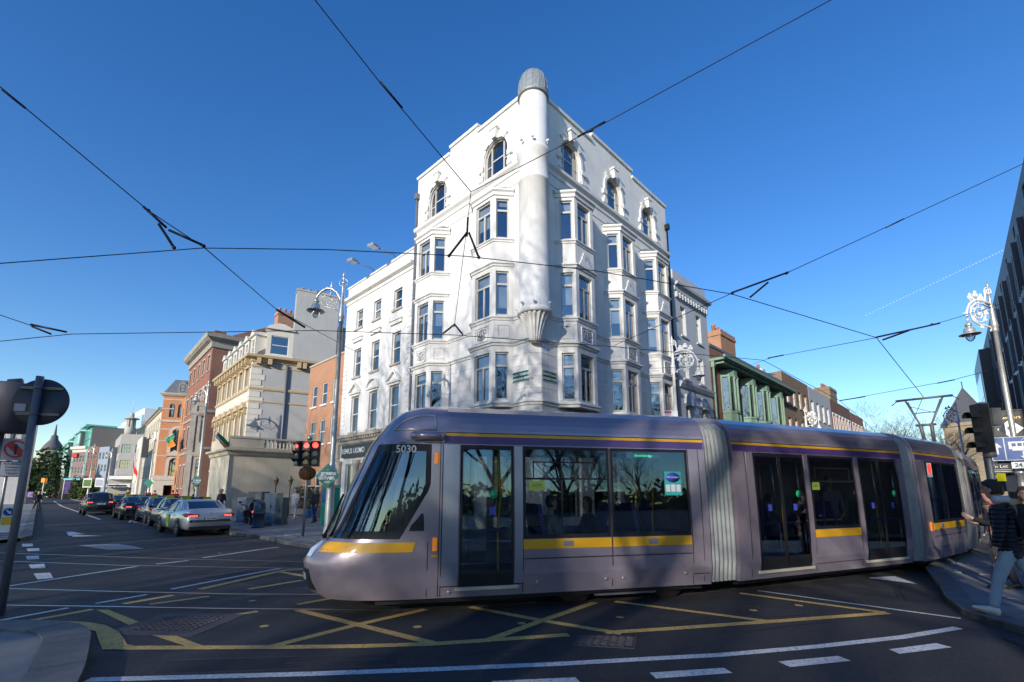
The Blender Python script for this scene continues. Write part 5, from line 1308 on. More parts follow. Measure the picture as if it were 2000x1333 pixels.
rows = [(1.12 + (2.98 - 1.12) * i / 12, 1.13 if i < 9 else 1.16, pi - 1.13 if i < 9 else pi - 1.16) for i in range(13)]
npanel(rows, cab_glass, 'windscreen', nx=16)
npanel([(.92, .12, 1.02), (.99, .12, 1.06), (1.06, .12, 1.1)], tram_yellow, 'yellow_band', nx=10)
npanel([(.92, pi - 1.02, pi - .12), (1.06, pi - 1.1, pi - .12)], tram_yellow, 'yellow_band', nx=10)
npanel([(.36, 1.05, pi - 1.05), (.5, 1.08, pi - 1.08), (.66, 1.12, pi - 1.12)], under_black, 'bumper', nx=12, e=.012)
hl = mat('headlight_glass', (.75, .80, .85), .08, spec=.9, coat=1)
npanel([(.84, 1.12, 1.26), (.94, 1.13, 1.30), (1.05, 1.18, 1.32)], hl, 'headlight', nx=4, e=.02); npanel([(.84, pi - 1.26, pi - 1.12), (1.05, pi - 1.32, pi - 1.18)], hl, 'headlight', nx=4, e=.02)
npanel([(.50, 1.22, 1.34), (.60, 1.22, 1.34)], hl, 'fog_lamp', nx=4, e=.02)
g = MB()
vent = [(1.22, -3.16, -2.95), (1.30, -3.13, -2.95), (1.40, -3.04, -2.955), (1.47, -2.99, -2.965)]
npanel(vent, seam_black, 'vent', theta=False, nx=4)
for z in (2.02, 2.1, 1.0, 1.1):
    pass
for (x, z0, z1) in ((-2.79, 2.21, 2.38), (-2.79, .93, 1.12)): npanel([(z0, x - .025, x + .025), (z1, x - .025, x + .025)], amber, 'marker_light', theta=False, nx=2, e=.025)
npanel([(.84, -2.83, -2.74), (.875, -2.83, -2.74)], tram_yellow, 'door_tag', theta=False, nx=2)
def nline(pts, r, name='seam', m=seam_black, e=.001):
    g = MB(); g.tube([nose_x(x, z, e) for x, z in pts], r, 5); return g.obj(name, m, cab)
nline([(-2.72, .27 + i * .2) for i in range(13)], .006); nline([(-2.88, 1.06), (-2.88, .7), (-2.88, .28)], .006)
nline([(-2.66, 2.53), (-2.9, 2.53), (-3.3, 2.53), (-3.62, 2.53)], .008)
arch = [(-3.42, 2.74), (-3.36, 2.82), (-3.24, 2.90), (-3.10, 2.95), (-2.95, 2.97), (-2.82, 2.975), (-2.8, 2.9), (-2.8, 2.74), (-3.0, 2.74), (-3.2, 2.74), (-3.42, 2.74)]
nline(arch, .02, 'roof_moulding', tram_light, .004)
g = MB(); g.tube([(-3.12, -1.23, 2.63), (-2.72, -1.23, 2.63)], [.065, .065], 10); g.ball((-3.12, -1.23, 2.63), .064); g.ball((-2.72, -1.23, 2.63), .064); g.obj('mirror_camera', tram_body, cab)
g = MB(); g.tube([nose_pt(1.3, 1.1, .05), nose_pt(1.32, 1.35, .06), nose_pt(1.40, 1.75, .04)], .018, 6); g.tube([nose_pt(1.25, 1.12, .05), nose_pt(1.3, 1.5, .05)], .012, 6); g.ball(nose_pt(1.3, 1.12, .05), .04); g.obj('wiper', under_black, cab)
me = text_mesh('5030', .155, sign_white, bold=.003)
p = nose_x(-3.24, 2.43, .012); q = nose_x(-3.04, 2.43, .012)
place(me, 'fleet_number', cab, (-3.24, p[1] - .012, 2.425), rot=(pi / 2, 0, atan2(q[1] - p[1], .2)))
# posts, door, windows, bands
b = MB(); strip(b, -2.675, -2.44, .42, 2.5, .012, nz=6); tpart(b, 'door_post', tram_light, 0)
b = MB(); strip(b, -1.555, -1.43, .42, 2.5, .012, nz=6); tpart(b, 'door_post', tram_light, 0)
tram_door(0, -2.42, -1.57, 1); tram_window(0, -1.42, .05); tram_window(0, .08, 1.52, hopper=False)
def stripes(k, x0, x1):
    b = MB(); strip(b, x0, x1, 2.645, 2.69, .006, nz=1); tpart(b, 'yellow_stripe', tram_yellow, k)
    b = MB(); strip(b, x0, x1, 2.525, 2.643, .004, nz=2); tpart(b, 'purple_stripe', tram_purple, k)
    b = MB(); strip(b, x0, x1, 2.693, 2.705, .003, nz=1, m=0); tpart(b, 'seam', seam_black, k)
def band(k, x0, x1, latch=True):
    b = MB(); strip(b, x0, x1, .915, 1.06, .006, nz=2); o = tpart(b, 'yellow_band', tram_yellow, k)
    if latch:
        c = MB(); xm = (x0 + x1) / 2; strip(c, xm - .08, xm + .08, .945, 1.03, .012, nz=1); c.obj('latch', tram_light, o)
def seams(k, L_):
    b = MB()
    for x0, x1, z0, z1 in L_: strip(b, x0, x1, z0, z1, .0055, nz=6 if z1 - z0 > .5 else 1)
    tpart(b, 'seam', seam_black, k)
stripes(0, -2.66, 1.86); band(0, -1.42, .05); band(0, .08, 1.52)
seams(0, [(-1.42, 1.52, .765, .78), (.058, .072, .3, 2.5), (-1.432, -1.418, .27, 2.5), (1.53, 1.542, .27, 2.52), (1.53, 1.86, .43, .44), (-2.69, -2.678, .27, 2.5), (-2.68, -1.43, .405, .415), (-1.3, -1.282, 2.75, 3.1), (.4, 0.418, 2.75, 3.1), (1.74, 1.75, .3, 2.7)])
b = MB()
for x, z in ((-1.2, .42), (-.05, .42), (.25, .42), (1.38, .45), (-2.55, .33), (-1.5, .36)): b.to((x, -TW_(z), z), 0, pi / 2).lathe([(.028, 0), (.026, .014), (.012, .014)], 10); b.M = None
tpart(b, 'jack_point', tram_light, 0)
# notices in the windows
def notice(k, x, z, w, h, m, txt=None, ts=.05, tm=None):
    b = MB(); b.box(-w / 2, w / 2, -.003, 0, -h / 2, h / 2); o = tpart(b, 'notice', m, k)
    o.location = Vector(o.location) + Matrix.Rotation(T_A[k], 4, 'Z') @ Vector((x, -TW_(z) - .005, z))
    if txt: place(text_mesh(txt, ts, tm or sign_white, .001), 'lettering', o, (0, -.004, 0), rot=(pi / 2, 0, 0))
    return o
notice(0, -1.2, 1.89, .26, .15, sticker_yellow, 'CCTV', .06, seam_black)
nt_ = notice(0, 1.22, 1.93, .32, .40, sticker_teal)
b = MB(); b.lathe([(.12, 0), (.12, .002)], 20); place(b.mesh('panel', sticker_blue), 'panel', nt_, (0, -.004, .1), rot=(pi / 2, 0, 0)).scale = (1.1, .7, 1)
place(text_mesh('THE GARDEN', .035, sign_white, .001), 'lettering', nt_, (0, -.008, .1), rot=(pi / 2, 0, 0))
for i in range(3): b = MB(); b.box(-.04, .04, -.005, -.003, -.14, -.02); b.obj('panel', blind_white, nt_, (-.1 + i * .1, 0, 0))
b = MB(); b.box(.42, 1.06, -1.10, -1.04, 2.36, 2.44); o = tpart(b, 'destination_display', frame_grey, 0)
place(text_mesh('Broombridge', .062, led_green, .001), 'lettering', o, (.74, -1.102, 2.40), rot=(pi / 2, 0, 0))
# --- module two
H2 = [(.42, 1.82, .39, 2.51), (1.97, 3.40, 1.07, 2.51), (3.58, 4.98, .39, 2.51)]
b = MB(); shell(b, [-.1, 1, 2, 3, 4, 5.22], H2); tpart(b, 'car_body', [tram_body, tram_roof], 1)
tram_door(1, .42, 1.82); tram_door(1, 3.58, 4.98); tram_window(1, 1.97, 3.40); stripes(1, -.08, 5.2); band(1, 1.97, 3.40, False)
seams(1, [(.2, .212, .3, 2.5), (1.955, 1.965, .3, 2.5), (3.41, 3.42, .3, 2.5), (1.84, 3.5, .42, .43), (5.05, 5.06, .3, 2.5), (.15, 0.168, 2.75, 3.1), (1.8, 1.818, 2.75, 3.1), (3.4, 3.418, 2.75, 3.1)])
for x in (.3, 1.895, 3.49, 5.02):
    b = MB(); strip(b, x - .055, x + .055, .42, 2.5, .01, nz=6); tpart(b, 'door_post', tram_body, 1)
notice(1, 2.12, 1.9, .22, .15, sticker_yellow, 'CCTV', .05, seam_black)
# --- module three and a fourth behind it
H3 = [(-.02, 2.36, 1.07, 2.51)]
b = MB(); shell(b, [-.62, .5, 1.5, 2.56], H3); tpart(b, 'car_body', [tram_body, tram_roof], 2)
tram_window(2, -.02, 1.17, hopper=False); tram_window(2, 1.17, 2.36, hopper=False); stripes(2, -.6, 2.54); band(2, -.02, 1.17); band(2, 1.17, 2.36)
seams(2, [(1.165, 1.175, .3, 2.5), (2.4, 2.41, .3, 2.5), (-.05, 2.4, .76, .772), (.6, 0.618, 2.75, 3.1), (2.0, 2.018, 2.75, 3.1)])
b = MB(); strip(b, -.25, -.18, .9, 1.1, .02, nz=1); tpart(b, 'marker_light', amber, 2)
nb = notice(2, .25, 2.3, .34, .34, blind_white)
b = MB(); b.lathe([(.13, 0), (.13, .002), (.1, .002)], 20); place(b.mesh('symbol', led_red), 'symbol', nb, (0, -.004, .03), rot=(pi / 2, 0, 0))
a4 = radians(43); T_A.append(a4); e_ = T_O[2] + Matrix.Rotation(T_A[2], 4, 'Z') @ Vector((3.15, 0, 0)); T_O.append(e_)
b = MB(); H4 = [(.9, 2.3, .39, 2.51), (2.5, 4.0, 1.07, 2.51), (4.2, 5.6, .39, 2.51)]; shell(b, [.2, 2, 4, 6, 7.2], H4); tpart(b, 'car_body', [tram_body, tram_roof], 3); tram_door(3, .9, 2.3); tram_door(3, 4.2, 5.6); tram_window(3, 2.5, 4.0); band(3, 2.5, 4.0, False); stripes(3, .22, 7.1)
# panes of the far side
for k, HH in enumerate((H1, H2, H3, H4)):
    for h in HH: g = MB(); strip(g, h[0], h[1], h[2], h[3], -.01, nz=4, side=1); tpart(g, 'pane', glass_far, k)
# bellows between the modules
def bellows(k0, x0, k1, x1, n=8):
    b = MB(); R = []
    zs = [.27, .6, 1.0, 1.6, 2.2, 2.5, 2.65, 2.8, 2.9, 2.98, 3.05, 3.1]
    M0 = Matrix.Translation(T_O[k0] - T_O[0]) @ Matrix.Rotation(T_A[k0], 4, 'Z'); M1 = Matrix.Translation(T_O[k1] - T_O[0]) @ Matrix.Rotation(T_A[k1], 4, 'Z')
    for i in range(4 * n + 1):
        t = i / (4 * n); w = [1.0, 1.0, .955, .955][i % 4]
        if i in (0, 4 * n): w = .95
        r = []
        for sg in (-1, 1):
            for z in (zs if sg < 0 else zs[::-1]):
                y = sg * (TW_(z) - .03) * w; zq = min(z, 3.0) if z > 3 else z
                p = (M0 @ Vector((x0, y, z - .05 * (z > 2.9)))).lerp(M1 @ Vector((x1, y, z - .05 * (z > 2.9))), t); r.append(tuple(p))
        R.append(r)
    b.rings(R, 0, False, True, True)
    return b.obj('bellows', bellows_grey, tram)
bellows(0, 1.86, 1, -.08, 7); bellows(1, 5.2, 2, -.6, 6); bellows(2, 2.54, 3, .22, 5)
# underframe, wheels
for k, (x0, x1) in enumerate(((-3.6, 1.8), (0, 5.1), (-.5, 2.5), (.3, 7.0))):
    b = MB(); b.box(x0, x1, -.98, .98, .16, .36); b.box(x0 + .3, x1 - .3, -1.05, 1.05, .2, .262); b.box(x0, x1, -1.05, 1.05, .36, .385); tpart(b, 'underframe', under_black, k)
for k, xs_ in ((0, (-.45, 1.25)), (2, (.3, 2.0))):
    for x in xs_:
        for sg in (-1, 1):
            b = MB(); b.to((x, sg * .75, .28), 0, pi / 2).lathe([(.1, -.07), (.28, -.07), (.28, .05), (.31, .05), (.31, .07), (.1, .07)], 24); b.M = None; tpart(b, 'wheel', wheel_steel, k)
    b = MB(); b.box(xs_[0] + .3, xs_[1] - .3, -.95, -.85, .12, .24); b.box(xs_[0] + .3, xs_[1] - .3, .85, .95, .12, .24); tpart(b, 'bogie_frame', galv_dull, k)
# inside: ceiling, lamps, seats, poles, cab desk
for k, (x0, x1) in enumerate(((-2.55, 1.85), (-.05, 5.18), (-.55, 2.5), (.25, 7.1))):
    b = MB(); b.box(x0, x1, -1.0, 1.0, 2.56, 2.60); b.box(x0 + .02, x0 + .05, -1.1, -.4, .4, 2.5); b.box(x0 + .02, x0 + .05, .4, 1.1, .4, 2.5); tpart(b, 'inner_lining', tram_inside, k)
st = MB(); st.box(-.21, .21, -.22, .22, .36, .44); st.rings([[(.2 + t * .12 + d * .06, y * (1 - .25 * max(0, t - .6)), .42 + t * .78) for y, d in ((-.21, 0), (.21, 0), (.21, 1), (-.21, 1))] for t in (0, .3, .6, .85, 1.0)], 0, False); st.box(-.05, .05, -.05, .05, 0, .36)
sme_ = st.mesh('seat', seat_blue)
def put(me, name, k, x, y, z, rz=0):
    p = T_O[k] - T_O[0] + Matrix.Rotation(T_A[k], 4, 'Z') @ Vector((x, y, z)); return place(me, name, tram, p, T_A[k] + rz)
for k, x, y, rz in [(0, -.75, -.82, pi), (0, -.75, -.36, pi), (0, .9, -.82, pi), (0, .9, -.36, pi), (0, -.75, .6, pi), (0, .4, .6, 0), (0, 1.4, .6, 0), (1, 2.25, -.82, 0), (1, 3.2, -.82, pi), (1, 2.4, .7, 0), (1, 3.2, .7, pi), (2, .4, -.82, 0), (2, 1.8, -.82, 0), (2, .6, .7, 0), (2, 2, .7, 0)]:
    put(sme_, 'seat', k, x, y, .39, rz)
for k, x, y, m in [(0, -1.75, -.85, pole_yellow), (0, .85, -.5, pole_yellow), (0, 1.6, .2, pole_yellow), (1, 1.62, -.8, pole_yellow), (1, 4.75, -.8, pole_yellow), (1, .7, .5, pole_yellow), (1, 3.9, .4, pole_yellow), (2, 1.0, -.3, pole_yellow)]:
    b = MB(); b.tube([(0, 0, .4), (0, 0, 1.3), (.04, 0, 1.75), (.0, 0, 2.2), (0, 0, 2.55)], .02, 8); put(b.mesh('grab_pole', m), 'grab_pole', k, x, y, 0)
b = MB(); b.tube([(2.05, -1.0, 1.22), (3.1, -1.0, 1.22), (3.25, -1.0, 1.36)], .018, 8); tpart(b, 'grab_rail', pole_yellow, 1)
# pantograph on module four
pg = MB(); ax = 5.5
M_ = lambda x, y, z: (ax + x, y, z)
pg.box(ax - .6, ax + .6, -.5, .5, 3.26, 3.34)
for sg in (-1, 1):
    pg.tube([M_(.75, sg * .12, 3.34), M_(.1, sg * .16, 4.3)], .06, 6); pg.tube([M_(.1, sg * .16, 4.3), M_(.55, sg * .55, 5.35)], .032, 6); pg.tube([M_(.1, sg * .16, 4.32), M_(.55, sg * .48, 5.3)], .022, 6)
    pg.tube([M_(.55, sg * .5, 5.38), M_(.55, sg * .85, 5.36), M_(.55, sg * 1.0, 5.22)], .02, 6)
pg.tube([M_(.1, -.3, 4.3), M_(.1, .3, 4.3)], .05, 6); pg.tube([M_(.3, -.3, 4.8), M_(.3, .3, 4.8)], .02, 6); pg.tube([M_(.25, -.3, 4.75), M_(.4, .42, 5.1)], .012, 5)
for x in (.45, .68): pg.tube([M_(x, -.85, 5.4), M_(x, .85, 5.4)], .03, 6)
pg.tube([M_(.45, -.55, 5.37), M_(.68, -.55, 5.37)], .02, 5); pg.tube([M_(.45, .55, 5.37), M_(.68, .55, 5.37)], .02, 5)
tpart(pg, 'pantograph', galv_dull, 3)
# ------------------------------------------------------------------ ornate street lamps
banner_green = mat('banner_green', (.01, .22, .15), .5); banner_edge = mat('banner_edge', (.30, .45, .60), .4, metal=.3)
def spiral(cx, cz, r0, r1, a0, turns, n=36, y=0):
    return [(cx + (r0 + (r1 - r0) * i / n) * cos(a0 + 2 * pi * turns * i / n), y, cz + (r0 + (r1 - r0) * i / n) * sin(a0 + 2 * pi * turns * i / n)) for i in range(n + 1)]
def lantern(t, x, z, m):
    b = MB(); b.tube([(x, 0, z + .75), (x, 0, z + .4)], .03, 8)
    b.lathe([(.02, .45), (.10, .44), (.11, .40), (.11, .33), (.085, .31), (.085, .27), (.14, .25), (.17, .2), (.18, .12), (.19, .06), (.33, .0), (.33, -.02), (.16, -.015)], 24, (x, 0, z))
    o = b.obj('lantern', m, t)
    g = MB(); g.lathe([(.15, -.02), (.155, -.08), (.13, -.19), (.07, -.27), (.01, -.30)], 18, (x, 0, z)); g.obj('globe', globe_glass, o)
    return o
def lamp(label, loc, rz, ornate, m, group, H=10.05):
    t = thing('street_lamp', label, 'street lamp', loc, rz, group)
    b = MB()
    b.lathe([(.20, 0), (.20, .12), (.17, .2), (.15, .5), (.13, 2.0), (.125, 2.3), (.17, 2.33), (.18, 2.42), (.12, 2.5), (.095, 2.7), (.09, 5), (.075, 7.9), (.10, 7.93), (.115, 8.0), (.10, 8.1), (.13, 8.15), (.11, 8.3), (.085, 8.5), (.07, 9.0), (.05, 9.1), (.04, 9.5), (.06, 9.53), (.03, 9.6), (.03, 9.8), (.055, 9.84), (.03, 9.92), (.008, H)], 16)
    b.obj('pole', m, t)
    w = MB(); r = .036
    if ornate:
        w.tube([(-.02, 0, 9.05), (-.35, 0, 9.2), (-.75, 0, 9.2), (-1.05, 0, 9.02), (-1.22, 0, 8.75), (-1.27, 0, 8.5)], [.05, .05, .048, .045, .04, .04], 8)
        w.tube([(-.1, 0, 8.95), (-.4, 0, 9.08), (-.72, 0, 9.07), (-.98, 0, 8.9), (-1.08, 0, 8.62), (-1.0, 0, 8.35), (-.78, 0, 8.2), (-.5, 0, 8.16), (-.25, 0, 8.12), (-.1, 0, 8.0), (-.14, 0, 7.9), (-.22, 0, 7.95), (-.18, 0, 8.03)], [.035] * 9 + [.032, .03, .028, .025], 8)
        w.tube(spiral(-.66, 8.63, .40, .08, 2.6, 2.0, 44), .028, 7); w.ball((-.66, 0, 8.62), .09)
        w.tube(spiral(-.02, 9.62, .20, .05, -2.2, -1.6, 30), .026, 7); w.tube([(-.32, 0, 9.12), (-.24, 0, 9.25), (-.2, 0, 9.45), (-.21, 0, 9.62)], .03, 7)
        for a in (-.4, -.15, .1): w.tube([(-.66 + a * .3, 0, 8.9), (-.68 + a, 0, 9.32)], .018, 5)
        for cx, cz in ((-.95, 9.33), (-.68, 9.45), (-.42, 9.34), (-.93, 8.85), (-.42, 8.85), (-.94, 8.42), (-.40, 8.42), (-.30, 8.7), (-.6, 8.1)):   # shamrocks
            s_ = .085 if cz > 9.2 else .062
            for a in (90, 210, 330): w.ball((cx + s_ * .9 * cos(radians(a)), 0, cz + s_ * .9 * sin(radians(a))), (s_, .03, s_), 8, 5)
        w.tube([(-1.27, 0, 8.7), (-1.40, 0, 8.58), (-1.5, 0, 8.6)], [.03, .025, .008], 6); w.tube([(-.05, 0, 8.75), (-.22, 0, 8.82), (-.3, 0, 8.74)], .02, 6); w.tube([(.03, 0, 8.85), (.14, 0, 9.0), (.22, 0, 8.92)], .022, 6)
        for cz in (8.35, 8.5, 8.6): w.ball((-1.27, 0, cz), (.06, .05, .04), 8, 5)
        w.obj('scroll_arm', lamp_white, t); lantern(t, -1.27, 7.75, m)
    else:
        w.tube([(0, 0, 8.55), (-.08, 0, 8.9), (-.22, 0, 9.15), (-.42, 0, 9.3), (-.62, 0, 9.32), (-.82, 0, 9.2), (-.95, 0, 9.02), (-.98, 0, 8.85)], [.055] * 5 + [.045, .04, .035], 8)
        w.tube([(-.45, 0, 9.28), (-.45, 0, 8.95)], .025, 6); w.lathe([(.05, 0), (.025, .08), (.05, .14), (.02, .22), (.03, .26), (.006, .34)], 8, (-.45, 0, 9.28))
        w.tube([(-.45, 0, 9.15), (-.52, 0, 9.3), (-.65, 0, 9.32)], .02, 6)
        w.tube(spiral(-.47, 8.84, .33, .26, pi, .5, 18), .014, 6); w.tube(spiral(-.47, 8.8, .2, .03, 0, -1.5, 26), .012, 6); w.tube([(-.14, 0, 8.84), (-.02, 0, 8.6)], .014, 5)
        w.tube(spiral(-.72, 9.02, .12, .03, 0, 1.2, 18), .012, 5); w.tube([(-.8, 0, 8.84), (-.6, 0, 8.58), (-.3, 0, 8.5), (-.02, 0, 8.35)], .013, 5); w.tube([(p[0], p[1], p[2]) for p in spiral(0, 9.55, .16, .16, 0, 1, 24)], .012, 6); w.tube([(-.1, 0, 8.75), (-.2, 0, 8.95), (-.18, 0, 9.12)], .014, 5)
        w.obj('scroll_arm', m, t); lantern(t, -.98, 8.42, m)
    return t
def banner(label, lamp_loc, z, rz, size, txt, grp=None):
    t = thing('banner', label, 'banner', (lamp_loc[0] - .2 * sin(-rz), lamp_loc[1] - .22, z), rz, grp); s = size / 2
    b = MB(); b.prism_y([(-s, 0), (0, -s), (s, 0), (0, s)], -.03, 0); b.obj('board', banner_green, t)
    e = MB()
    P = [(-s, 0), (0, -s), (s, 0), (0, s)]
    for i in range(4): a, c = P[i], P[(i + 1) % 4]; e.tube([(a[0], -.015, a[1]), (c[0], -.015, c[1])], .016, 4, 0, False)
    e.obj('edge', banner_edge, t)
    if txt:
        lettering(t, 'greens', size * .235, sign_white, (.04, -.034, size * .115), bold=.009); lettering(t, 'deliver.', size * .235, sign_white, (-.02, -.034, -size * .075), bold=.009)
        b = MB()
        for k in range(4): b.box(-.1 + k * .05, -.06 + k * .05, -.033, -.031, -size * .3, -size * .26); b.box(-.1 + k * .05, -.06 + k * .05, -.033, -.031, -size * .25, -size * .21)
        b.box(-.04, .04, -.033, -.031, size * .25, size * .265); b.obj('small_print', sign_white, t)
G_ = 'street lamps along the streets'
la = lamp('silver street lamp with a plain scroll arm carrying the nearest green diamond banner', (-6.45, 16.8, .12), 0, False, lamp_silver, G_)
lb = (-23.05, 34.6, .12)
lamp2 = dup(la, lb, radians(-12), 'pale lamp throwing its shadow on the grey gable of the cream club house', G_)
for px, Y, lb_ in ((290, 60, 'tall street lamp beside the red flag in front of the orange tower'), (172, 82, 'thin street lamp in front of the dark brick row at the far left'), (208, 92, 'far street lamp in front of the art deco corner building')):
    p = at(px, 960, Y); dup(la, (p.x, p.y, .12), radians(-12), lb_, G_)
lamp('large white ornate lamp with shamrock scroll arm by the dark modern block', (19.15, 17.7, .1), radians(10), True, lamp_silver, G_)
orn = lamp('white ornate lamp with shamrock scrolls in front of the grey rendered house', (8.7, 24.4, .12), radians(172), True, lamp_white, G_)
p = at(1588, 960, 46); dup(orn, (p.x, p.y, .12), radians(180), 'white lamp scroll showing just above the middle tram car', G_, 1.0)
p = at(1893, 960, 43); dup(orn, (p.x, p.y, .12), 0, 'white ornate lamp partly behind the black traffic light', G_)
banner('green diamond banner reading greens deliver on the nearest silver lamp', (-6.5, 16.8), 2.33, 0, .84, True)
banner('smaller green diamond banner on the lamp in front of the stone bay', lb, 2.5, radians(10), .8, True)
p = at(290, 960, 60); banner('far green diamond banner on the lamp by the red flag', p, 2.8, radians(20), 1.0, False)

# ------------------------------------------------------------------ traffic lights
lens_dark = mat('lens_dark', (.02, .03, .035), .15, spec=.8); lens_red = mat('lens_red', (1.0, .05, .04), .3, emit=3.2); signal_black = mat('signal_black', (.02, .022, .024), .45); burlap = mat('burlap', (.22, .10, .03), .9, var=.4, vs=14, bump=.8, bs=40)
t = thing('traffic_light', 'triple headed traffic light showing red on a slim grey pole at the pavement corner', 'traffic light', (-7.8, 17.9, .12), 0)
b = MB(); b.tube([(0, 0, 0), (0, 0, 3.6)], .05, 12); b.lathe([(.09, 0), (.09, .02), (.055, .03)], 12); b.lathe([(.06, 3.6), (.1, 3.63), (.1, 3.75), (.05, 3.8)], 10); b.obj('pole', galv, t)
for x, rz, on in ((-.31, radians(-38), 1), (0, 0, 1), (.31, radians(14), 1)):
    h = MB(); h.to((x, -.12, 0), rz); h.box(-.145, .145, -.1, .1, 2.62, 3.56); h.box(-.165, .165, .06, .1, 2.6, 3.58, 1); h.M = None; ho = h.obj('signal_head', [signal_black, galv], t)
    for k, z in enumerate((3.4, 3.09, 2.78)):
        l = MB(); l.to((x, -.12, 0), rz).add([(.105 * cos(a), -.112, z + .105 * sin(a)) for a in [j * pi / 10 for j in range(20)]], [tuple(range(20))]); l.obj('lens', lens_red if k == 0 else lens_dark, ho)
        v = MB(); v.to((x, -.12, 0), rz)
        R = [[((.118) * cos(a), y - (0 if y > -.12 else .14 * max(0, sin(a)) ** .5 if sin(a) > 0 else 0), z + .118 * sin(a)) for a in [radians(-20 + j * 220 / 12) for j in range(13)]] for y in (-.1, -.125)]
        v.rings(R, 0, True, False, False); v.obj('visor', signal_black, ho)
b = MB(); b.lathe([(.1, 2.1), (.24, 2.16), (.3, 2.35), (.26, 2.5), (.12, 2.6)], 9, (0, -.02, 0)); b.ball((.2, -.05, 2.35), (.16, .15, .2), 8, 6); b.obj('wrapped_cover', burlap, t)
t = thing('traffic_light', 'black traffic light seen from the side with hooded visors at the right kerb', 'traffic light', (12.35, 12.1, .1), 0)
b = MB(); b.tube([(0, 0, 0), (0, 0, 3.9)], .06, 12); b.tube([(.22, .3, 0), (.22, .3, 3.3)], .05, 10); b.obj('pole', galv_dull, t)
h = MB(); h.lathe([(.02, 2.55), (.11, 2.56), (.12, 2.62), (.12, 3.95), (.1, 4.0), (.02, 4.0)], 14, (0, -.05, 0)); h.box(-.2, .0, -.2, .1, 2.7, 3.95, 1); ho = h.obj('signal_head', [galv_dull, signal_black], t)
for z in (3.62, 3.22, 2.84): v = MB(); v.rings([[(-.2 - d, .13 * cos(a) - .05, z + .13 * sin(a) - .04 * d) for a in [radians(-10 + j * 20) for j in range(11)]] for d in (0, .26)], 0, True, False, False); v.obj('visor', signal_black, ho)
b = MB(); b.box(.18, .42, -.1, .15, 3.4, 3.85); b.tube([(.35, .1, 3.36), (.3, .1, 3.1), (.1, 0, 3.0)], .02, 6); b.obj('control_box', mat('box_grey', (.14, .145, .15), .5), t)
b = MB(); b.box(.03, .25, -.1, -.08, 1.95, 2.15); b.obj('yellow_tag', mat('tag_yellow', (.85, .75, .02), .5), t)
t = thing('traffic_light', 'grey backed traffic signal hood cut by the left edge of the picture', 'traffic light', (*at(4, 900, 7.7).xy, 0), radians(10))
b = MB(); b.lathe([(.02, 2.75), (.27, 2.76), (.27, 3.55), (.26, 3.58), (.02, 3.6)], 20); b.tube([(-.1, 0, 3.62), (.08, 0, 3.64)], .05, 8); b.obj('signal_head', mat('signal_grey', (.16, .15, .18), .5, var=.15), t)
b = MB(); b.tube([(-.1, 0, 0), (-.1, 0, 2.75)], .06, 10); b.obj('pole', galv_dull, t)
for px, Y, c in ((196, 150, 0), (300, 75, 0)): pass

# ------------------------------------------------------------------ signs
sign_back = mat('sign_back', (.075, .085, .10), .5, metal=.3, var=.15); sign_red = mat('sign_red_ring', (.55, .02, .03), .4); sign_blue = mat('sign_blue', (.006, .07, .30), .4); sign_black = mat('sign_black', (.012, .012, .014), .5); sticker_pale = mat('sticker_pale', (.42, .42, .50), .6)
t = thing('road_sign', 'round road sign seen from behind on a tall grey pole at the left edge', 'road sign', (-7.5, 7.22, 0), radians(14))
b = MB(); b.lathe([(.05, 0), (.05, 3.6)], 12); b.obj('pole', galv_dull, t)
b = MB(); b.to((.02, .08, 3.2), 0, pi / 2).lathe([(.0, -.012), (.37, -.012), (.375, 0), (.37, .012), (.0, .012)], 40); b.M = None; b.obj('disc', sign_back, t)
b = MB()
for z in (3.42, 3.0): b.box(-.27, .3, .04, .066, z - .02, z + .02); b.lathe([(.057, z - .022), (.057, z + .022)], 12)
b.obj('bracket', galv_dull, t)
b = MB(); b.box(-.31, -.16, .058, .064, 3.04, 3.16); b.obj('sticker', sticker_pale, t)
def disc_symbol(t, c, r, y, ring_m, face_m):
    b = MB(); b.add([(c[0] + r * cos(a), y, c[1] + r * sin(a)) for a in [k * 2 * pi / 32 for k in range(32)]], [tuple(range(32))]); b.obj('face', face_m, t)
    b = MB()
    for k in range(32): a0, a1 = k * 2 * pi / 32, (k + 1) * 2 * pi / 32; b.quad(*[(c[0] + q * r * cos(a), y - .004, c[1] + q * r * sin(a)) for q, a in ((.8, a0), (1, a0), (1, a1), (.8, a1))])
    s, q = r * .62, .05 * r / .2
    b.add([(c[0] - s - q, y - .006, c[1] + s - q), (c[0] + s - q, y - .006, c[1] - s - q), (c[0] + s + q, y - .006, c[1] - s + q), (c[0] - s + q, y - .006, c[1] + s + q)], [(0, 1, 2, 3)])
    b.obj('prohibition_ring', ring_m, t)
p = at(31, 878, 14)
t = thing('road_sign', 'no straight ahead sign with a white plate under it on twin poles at the left', 'road sign', (p.x, p.y, 0), radians(32))
b = MB(); b.box(-.29, .29, 0, .03, 2.70, 3.36); b.obj('board', mat('sign_grey', (.33, .33, .36), .5), t); b = MB(); b.box(-.29, .29, 0, .03, 2.22, 2.68); b.box(-.26, .26, -.004, -.001, 2.25, 2.65, 1); b.obj('text_plate', [sign_black, mat('plate_pale', (.48, .48, .54), .5)], t)
disc_symbol(t, (0, 3.05), .26, -.004, sign_red, mat('plate_face', (.45, .45, .5), .5))
b = MB(); b.box(-.025, .025, -.016, -.013, 2.88, 3.1); b.add([(-.055, -.016, 3.09), (.055, -.016, 3.09), (0, -.016, 3.21)], [(0, 1, 2)]); b.obj('arrow', sign_black, t)
for k, s in enumerate(('Ach Amháin', 'Tramanna', 'EXCEPT', 'TRAMS')): lettering(t, s, .085, sign_black, (0, -.006, 2.6 - k * .095))
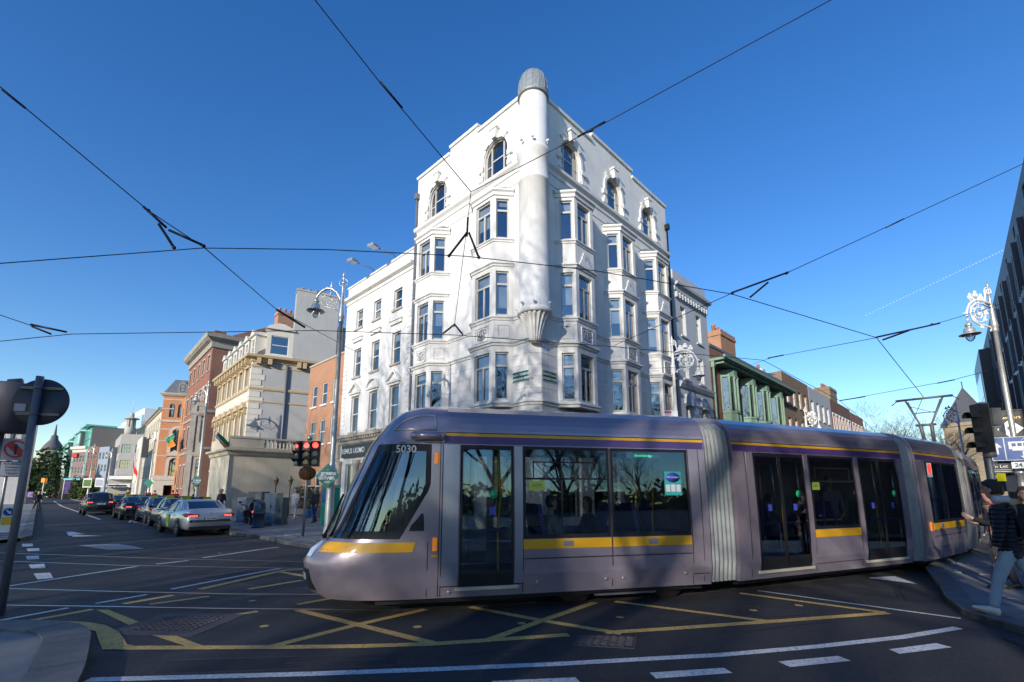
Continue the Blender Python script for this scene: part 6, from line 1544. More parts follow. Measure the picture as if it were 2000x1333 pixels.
b = MB(); b.tube([(-.12, .06, 0), (-.12, .06, 3.3)], .04, 10); b.tube([(.2, .06, 0), (.2, .06, 2.9)], .04, 10); b.obj('pole', galv, t)
p = gr(10, 1046)
t = thing('bollard', 'white keep left bollard with blue arrow disc and yellow panel on the left island', 'bollard', (p.x, p.y, .12), radians(40))
b = MB()
b.prism_y([(-.2, 0), (.2, 0), (.2, 1.0), (.15, 1.07), (-.15, 1.07), (-.2, 1.0)], -.1, .1); b.obj('shell', white_paint, t)
b = MB(); b.box(-.17, .17, -.104, -.101, .3, .62); b.obj('yellow_panel', mat('panel_yellow', (.75, .50, .02), .5), t)
b = MB(); b.add([(.16 * cos(a), -.104, .83 + .16 * sin(a)) for a in [k * 2 * pi / 28 for k in range(28)]], [tuple(range(28))]); b.obj('blue_disc', sign_blue, t)
b = MB(); b.to((0, -.107, .83), 0, 0, radians(45)); b.box(-.1, .03, -.001, .001, -.022, .022); b.add([(.02, 0, -.07), (.11, 0, 0), (.02, 0, .07)], [(0, 1, 2)]); b.M = None; b.obj('arrow', sign_white, t)
# blue tram lane sign and its plate
p = at(1992, 876, 17.3)
t = thing('road_sign', 'blue tram lane sign with white arrow and tram symbol at the right edge', 'road sign', (p.x, p.y, p.z), radians(-42))
b = MB(); b.box(-.78, .78, 0, .03, -.45, .45); b.obj('board', sign_blue, t)
b = MB()
for q in ((-.76, .76, .42, .435), (-.76, .76, -.435, -.42), (-.76, -.745, -.42, .42), (.745, .76, -.42, .42), (-.40, -.375, -.42, .42)): b.box(q[0], q[1], -.004, -.001, q[2], q[3])
b.box(-.62, -.56, -.004, -.001, -.2, .1); b.add([(-.72, -.004, .06), (-.46, -.004, .06), (-.59, -.004, .24)], [(0, 1, 2)])
b.prism_y([(-.28, -.02), (.62, -.02), (.66, .1), (.6, .26), (-.28, .26)], -.004, -.001); b.box(-.2, .55, -.004, -.001, -.08, -.025); b.tube([(.05, -.003, .27), (.15, -.003, .38), (.28, -.003, .38), (.18, -.003, .27)], .012, 4)
b.box(.05, .11, -.004, -.001, -.3, -.1); b.add([(-.02, -.004, -.28), (.18, -.004, -.28), (.08, -.004, -.4)], [(0, 2, 1)]); b.obj('symbol', sign_white, t)
b = MB()
for k in range(5): b.box(-.2 + k * .15, -.09 + k * .15, -.008, -.005, .08, .2)
b.obj('symbol_window', sign_blue, t)
t2 = thing('road_sign', 'small white 24 hour plate hanging under the blue tram sign', 'road sign', (p.x + .02, p.y, p.z - .62), radians(-42)); b = MB(); b.box(-.3, .3, 0, .02, -.12, .12); b.obj('board', sign_white, t2); lettering(t2, '24', .2, sign_black, (-.12, -.004, 0), bold=.004); lettering(t2, 'HR', .1, sign_black, (.14, -.004, 0))
p = at(1973, 838, 18.4); t = thing('road_sign', 'grey diamond sign back high on the ornate lamp at the right', 'road sign', (p.x, p.y, p.z), radians(-42)); b = MB(); b.prism_y([(-.36, 0), (0, -.36), (.36, 0), (0, .36)], -.03, 0); b.obj('board', mat('sign_metal', (.55, .54, .5), .4, metal=.4), t); b = MB(); b.box(-.08, .08, -.04, -.031, -.05, .1); b.obj('clamp', galv_dull, t)
p = at(1972, 828, 24); t = thing('hanging_sign', 'black jewellers sign with gold lettering hanging from the dark block', 'sign', (p.x, p.y, p.z), radians(-42)); b = MB(); b.box(-.85, .85, 0, .08, -.8, .65); b.box(-.95, .95, -.03, .12, .65, .72); b.obj('board', sign_black, t); lettering(t, 'jewellers', .24, mat('gold_letter', (.5, .36, .12), .4, metal=.4), (0, -.006, .32)); b = MB(); b.tube([(.28 * cos(a), -.01, -.2 + .28 * sin(a)) for a in [k * pi / 10 for k in range(21)]], .03, 5); b.obj('emblem', MAT['gold_letter'], t); b = MB(); b.box(.85, 3.6, .02, .06, .5, .56); b.obj('bracket', iron_black, t)
p = at(1955, 915, 26); t = thing('to_let_sign', 'black To Let board above the shop awning on the right', 'sign', (p.x, p.y, p.z), radians(-42)); b = MB(); b.box(-.5, .5, 0, .06, -.26, .26); b.obj('board', sign_black, t); lettering(t, 'To Let', .24, sign_white, (-.05, -.006, .1)); b = MB(); b.box(-.42, .42, -.004, -.001, -.1, -.08); b.box(-.42, .42, -.004, -.001, -.2, -.17); b.obj('small_print', sign_white, t)
p = at(1975, 935, 22); t = thing('awning', 'dark sloping shop awning on the dark modern block', 'awning', (p.x, p.y, p.z), radians(-45.5)); b = MB(); b.prism_y([(-1.4, -.25), (1.4, .45), (1.4, -.6), (-1.3, -.6)], -2, 2); b.obj('canvas', mat('awning_dark', (.03, .04, .06), .7), t)
p = at(1308, 818, 24); t = thing('election_poster', 'election style poster with a red strip and green picture on the white lamp pole', 'poster', (p.x, p.y - .25, 4.92), radians(4)); b = MB(); b.box(-.36, .36, 0, .02, 0, 1.0); b.obj('board', sign_white, t)
b = MB(); b.box(-.34, .02, -.004, -.001, .84, .97); b.obj('red_strip', mat('poster_red', (.65, .02, .10), .5), t); b = MB(); b.box(-.34, .34, -.003, -.001, .1, .58); b.obj('picture', mat('poster_green', (.14, .30, .06), .6, var=.6, vs=6), t); b = MB(); b.add([(.16 * cos(a), -.005, .4 + .14 * sin(a)) for a in [k * pi / 8 for k in range(16)]], [tuple(range(16))]); b.obj('portrait', mat('poster_skin', (.55, .34, .26), .6), t); lettering(t, 'VOTE', .1, sign_white, (-.16, -.006, .905))

# ------------------------------------------------------------------ pavement furniture
cab_light = mat('cabinet_light', (.42, .43, .43), .5, var=.15); cab_dark = mat('cabinet_dark', (.10, .125, .13), .5, var=.2); bin_dark = mat('bin_dark', (.035, .055, .075), .4, var=.1)
def cabinet(label, px0, px1, pyt, Y, m, d=.5):
    a, c = at(px0, 960, Y), at(px1, 960, Y); top = at(px0, pyt, Y).z; w = c.x - a.x
    t = thing('utility_cabinet', label, 'utility cabinet', (a.x, Y, .12), radians(-8), 'utility cabinets on the pavement'); h = top - .12
    b = MB(); b.box(0, w, 0, d, .06, h); b.obj('cabinet_body', m, t); b = MB(); b.box(-.02, w + .02, -.03, d + .03, h, h + .04); b.obj('lid', m, t); b = MB(); b.box(-.02, w + .02, -.02, d + .02, 0, .06); b.obj('plinth', kerb_granite, t)
    b = MB()
    for x0, x1 in ((.04, w / 2 - .01), (w / 2 + .01, w - .04)): b.box(x0, x1, -.012, -.001, .1, h - .06)
    do = b.obj('door', m, t); b = MB(); b.box(w / 2 + .05, w / 2 + .09, -.035, -.013, h * .5, h * .62); b.obj('handle', iron_black, do)
cabinet('pale low utility cabinet nearest the motorcycle', 466, 484, 974, 26.3, cab_light); cabinet('tall dark green utility cabinet behind the litter bin', 485, 514, 962, 27.2, cab_dark, .7); cabinet('light grey utility cabinet right of the litter bin', 518, 543, 965, 25.6, cab_light, .6); cabinet('narrow dark utility cabinet beside the crumpled bag', 540, 555, 974, 24.0, cab_dark)
p = at(510, 960, 22.3); t = thing('litter_bin', 'dark round topped litter bin with a blue opening on the pavement', 'litter bin', (p.x, p.y, .12), 0)
b = MB(); b.lathe([(.28, 0), (.28, .08), (.25, .1), (.25, .62), (.275, .64), (.275, .72), (.255, .74), (.255, 1.0), (.24, 1.12), (.18, 1.21), (.08, 1.26), (.01, 1.27)], 24); b.obj('bin_body', bin_dark, t)
b = MB(); b.add([(.15 * cos(a) + .03, -.258 + .06 * cos(a) ** 2, .97 + .11 * sin(a)) for a in [k * pi / 9 for k in range(18)]], [tuple(range(18))]); b.obj('opening', mat('bin_liner', (.05, .22, .38), .6), t); b = MB(); b.lathe([(.278, .66), (.28, .70)], 24); b.obj('band', galv_dull, t)
p = at(529, 960, 23.4); t = thing('rubbish_bag', 'crumpled blue and orange patterned bag leaning on the dark cabinet', 'bag', (p.x, p.y, .12), 0); b = MB(); r2 = random.Random(5)
R = [[(.2 * q * (1 + .2 * r2.uniform(-1, 1)) * cos(a), .14 * q * sin(a), z) for a in [k * pi / 6 for k in range(12)]] for z, q in ((0, .9), (.12, 1.1), (.28, 1.0), (.42, .75), (.5, .4))]; b.rings(R, 0, True); b.obj('bag_body', mat('bag_pattern', (.06, .22, .32), .6, var=.9, vs=14, dirt=(.6, .22, .05), dirt_amt=.8, ds=9), t); b = MB(); b.tube([(-.1, 0, .48), (0, 0, .62), (.1, 0, .48)], .012, 5); b.obj('handle', MAT['bag_pattern'], t)
for px, Y, lb_ in ((538, 31.5, 'left of two old black lanterns on the railing below the grey gable'), (566, 31.0, 'right of two old black lanterns on the railing below the grey gable')):
    p = at(px, 960, Y); t = thing('lantern_post', lb_, 'lantern', (p.x, p.y, .12), 0, 'black lanterns on the railing'); b = MB(); b.tube([(0, 0, 0), (0, 0, 2.0)], .03, 8); b.obj('post', iron_black, t)
    b = MB(); b.lathe([(.06, 2.0), (.08, 2.05), (.17, 2.4), (.2, 2.42), (.06, 2.6), (.02, 2.68)], 6); b.obj('lantern', mat('old_glass', (.16, .13, .08), .3), t)
rl = thing('railing', 'black iron railing along the front of the low brick house and annex', 'railing', (*on_left(17.6, 1.6)[:2], .12), radians(135.5))
b = MB(); b.box(0, 14, -.02, .02, 1.05, 1.1); b.box(0, 14, -.02, .02, .12, .16)
rlo = b.obj('rail_bar', iron_black, rl); b = MB(); b.tube([(0, 0, 0), (0, 0, 1.2)], .012, 5); b.lathe([(.02, 1.2), (.005, 1.3)], 5); bar = b.mesh('bar', iron_black)
for k in range(94): place(bar, 'bar', rl, (k * .15, 0, 0))
leafm = None
# flags
def flag(label, base, tip, cols, w, h, lay, hang=.0):
    t = thing('flag', label, 'flag', base, 0); v = Vector(tip) - Vector(base); b = MB(); b.tube([(0, 0, 0), tuple(v)], .045, 8); b.ball(tuple(v), .08, 8, 5); b.obj('flagpole', frame_white, t)
    n = 9
    for i, c in enumerate(cols):
        b = MB(); R = []
        for k in range(7):
            u = (i + k / 6) / len(cols); r = []
            for j in range(n):
                q = j / (n - 1); p = v * (1 - q * lay) ; r.append((p.x + u * w * .35 + .08 * sin(u * 9 + q * 3), p.y + .1 * sin(u * 7 + q * 4), p.z - u * h - hang * q))
            R.append(r)
        b.rings(R, 0, True, False, False); b.obj('cloth', c, t)
fg, fw, fo, fr = mat('flag_green', (.02, .25, .10), .7), mat('flag_white', (.8, .8, .8), .7), mat('flag_orange', (.85, .25, .03), .7), mat('flag_red', (.60, .015, .02), .7)
flag('green white and orange flag on a slanted pole above the club house door', at(467, 886, 37.6), at(420, 841, 35.5), [fg, fw, fo], 1.0, .9, .62)
flag('limp green and orange flag on the front of the orange tower', at(322, 858, 63), at(338, 848, 60), [fg, fo], 1.2, 1.5, .8)
flag('red flag hanging by the entrance left of the orange tower', at(262, 925, 60), at(264, 893, 59.5), [fr], 1.4, 2.0, .7)
# ------------------------------------------------------------------ overhead line
def wire(label, pts, r=.014, cat='wire', name='overhead_wire', rods=(), blocks=()):
    t = thing(name, label, cat, tuple(pts[0])); o = Vector(pts[0]); b = MB(); b.tube([tuple(Vector(p) - o) for p in pts], r, 5); b.obj('cable', wire_black, t)
    for a, c, rr in rods: b = MB(); b.tube([tuple(Vector(a) - o), tuple(Vector(c) - o)], rr, 6); b.obj('insulator', wire_black, t)
    for p in blocks: b = MB(); b.ball(tuple(Vector(p) - o), .045, 8, 5); b.obj('clamp', wire_black, t)
    return t
def P(px, py, Y): return at(px, py, Y)
def mids(pts, n=6, sag=.0):
    out = []
    for a, b in zip(pts[:-1], pts[1:]):
        a, b = Vector(a), Vector(b)
        for k in range(n): f = k / n; q = a.lerp(b, f); q.z -= sag * 4 * f * (1 - f); out.append(q)
    out.append(Vector(pts[-1])); return out
pant = T_O[3] + Matrix.Rotation(T_A[3], 4, 'Z') @ Vector((6.06, 0, 5.47))
c1 = [P(-300, 545, 8.4), P(0, 515, 9.4), P(395, 485, 10.0), P(640, 488, 10.2), P(910, 501, 10.8), P(1160, 529, 11.6), P(1430, 575, 12.4), P(1712, 660, 14.0), pant, on_right(40, 7.4)[:2] + (5.6,), on_right(70, 6.5)[:2] + (5.6,)]
c1 = [Vector(p) for p in c1]
wire('near contact wire running from the left edge over the tram to its pantograph', c1, .012)
c2 = [P(-300, 690, 13), P(0, 667, 13.6), P(140, 653, 14), P(620, 646, 14.5), P(890, 655, 15.2), P(1190, 677, 16.5), P(1490, 704, 21), P(1640, 783, 26), P(1705, 838, 34), on_right(60, 4.5)[:2] + (5.6,)]
wire('far contact wire crossing in front of the white houses', [Vector(p) for p in c2], .013)
# cross span with bridle to the middle of the corner building
n0 = P(920, 375, 10.8)
wire('span wire coming down from the top middle to the bridle point before the corner building', mids([P(560, -70, 7.2), P(745, 165, 8.8), n0], 4), .012, rods=((P(742, 160, 8.78), P(786, 212, 9.2), .028),))
wire('span wire rising to the upper right from the bridle point', mids([n0, P(1155, 255, 9.5), P(1660, -20, 8.0)], 4), .010, rods=((P(1128, 268, 9.6), P(1182, 238, 9.4), .022),), blocks=(P(1155, 255, 9.5),))
wire('bridle with two angled hangers holding the near contact wire in front of the corner building', [n0, P(912, 445, 10.8), P(905, 500, 11.2), P(887, 640, 14.8)], .009, rods=((P(912, 455, 10.8), P(877, 500, 10.75), .03), (P(916, 455, 10.8), P(935, 503, 10.85), .03), (P(914, 425, 10.8), P(912, 462, 10.8), .028), (P(888, 634, 14.8), P(865, 652, 15.1), .03), (P(888, 634, 14.8), P(904, 654, 15.25), .03)), blocks=(P(877, 500, 10.75), P(935, 503, 10.85)))
wire('diagonal span wire from the upper left edge down to the white shop house', mids([P(-150, 40, 7.5), P(0, 170, 8.4), P(290, 412, 9.8), P(400, 485, 10.2), P(540, 605, 14), P(700, 690, 24)], 3), .013, rods=((P(4, 175, 8.42), P(50, 212, 8.7), .026), (P(280, 404, 9.7), P(325, 445, 9.9), .03), (P(330, 450, 9.95), P(398, 480, 10.1), .03), (P(310, 438, 9.9), P(340, 484, 9.95), .032), (P(540, 605, 14), P(596, 640, 14.4), .035)), blocks=(P(290, 412, 9.8), P(398, 481, 10.1), P(340, 484, 9.95)))
wire('pull off arm on the far contact wire at the left edge', mids([P(-120, 575, 12), P(60, 636, 13.6), P(130, 650, 14)], 3), .012, rods=((P(60, 634, 13.7), P(130, 649, 13.95), .032), (P(62, 638, 13.7), P(100, 653, 13.9), .03)))
wire('span wire from the dark block on the right to the near contact wire', mids([P(2150, 250, 13), P(1740, 440, 12.8), P(1540, 532, 12.6), P(1430, 573, 12.4), P(1200, 675, 16.4)], 3), .011, rods=((P(1540, 532, 12.6), P(1430, 572, 12.4), .028), (P(1500, 552, 12.5), P(1465, 581, 12.5), .03), (P(1730, 445, 12.8), P(1765, 428, 12.8), .022)), blocks=(P(1536, 534, 12.6), P(1430, 573, 12.4)))
wire('span wire from the right ornate lamp to the contact wires and the oriel building', mids([P(2060, 560, 18), P(1930, 602, 17.6), P(1845, 628, 17), P(1712, 660, 14.2), P(1510, 698, 22), P(1470, 712, 34)], 2), .011, rods=((P(1835, 632, 16), P(1712, 659, 13.5), .03), (P(1775, 646, 14.3), P(1725, 664, 13.6), .03), (P(1500, 700, 22.5), P(1530, 694, 20.5), .03)), blocks=(P(1820, 634, 15.8),))
wire('lower span wire from the right lamp across the side street', mids([P(2080, 690, 19), P(1940, 722, 18.5), P(1855, 744, 20), P(1640, 783, 26)], 3), .012, rods=((P(1640, 783, 26), P(1690, 775, 24.5), .03), (P(1830, 749, 20.5), P(1865, 742, 20), .025)))
wire('thin wires crossing behind the white ornate lamp', mids([P(1270, 720, 22), P(1380, 716, 24)], 2), .010)

ct = bpy.data.materials.new('vapour'); ct.use_nodes = True; nt = ct.node_tree; nt.nodes.remove(nt.nodes['Principled BSDF']); d_ = nt.nodes.new('ShaderNodeBsdfDiffuse'); d_.inputs[0].default_value = (.9, .9, .9, 1); t_ = nt.nodes.new('ShaderNodeBsdfTransparent'); mx_ = nt.nodes.new('ShaderNodeMixShader'); mx_.inputs[0].default_value = .3; nt.links.new(t_.outputs[0], mx_.inputs[1]); nt.links.new(d_.outputs[0], mx_.inputs[2]); nt.links.new(mx_.outputs[0], nt.nodes['Material Output'].inputs[0])
b = MB(); a_, c_ = at(1690, 617, 1500), at(1962, 488, 1500)
for k in range(42): q0, q1 = a_.lerp(c_, k / 42), a_.lerp(c_, (k + .62) / 42); b.tube([tuple(q0), tuple(q0.lerp(q1, .5)), tuple(q1)], [.5, 1.1 + .5 * (k / 42), .5], 6)
b.obj('contrail', ct, kind='stuff')
# ------------------------------------------------------------------ trees
bark = mat('bark', (.085, .07, .055), .9, var=.35, vs=6, bump=.6, bs=18); twig_m = mat('twig', (.10, .075, .055), .9)
def bare_tree_meshes(seed, H, spread=.42, dens=1.0, low=.28):
    r = random.Random(seed); tr = MB(); cr = MB(); n_ = [0]
    def grow(p, d, L_, rad, lvl):
        steps = 3 if lvl < 3 else 2; pts = [p]; rs = [rad]
        for k in range(steps):
            d = (d + Vector((r.uniform(-1, 1), r.uniform(-1, 1), r.uniform(-.3, .7))) * (.16 + .03 * lvl)).normalized(); p = p + d * (L_ / steps); pts.append(p); rs.append(rad * (1 - .55 * (k + 1) / steps))
        (tr if lvl == 0 else cr).tube([tuple(q) for q in pts], rs, 7 if lvl == 0 else (5 if lvl < 3 else 3), 0, lvl < 3, False)
        if lvl >= 5 or rad < .004: return
        kids = [5, 4, 4, 4, 4][lvl]; kids = max(2, int(kids * dens + r.random()))
        for i in range(kids):
            t = r.uniform(.35, 1) if lvl else r.uniform(.55, 1); q = pts[0].lerp(pts[-1], t) if lvl > 1 else (pts[int(t * steps)] if int(t * steps) < len(pts) else pts[-1])
            ax = Vector((r.uniform(-1, 1), r.uniform(-1, 1), r.uniform(-.25, .55))); nd = (d * .75 + ax.normalized() * (.75 if lvl else .6)).normalized()
            grow(q, nd, L_ * r.uniform(.52, .8), max(.009, rs[-1] * r.uniform(.6, .95) if lvl else rad * .42), lvl + 1)
    grow(Vector((0, 0, 0)), Vector((0, 0, 1)), H * low * 1.25, H * .018, 0)
    return tr.mesh('trunk', bark), cr.mesh('crown', twig_m)
TREE = [bare_tree_meshes(s, 25, dens=1.08) for s in (11, 23, 37)]
def bare_tree(label, loc, rz, v, s, grp):
    t = thing('bare_tree', label, 'tree', loc, rz, grp); t.scale = (s, s, s)
    place(TREE[v][0], 'trunk', t); place(TREE[v][1], 'crown', t); return t
i = 0
for px, Y, s, lb_ in ((1715, 92, 1.10, 'left of the bare trees showing above the rear of the tram'), (1768, 100, 1.2, 'bare tree just left of the tram pantograph'), (1846, 88, 1.0, 'bare tree right of the pantograph'), (1872, 78, .85, 'bare tree in front of the church tower')):
    p = at(px, 960, Y); bare_tree(lb_, (p.x, p.y, 0), i * 1.3, i % 3, s, 'bare trees along the side street'); i += 1
PARK = [(-15.5, -7, 1.35), (-9.3, -11, 1.4), (-2.6, -10.5, 1.3), (6, -15, 1.2), (-22.5, -5, 1.35), (-29, -9, 1.4), (-37, 0, 1.3), (-46, -4, 1.3), (-20, -16, 1.45), (-38, -20, 1.4), (-48, -26, 1.4), (-31, -31, 1.4), (-58, -16, 1.4), (-24, -38, 1.35), (-66, -6, 1.35), (15, -25, 1.2), (26, -37, 1.3), (38, -48, 1.3), (54, -64, 1.3), (58, -70, 1.2), (70, -66, 1.1)]
for k, (x, y, s) in enumerate(PARK):
    bare_tree('tall bare tree in the park behind the viewer, out of the picture', (x, y, 0), k * 2.1, k % 3, s, 'bare trees in the park behind the viewer')
leaf_mats = [mat('leaf_%s' % n, c, .6, var=.35, vs=2) for n, c in (('dark', (.05, .085, .03)), ('mid', (.11, .16, .04)), ('needle', (.085, .14, .055)))]
def leafy(name, label, loc, shape, n, size, m, cat, seed, trunk=1.0, grp=None):
    r = random.Random(seed); t = thing(name, label, cat, loc, 0, grp); b = MB()
    for _ in range(n):
        c = shape(r); d = Vector((r.uniform(-1, 1), r.uniform(-1, 1), r.uniform(-.6, .8))).normalized(); s = size * r.uniform(.6, 1.3); u = d.cross(Vector((.3, .2, 1))).normalized() * s; v = d * s * 1.5
        b.add([tuple(c - u * .5), tuple(c + v * .5 - u * .1), tuple(c + u * .5), tuple(c - v * .5)], [(0, 1, 2, 3)])
    b.obj('foliage', m, t); b = MB(); b.tube([(0, 0, 0), (.05, 0, trunk * .5), (0, 0, trunk)], [.16, .12, .05], 7); b.obj('trunk', bark, t); return t
def cone(H, R, k=11):
    def f(r):
        q = r.random() ** .7; z = H * (1 - q) ** 1.0; tier = (z / H * k) % 1; rad = R * (1 - z / H) * (1.05 - .45 * tier) + .15; a = r.uniform(0, 2 * pi); lobe = 1 + .12 * sin(5 * a + z * 2); rr = rad * lobe * (r.random() ** .35)
        return Vector((rr * cos(a), rr * sin(a), z + .6 - .25 * rr))
    return f
def dome(R, H, z0=.3):
    ce = [(random.Random(int(R * 100) + k).uniform(-.6, .6), random.Random(int(H * 77) + k).uniform(-.5, .5), random.Random(k).uniform(.2, .8)) for k in range(9)]
    def f(r):
        c = r.choice(ce); v = Vector((r.gauss(0, 1), r.gauss(0, 1), r.gauss(0, 1))).normalized() * (r.random() ** .4) * .45
        return Vector(((c[0] + v.x) * R, (c[1] + v.y) * R, z0 + (c[2] + v.z) * H))
    return f
p = at(99, 960, 118); leafy('conifer_tree', 'broad dark green conifer at the far end of the left street', (p.x, p.y, 0), cone(11.0, 3.4), 5200, .34, leaf_mats[2], 'tree', 3, 10)
for px, Y, R, H, m, lb_ in ((66, 128, 4.2, 5.2, 1, 'round green shrub left of the conifer'), (44, 132, 3.5, 4.6, 1, 'green shrub behind the round sign pole'), (148, 104, 1.9, 4.2, 1, 'clipped green tree left of the lamp poster'), (181, 96, 2.0, 4.0, 1, 'clipped green tree before the art deco corner'), (72, 170, 9, 15, 0, 'dark tree mass shaded below the domed tower')):
    p = at(px, 960, Y); leafy('shrub_tree', lb_, (p.x, p.y, 0), dome(R, H), 1500, .4 * R / 3 + .12, leaf_mats[m], 'shrub', px, H * .5, 'shrubs at the street end')
gb = MB(); gb.prism([(-120, -40), (-2.5, -16), (9, -7), (12, -12), (30, -90), (-120, -90)], 0, .06); gb.obj('park_lawn', mat('lawn', (.05, .08, .025), .9, var=.4, vs=.8), kind='structure')
ub = MB(); r_ = random.Random(9)
for k in range(5200):
    f = r_.random(); c = Vector((-70 + f * 77, -27 + f * 18 + (f > .85) * 2 + r_.gauss(0, 1.6), max(.1, r_.uniform(0, 1) ** 1.3 * (1.5 + .7 * sin(f * 31) + .4 * sin(f * 77))))); d = Vector((r_.uniform(-1, 1), r_.uniform(-1, 1), r_.uniform(-1, 1))).normalized() * .42; u = d.cross(Vector((.1, .2, 1))).normalized() * .3; ub.add([tuple(c - u), tuple(c + d), tuple(c + u), tuple(c - d)], [(0, 1, 2, 3)])
for k in range(3600):
    f = r_.random(); c = Vector((-3 + f * 70 + r_.gauss(0, 1.2), -8 - f * 72 + r_.gauss(0, 1.2), max(.1, r_.uniform(0, 1) ** 1.2 * (2.4 + 1.5 * f + 1.0 * sin(f * 41))))); d = Vector((r_.uniform(-1, 1), r_.uniform(-1, 1), r_.uniform(-1, 1))).normalized() * .5; u = d.cross(Vector((.1, .2, 1))).normalized() * .36; ub.add([tuple(c - u), tuple(c + d), tuple(c + u), tuple(c - d)], [(0, 1, 2, 3)])
for k in range(2600):  # far leaf mass, unseen, added to fill the bright horizon reflected in tram windows
    f = r_.random(); c = Vector((46 + f * 44 + r_.gauss(0, 2), -82 + f * 30 + r_.gauss(0, 2), max(.1, r_.uniform(0, 1) * (4.6 + 2.6 * sin(f * 23) + 1.6 * sin(f * 61))))); d = Vector((r_.uniform(-1, 1), r_.uniform(-1, 1), r_.uniform(-1, 1))).normalized() * .8; u = d.cross(Vector((.1, .2, 1))).normalized() * .6; ub.add([tuple(c - u), tuple(c + d), tuple(c + u), tuple(c - d)], [(0, 1, 2, 3)])
ub.obj('reflected_undergrowth', leaf_mats[0], kind='stuff')  # out of view; right-hand and far masses added to darken tram glass reflections
t = thing('hedge', 'dark clipped hedge in planters before the low brick house', 'hedge', (*on_left(18.2, 1.0)[:2], .1), radians(135.5)); b = MB(); r_ = random.Random(8)
for k in range(1500): c = Vector((r_.uniform(0, 3.2), r_.uniform(-.3, .3), r_.uniform(.5, 2.0))); d = Vector((r_.uniform(-1, 1), r_.uniform(-1, 1), r_.uniform(-1, 1))).normalized() * .07; u = d.cross(Vector((0, .2, 1))).normalized() * .05; b.add([tuple(c - u), tuple(c + d), tuple(c + u), tuple(c - d)], [(0, 1, 2, 3)])
b.obj('foliage', leaf_mats[0], t); b = MB(); b.box(-.1, 3.3, -.35, .35, 0, .55); b.obj('planter', mat('planter_pink', (.45, .34, .30), .8), t)

# ------------------------------------------------------------------ vehicles
tyre_black = mat('tyre_black', (.015, .015, .016), .8); rim_silver = mat('rim_silver', (.45, .46, .47), .3, metal=.8); car_glass = mat('car_glass', (.012, .016, .02), .04, spec=.9, coat=.6); tail_red = mat('tail_red', (.35, .01, .012), .2, spec=.7); tail_lit = mat('tail_lit', (1.0, .06, .04), .3, emit=2.5); plate_white = mat('plate_white', (.70, .70, .68), .4); taxi_yellow = mat('taxi_yellow', (.50, .48, .04), .4); taxi_blue = mat('taxi_blue', (.02, .05, .20), .35); trim_black = mat('trim_black', (.02, .02, .022), .5); chrome = mat('chrome', (.7, .7, .7), .1, metal=1)
def body_ring(y, w, zb, zt, crown):
    h = [(0, zb), (w * .8, zb), (w * .95, zb + .07), (w, zb + .22), (w * 1.0, zb + (zt - zb) * .55), (w * .975, zt - .10), (w * .90, zt - .015), (w * .72, zt + crown * .6), (w * .35, zt + crown), (0, zt + crown)]
    return [(x, y, z) for x, z in h] + [(-x, y, z) for x, z in h[-2:0:-1]]
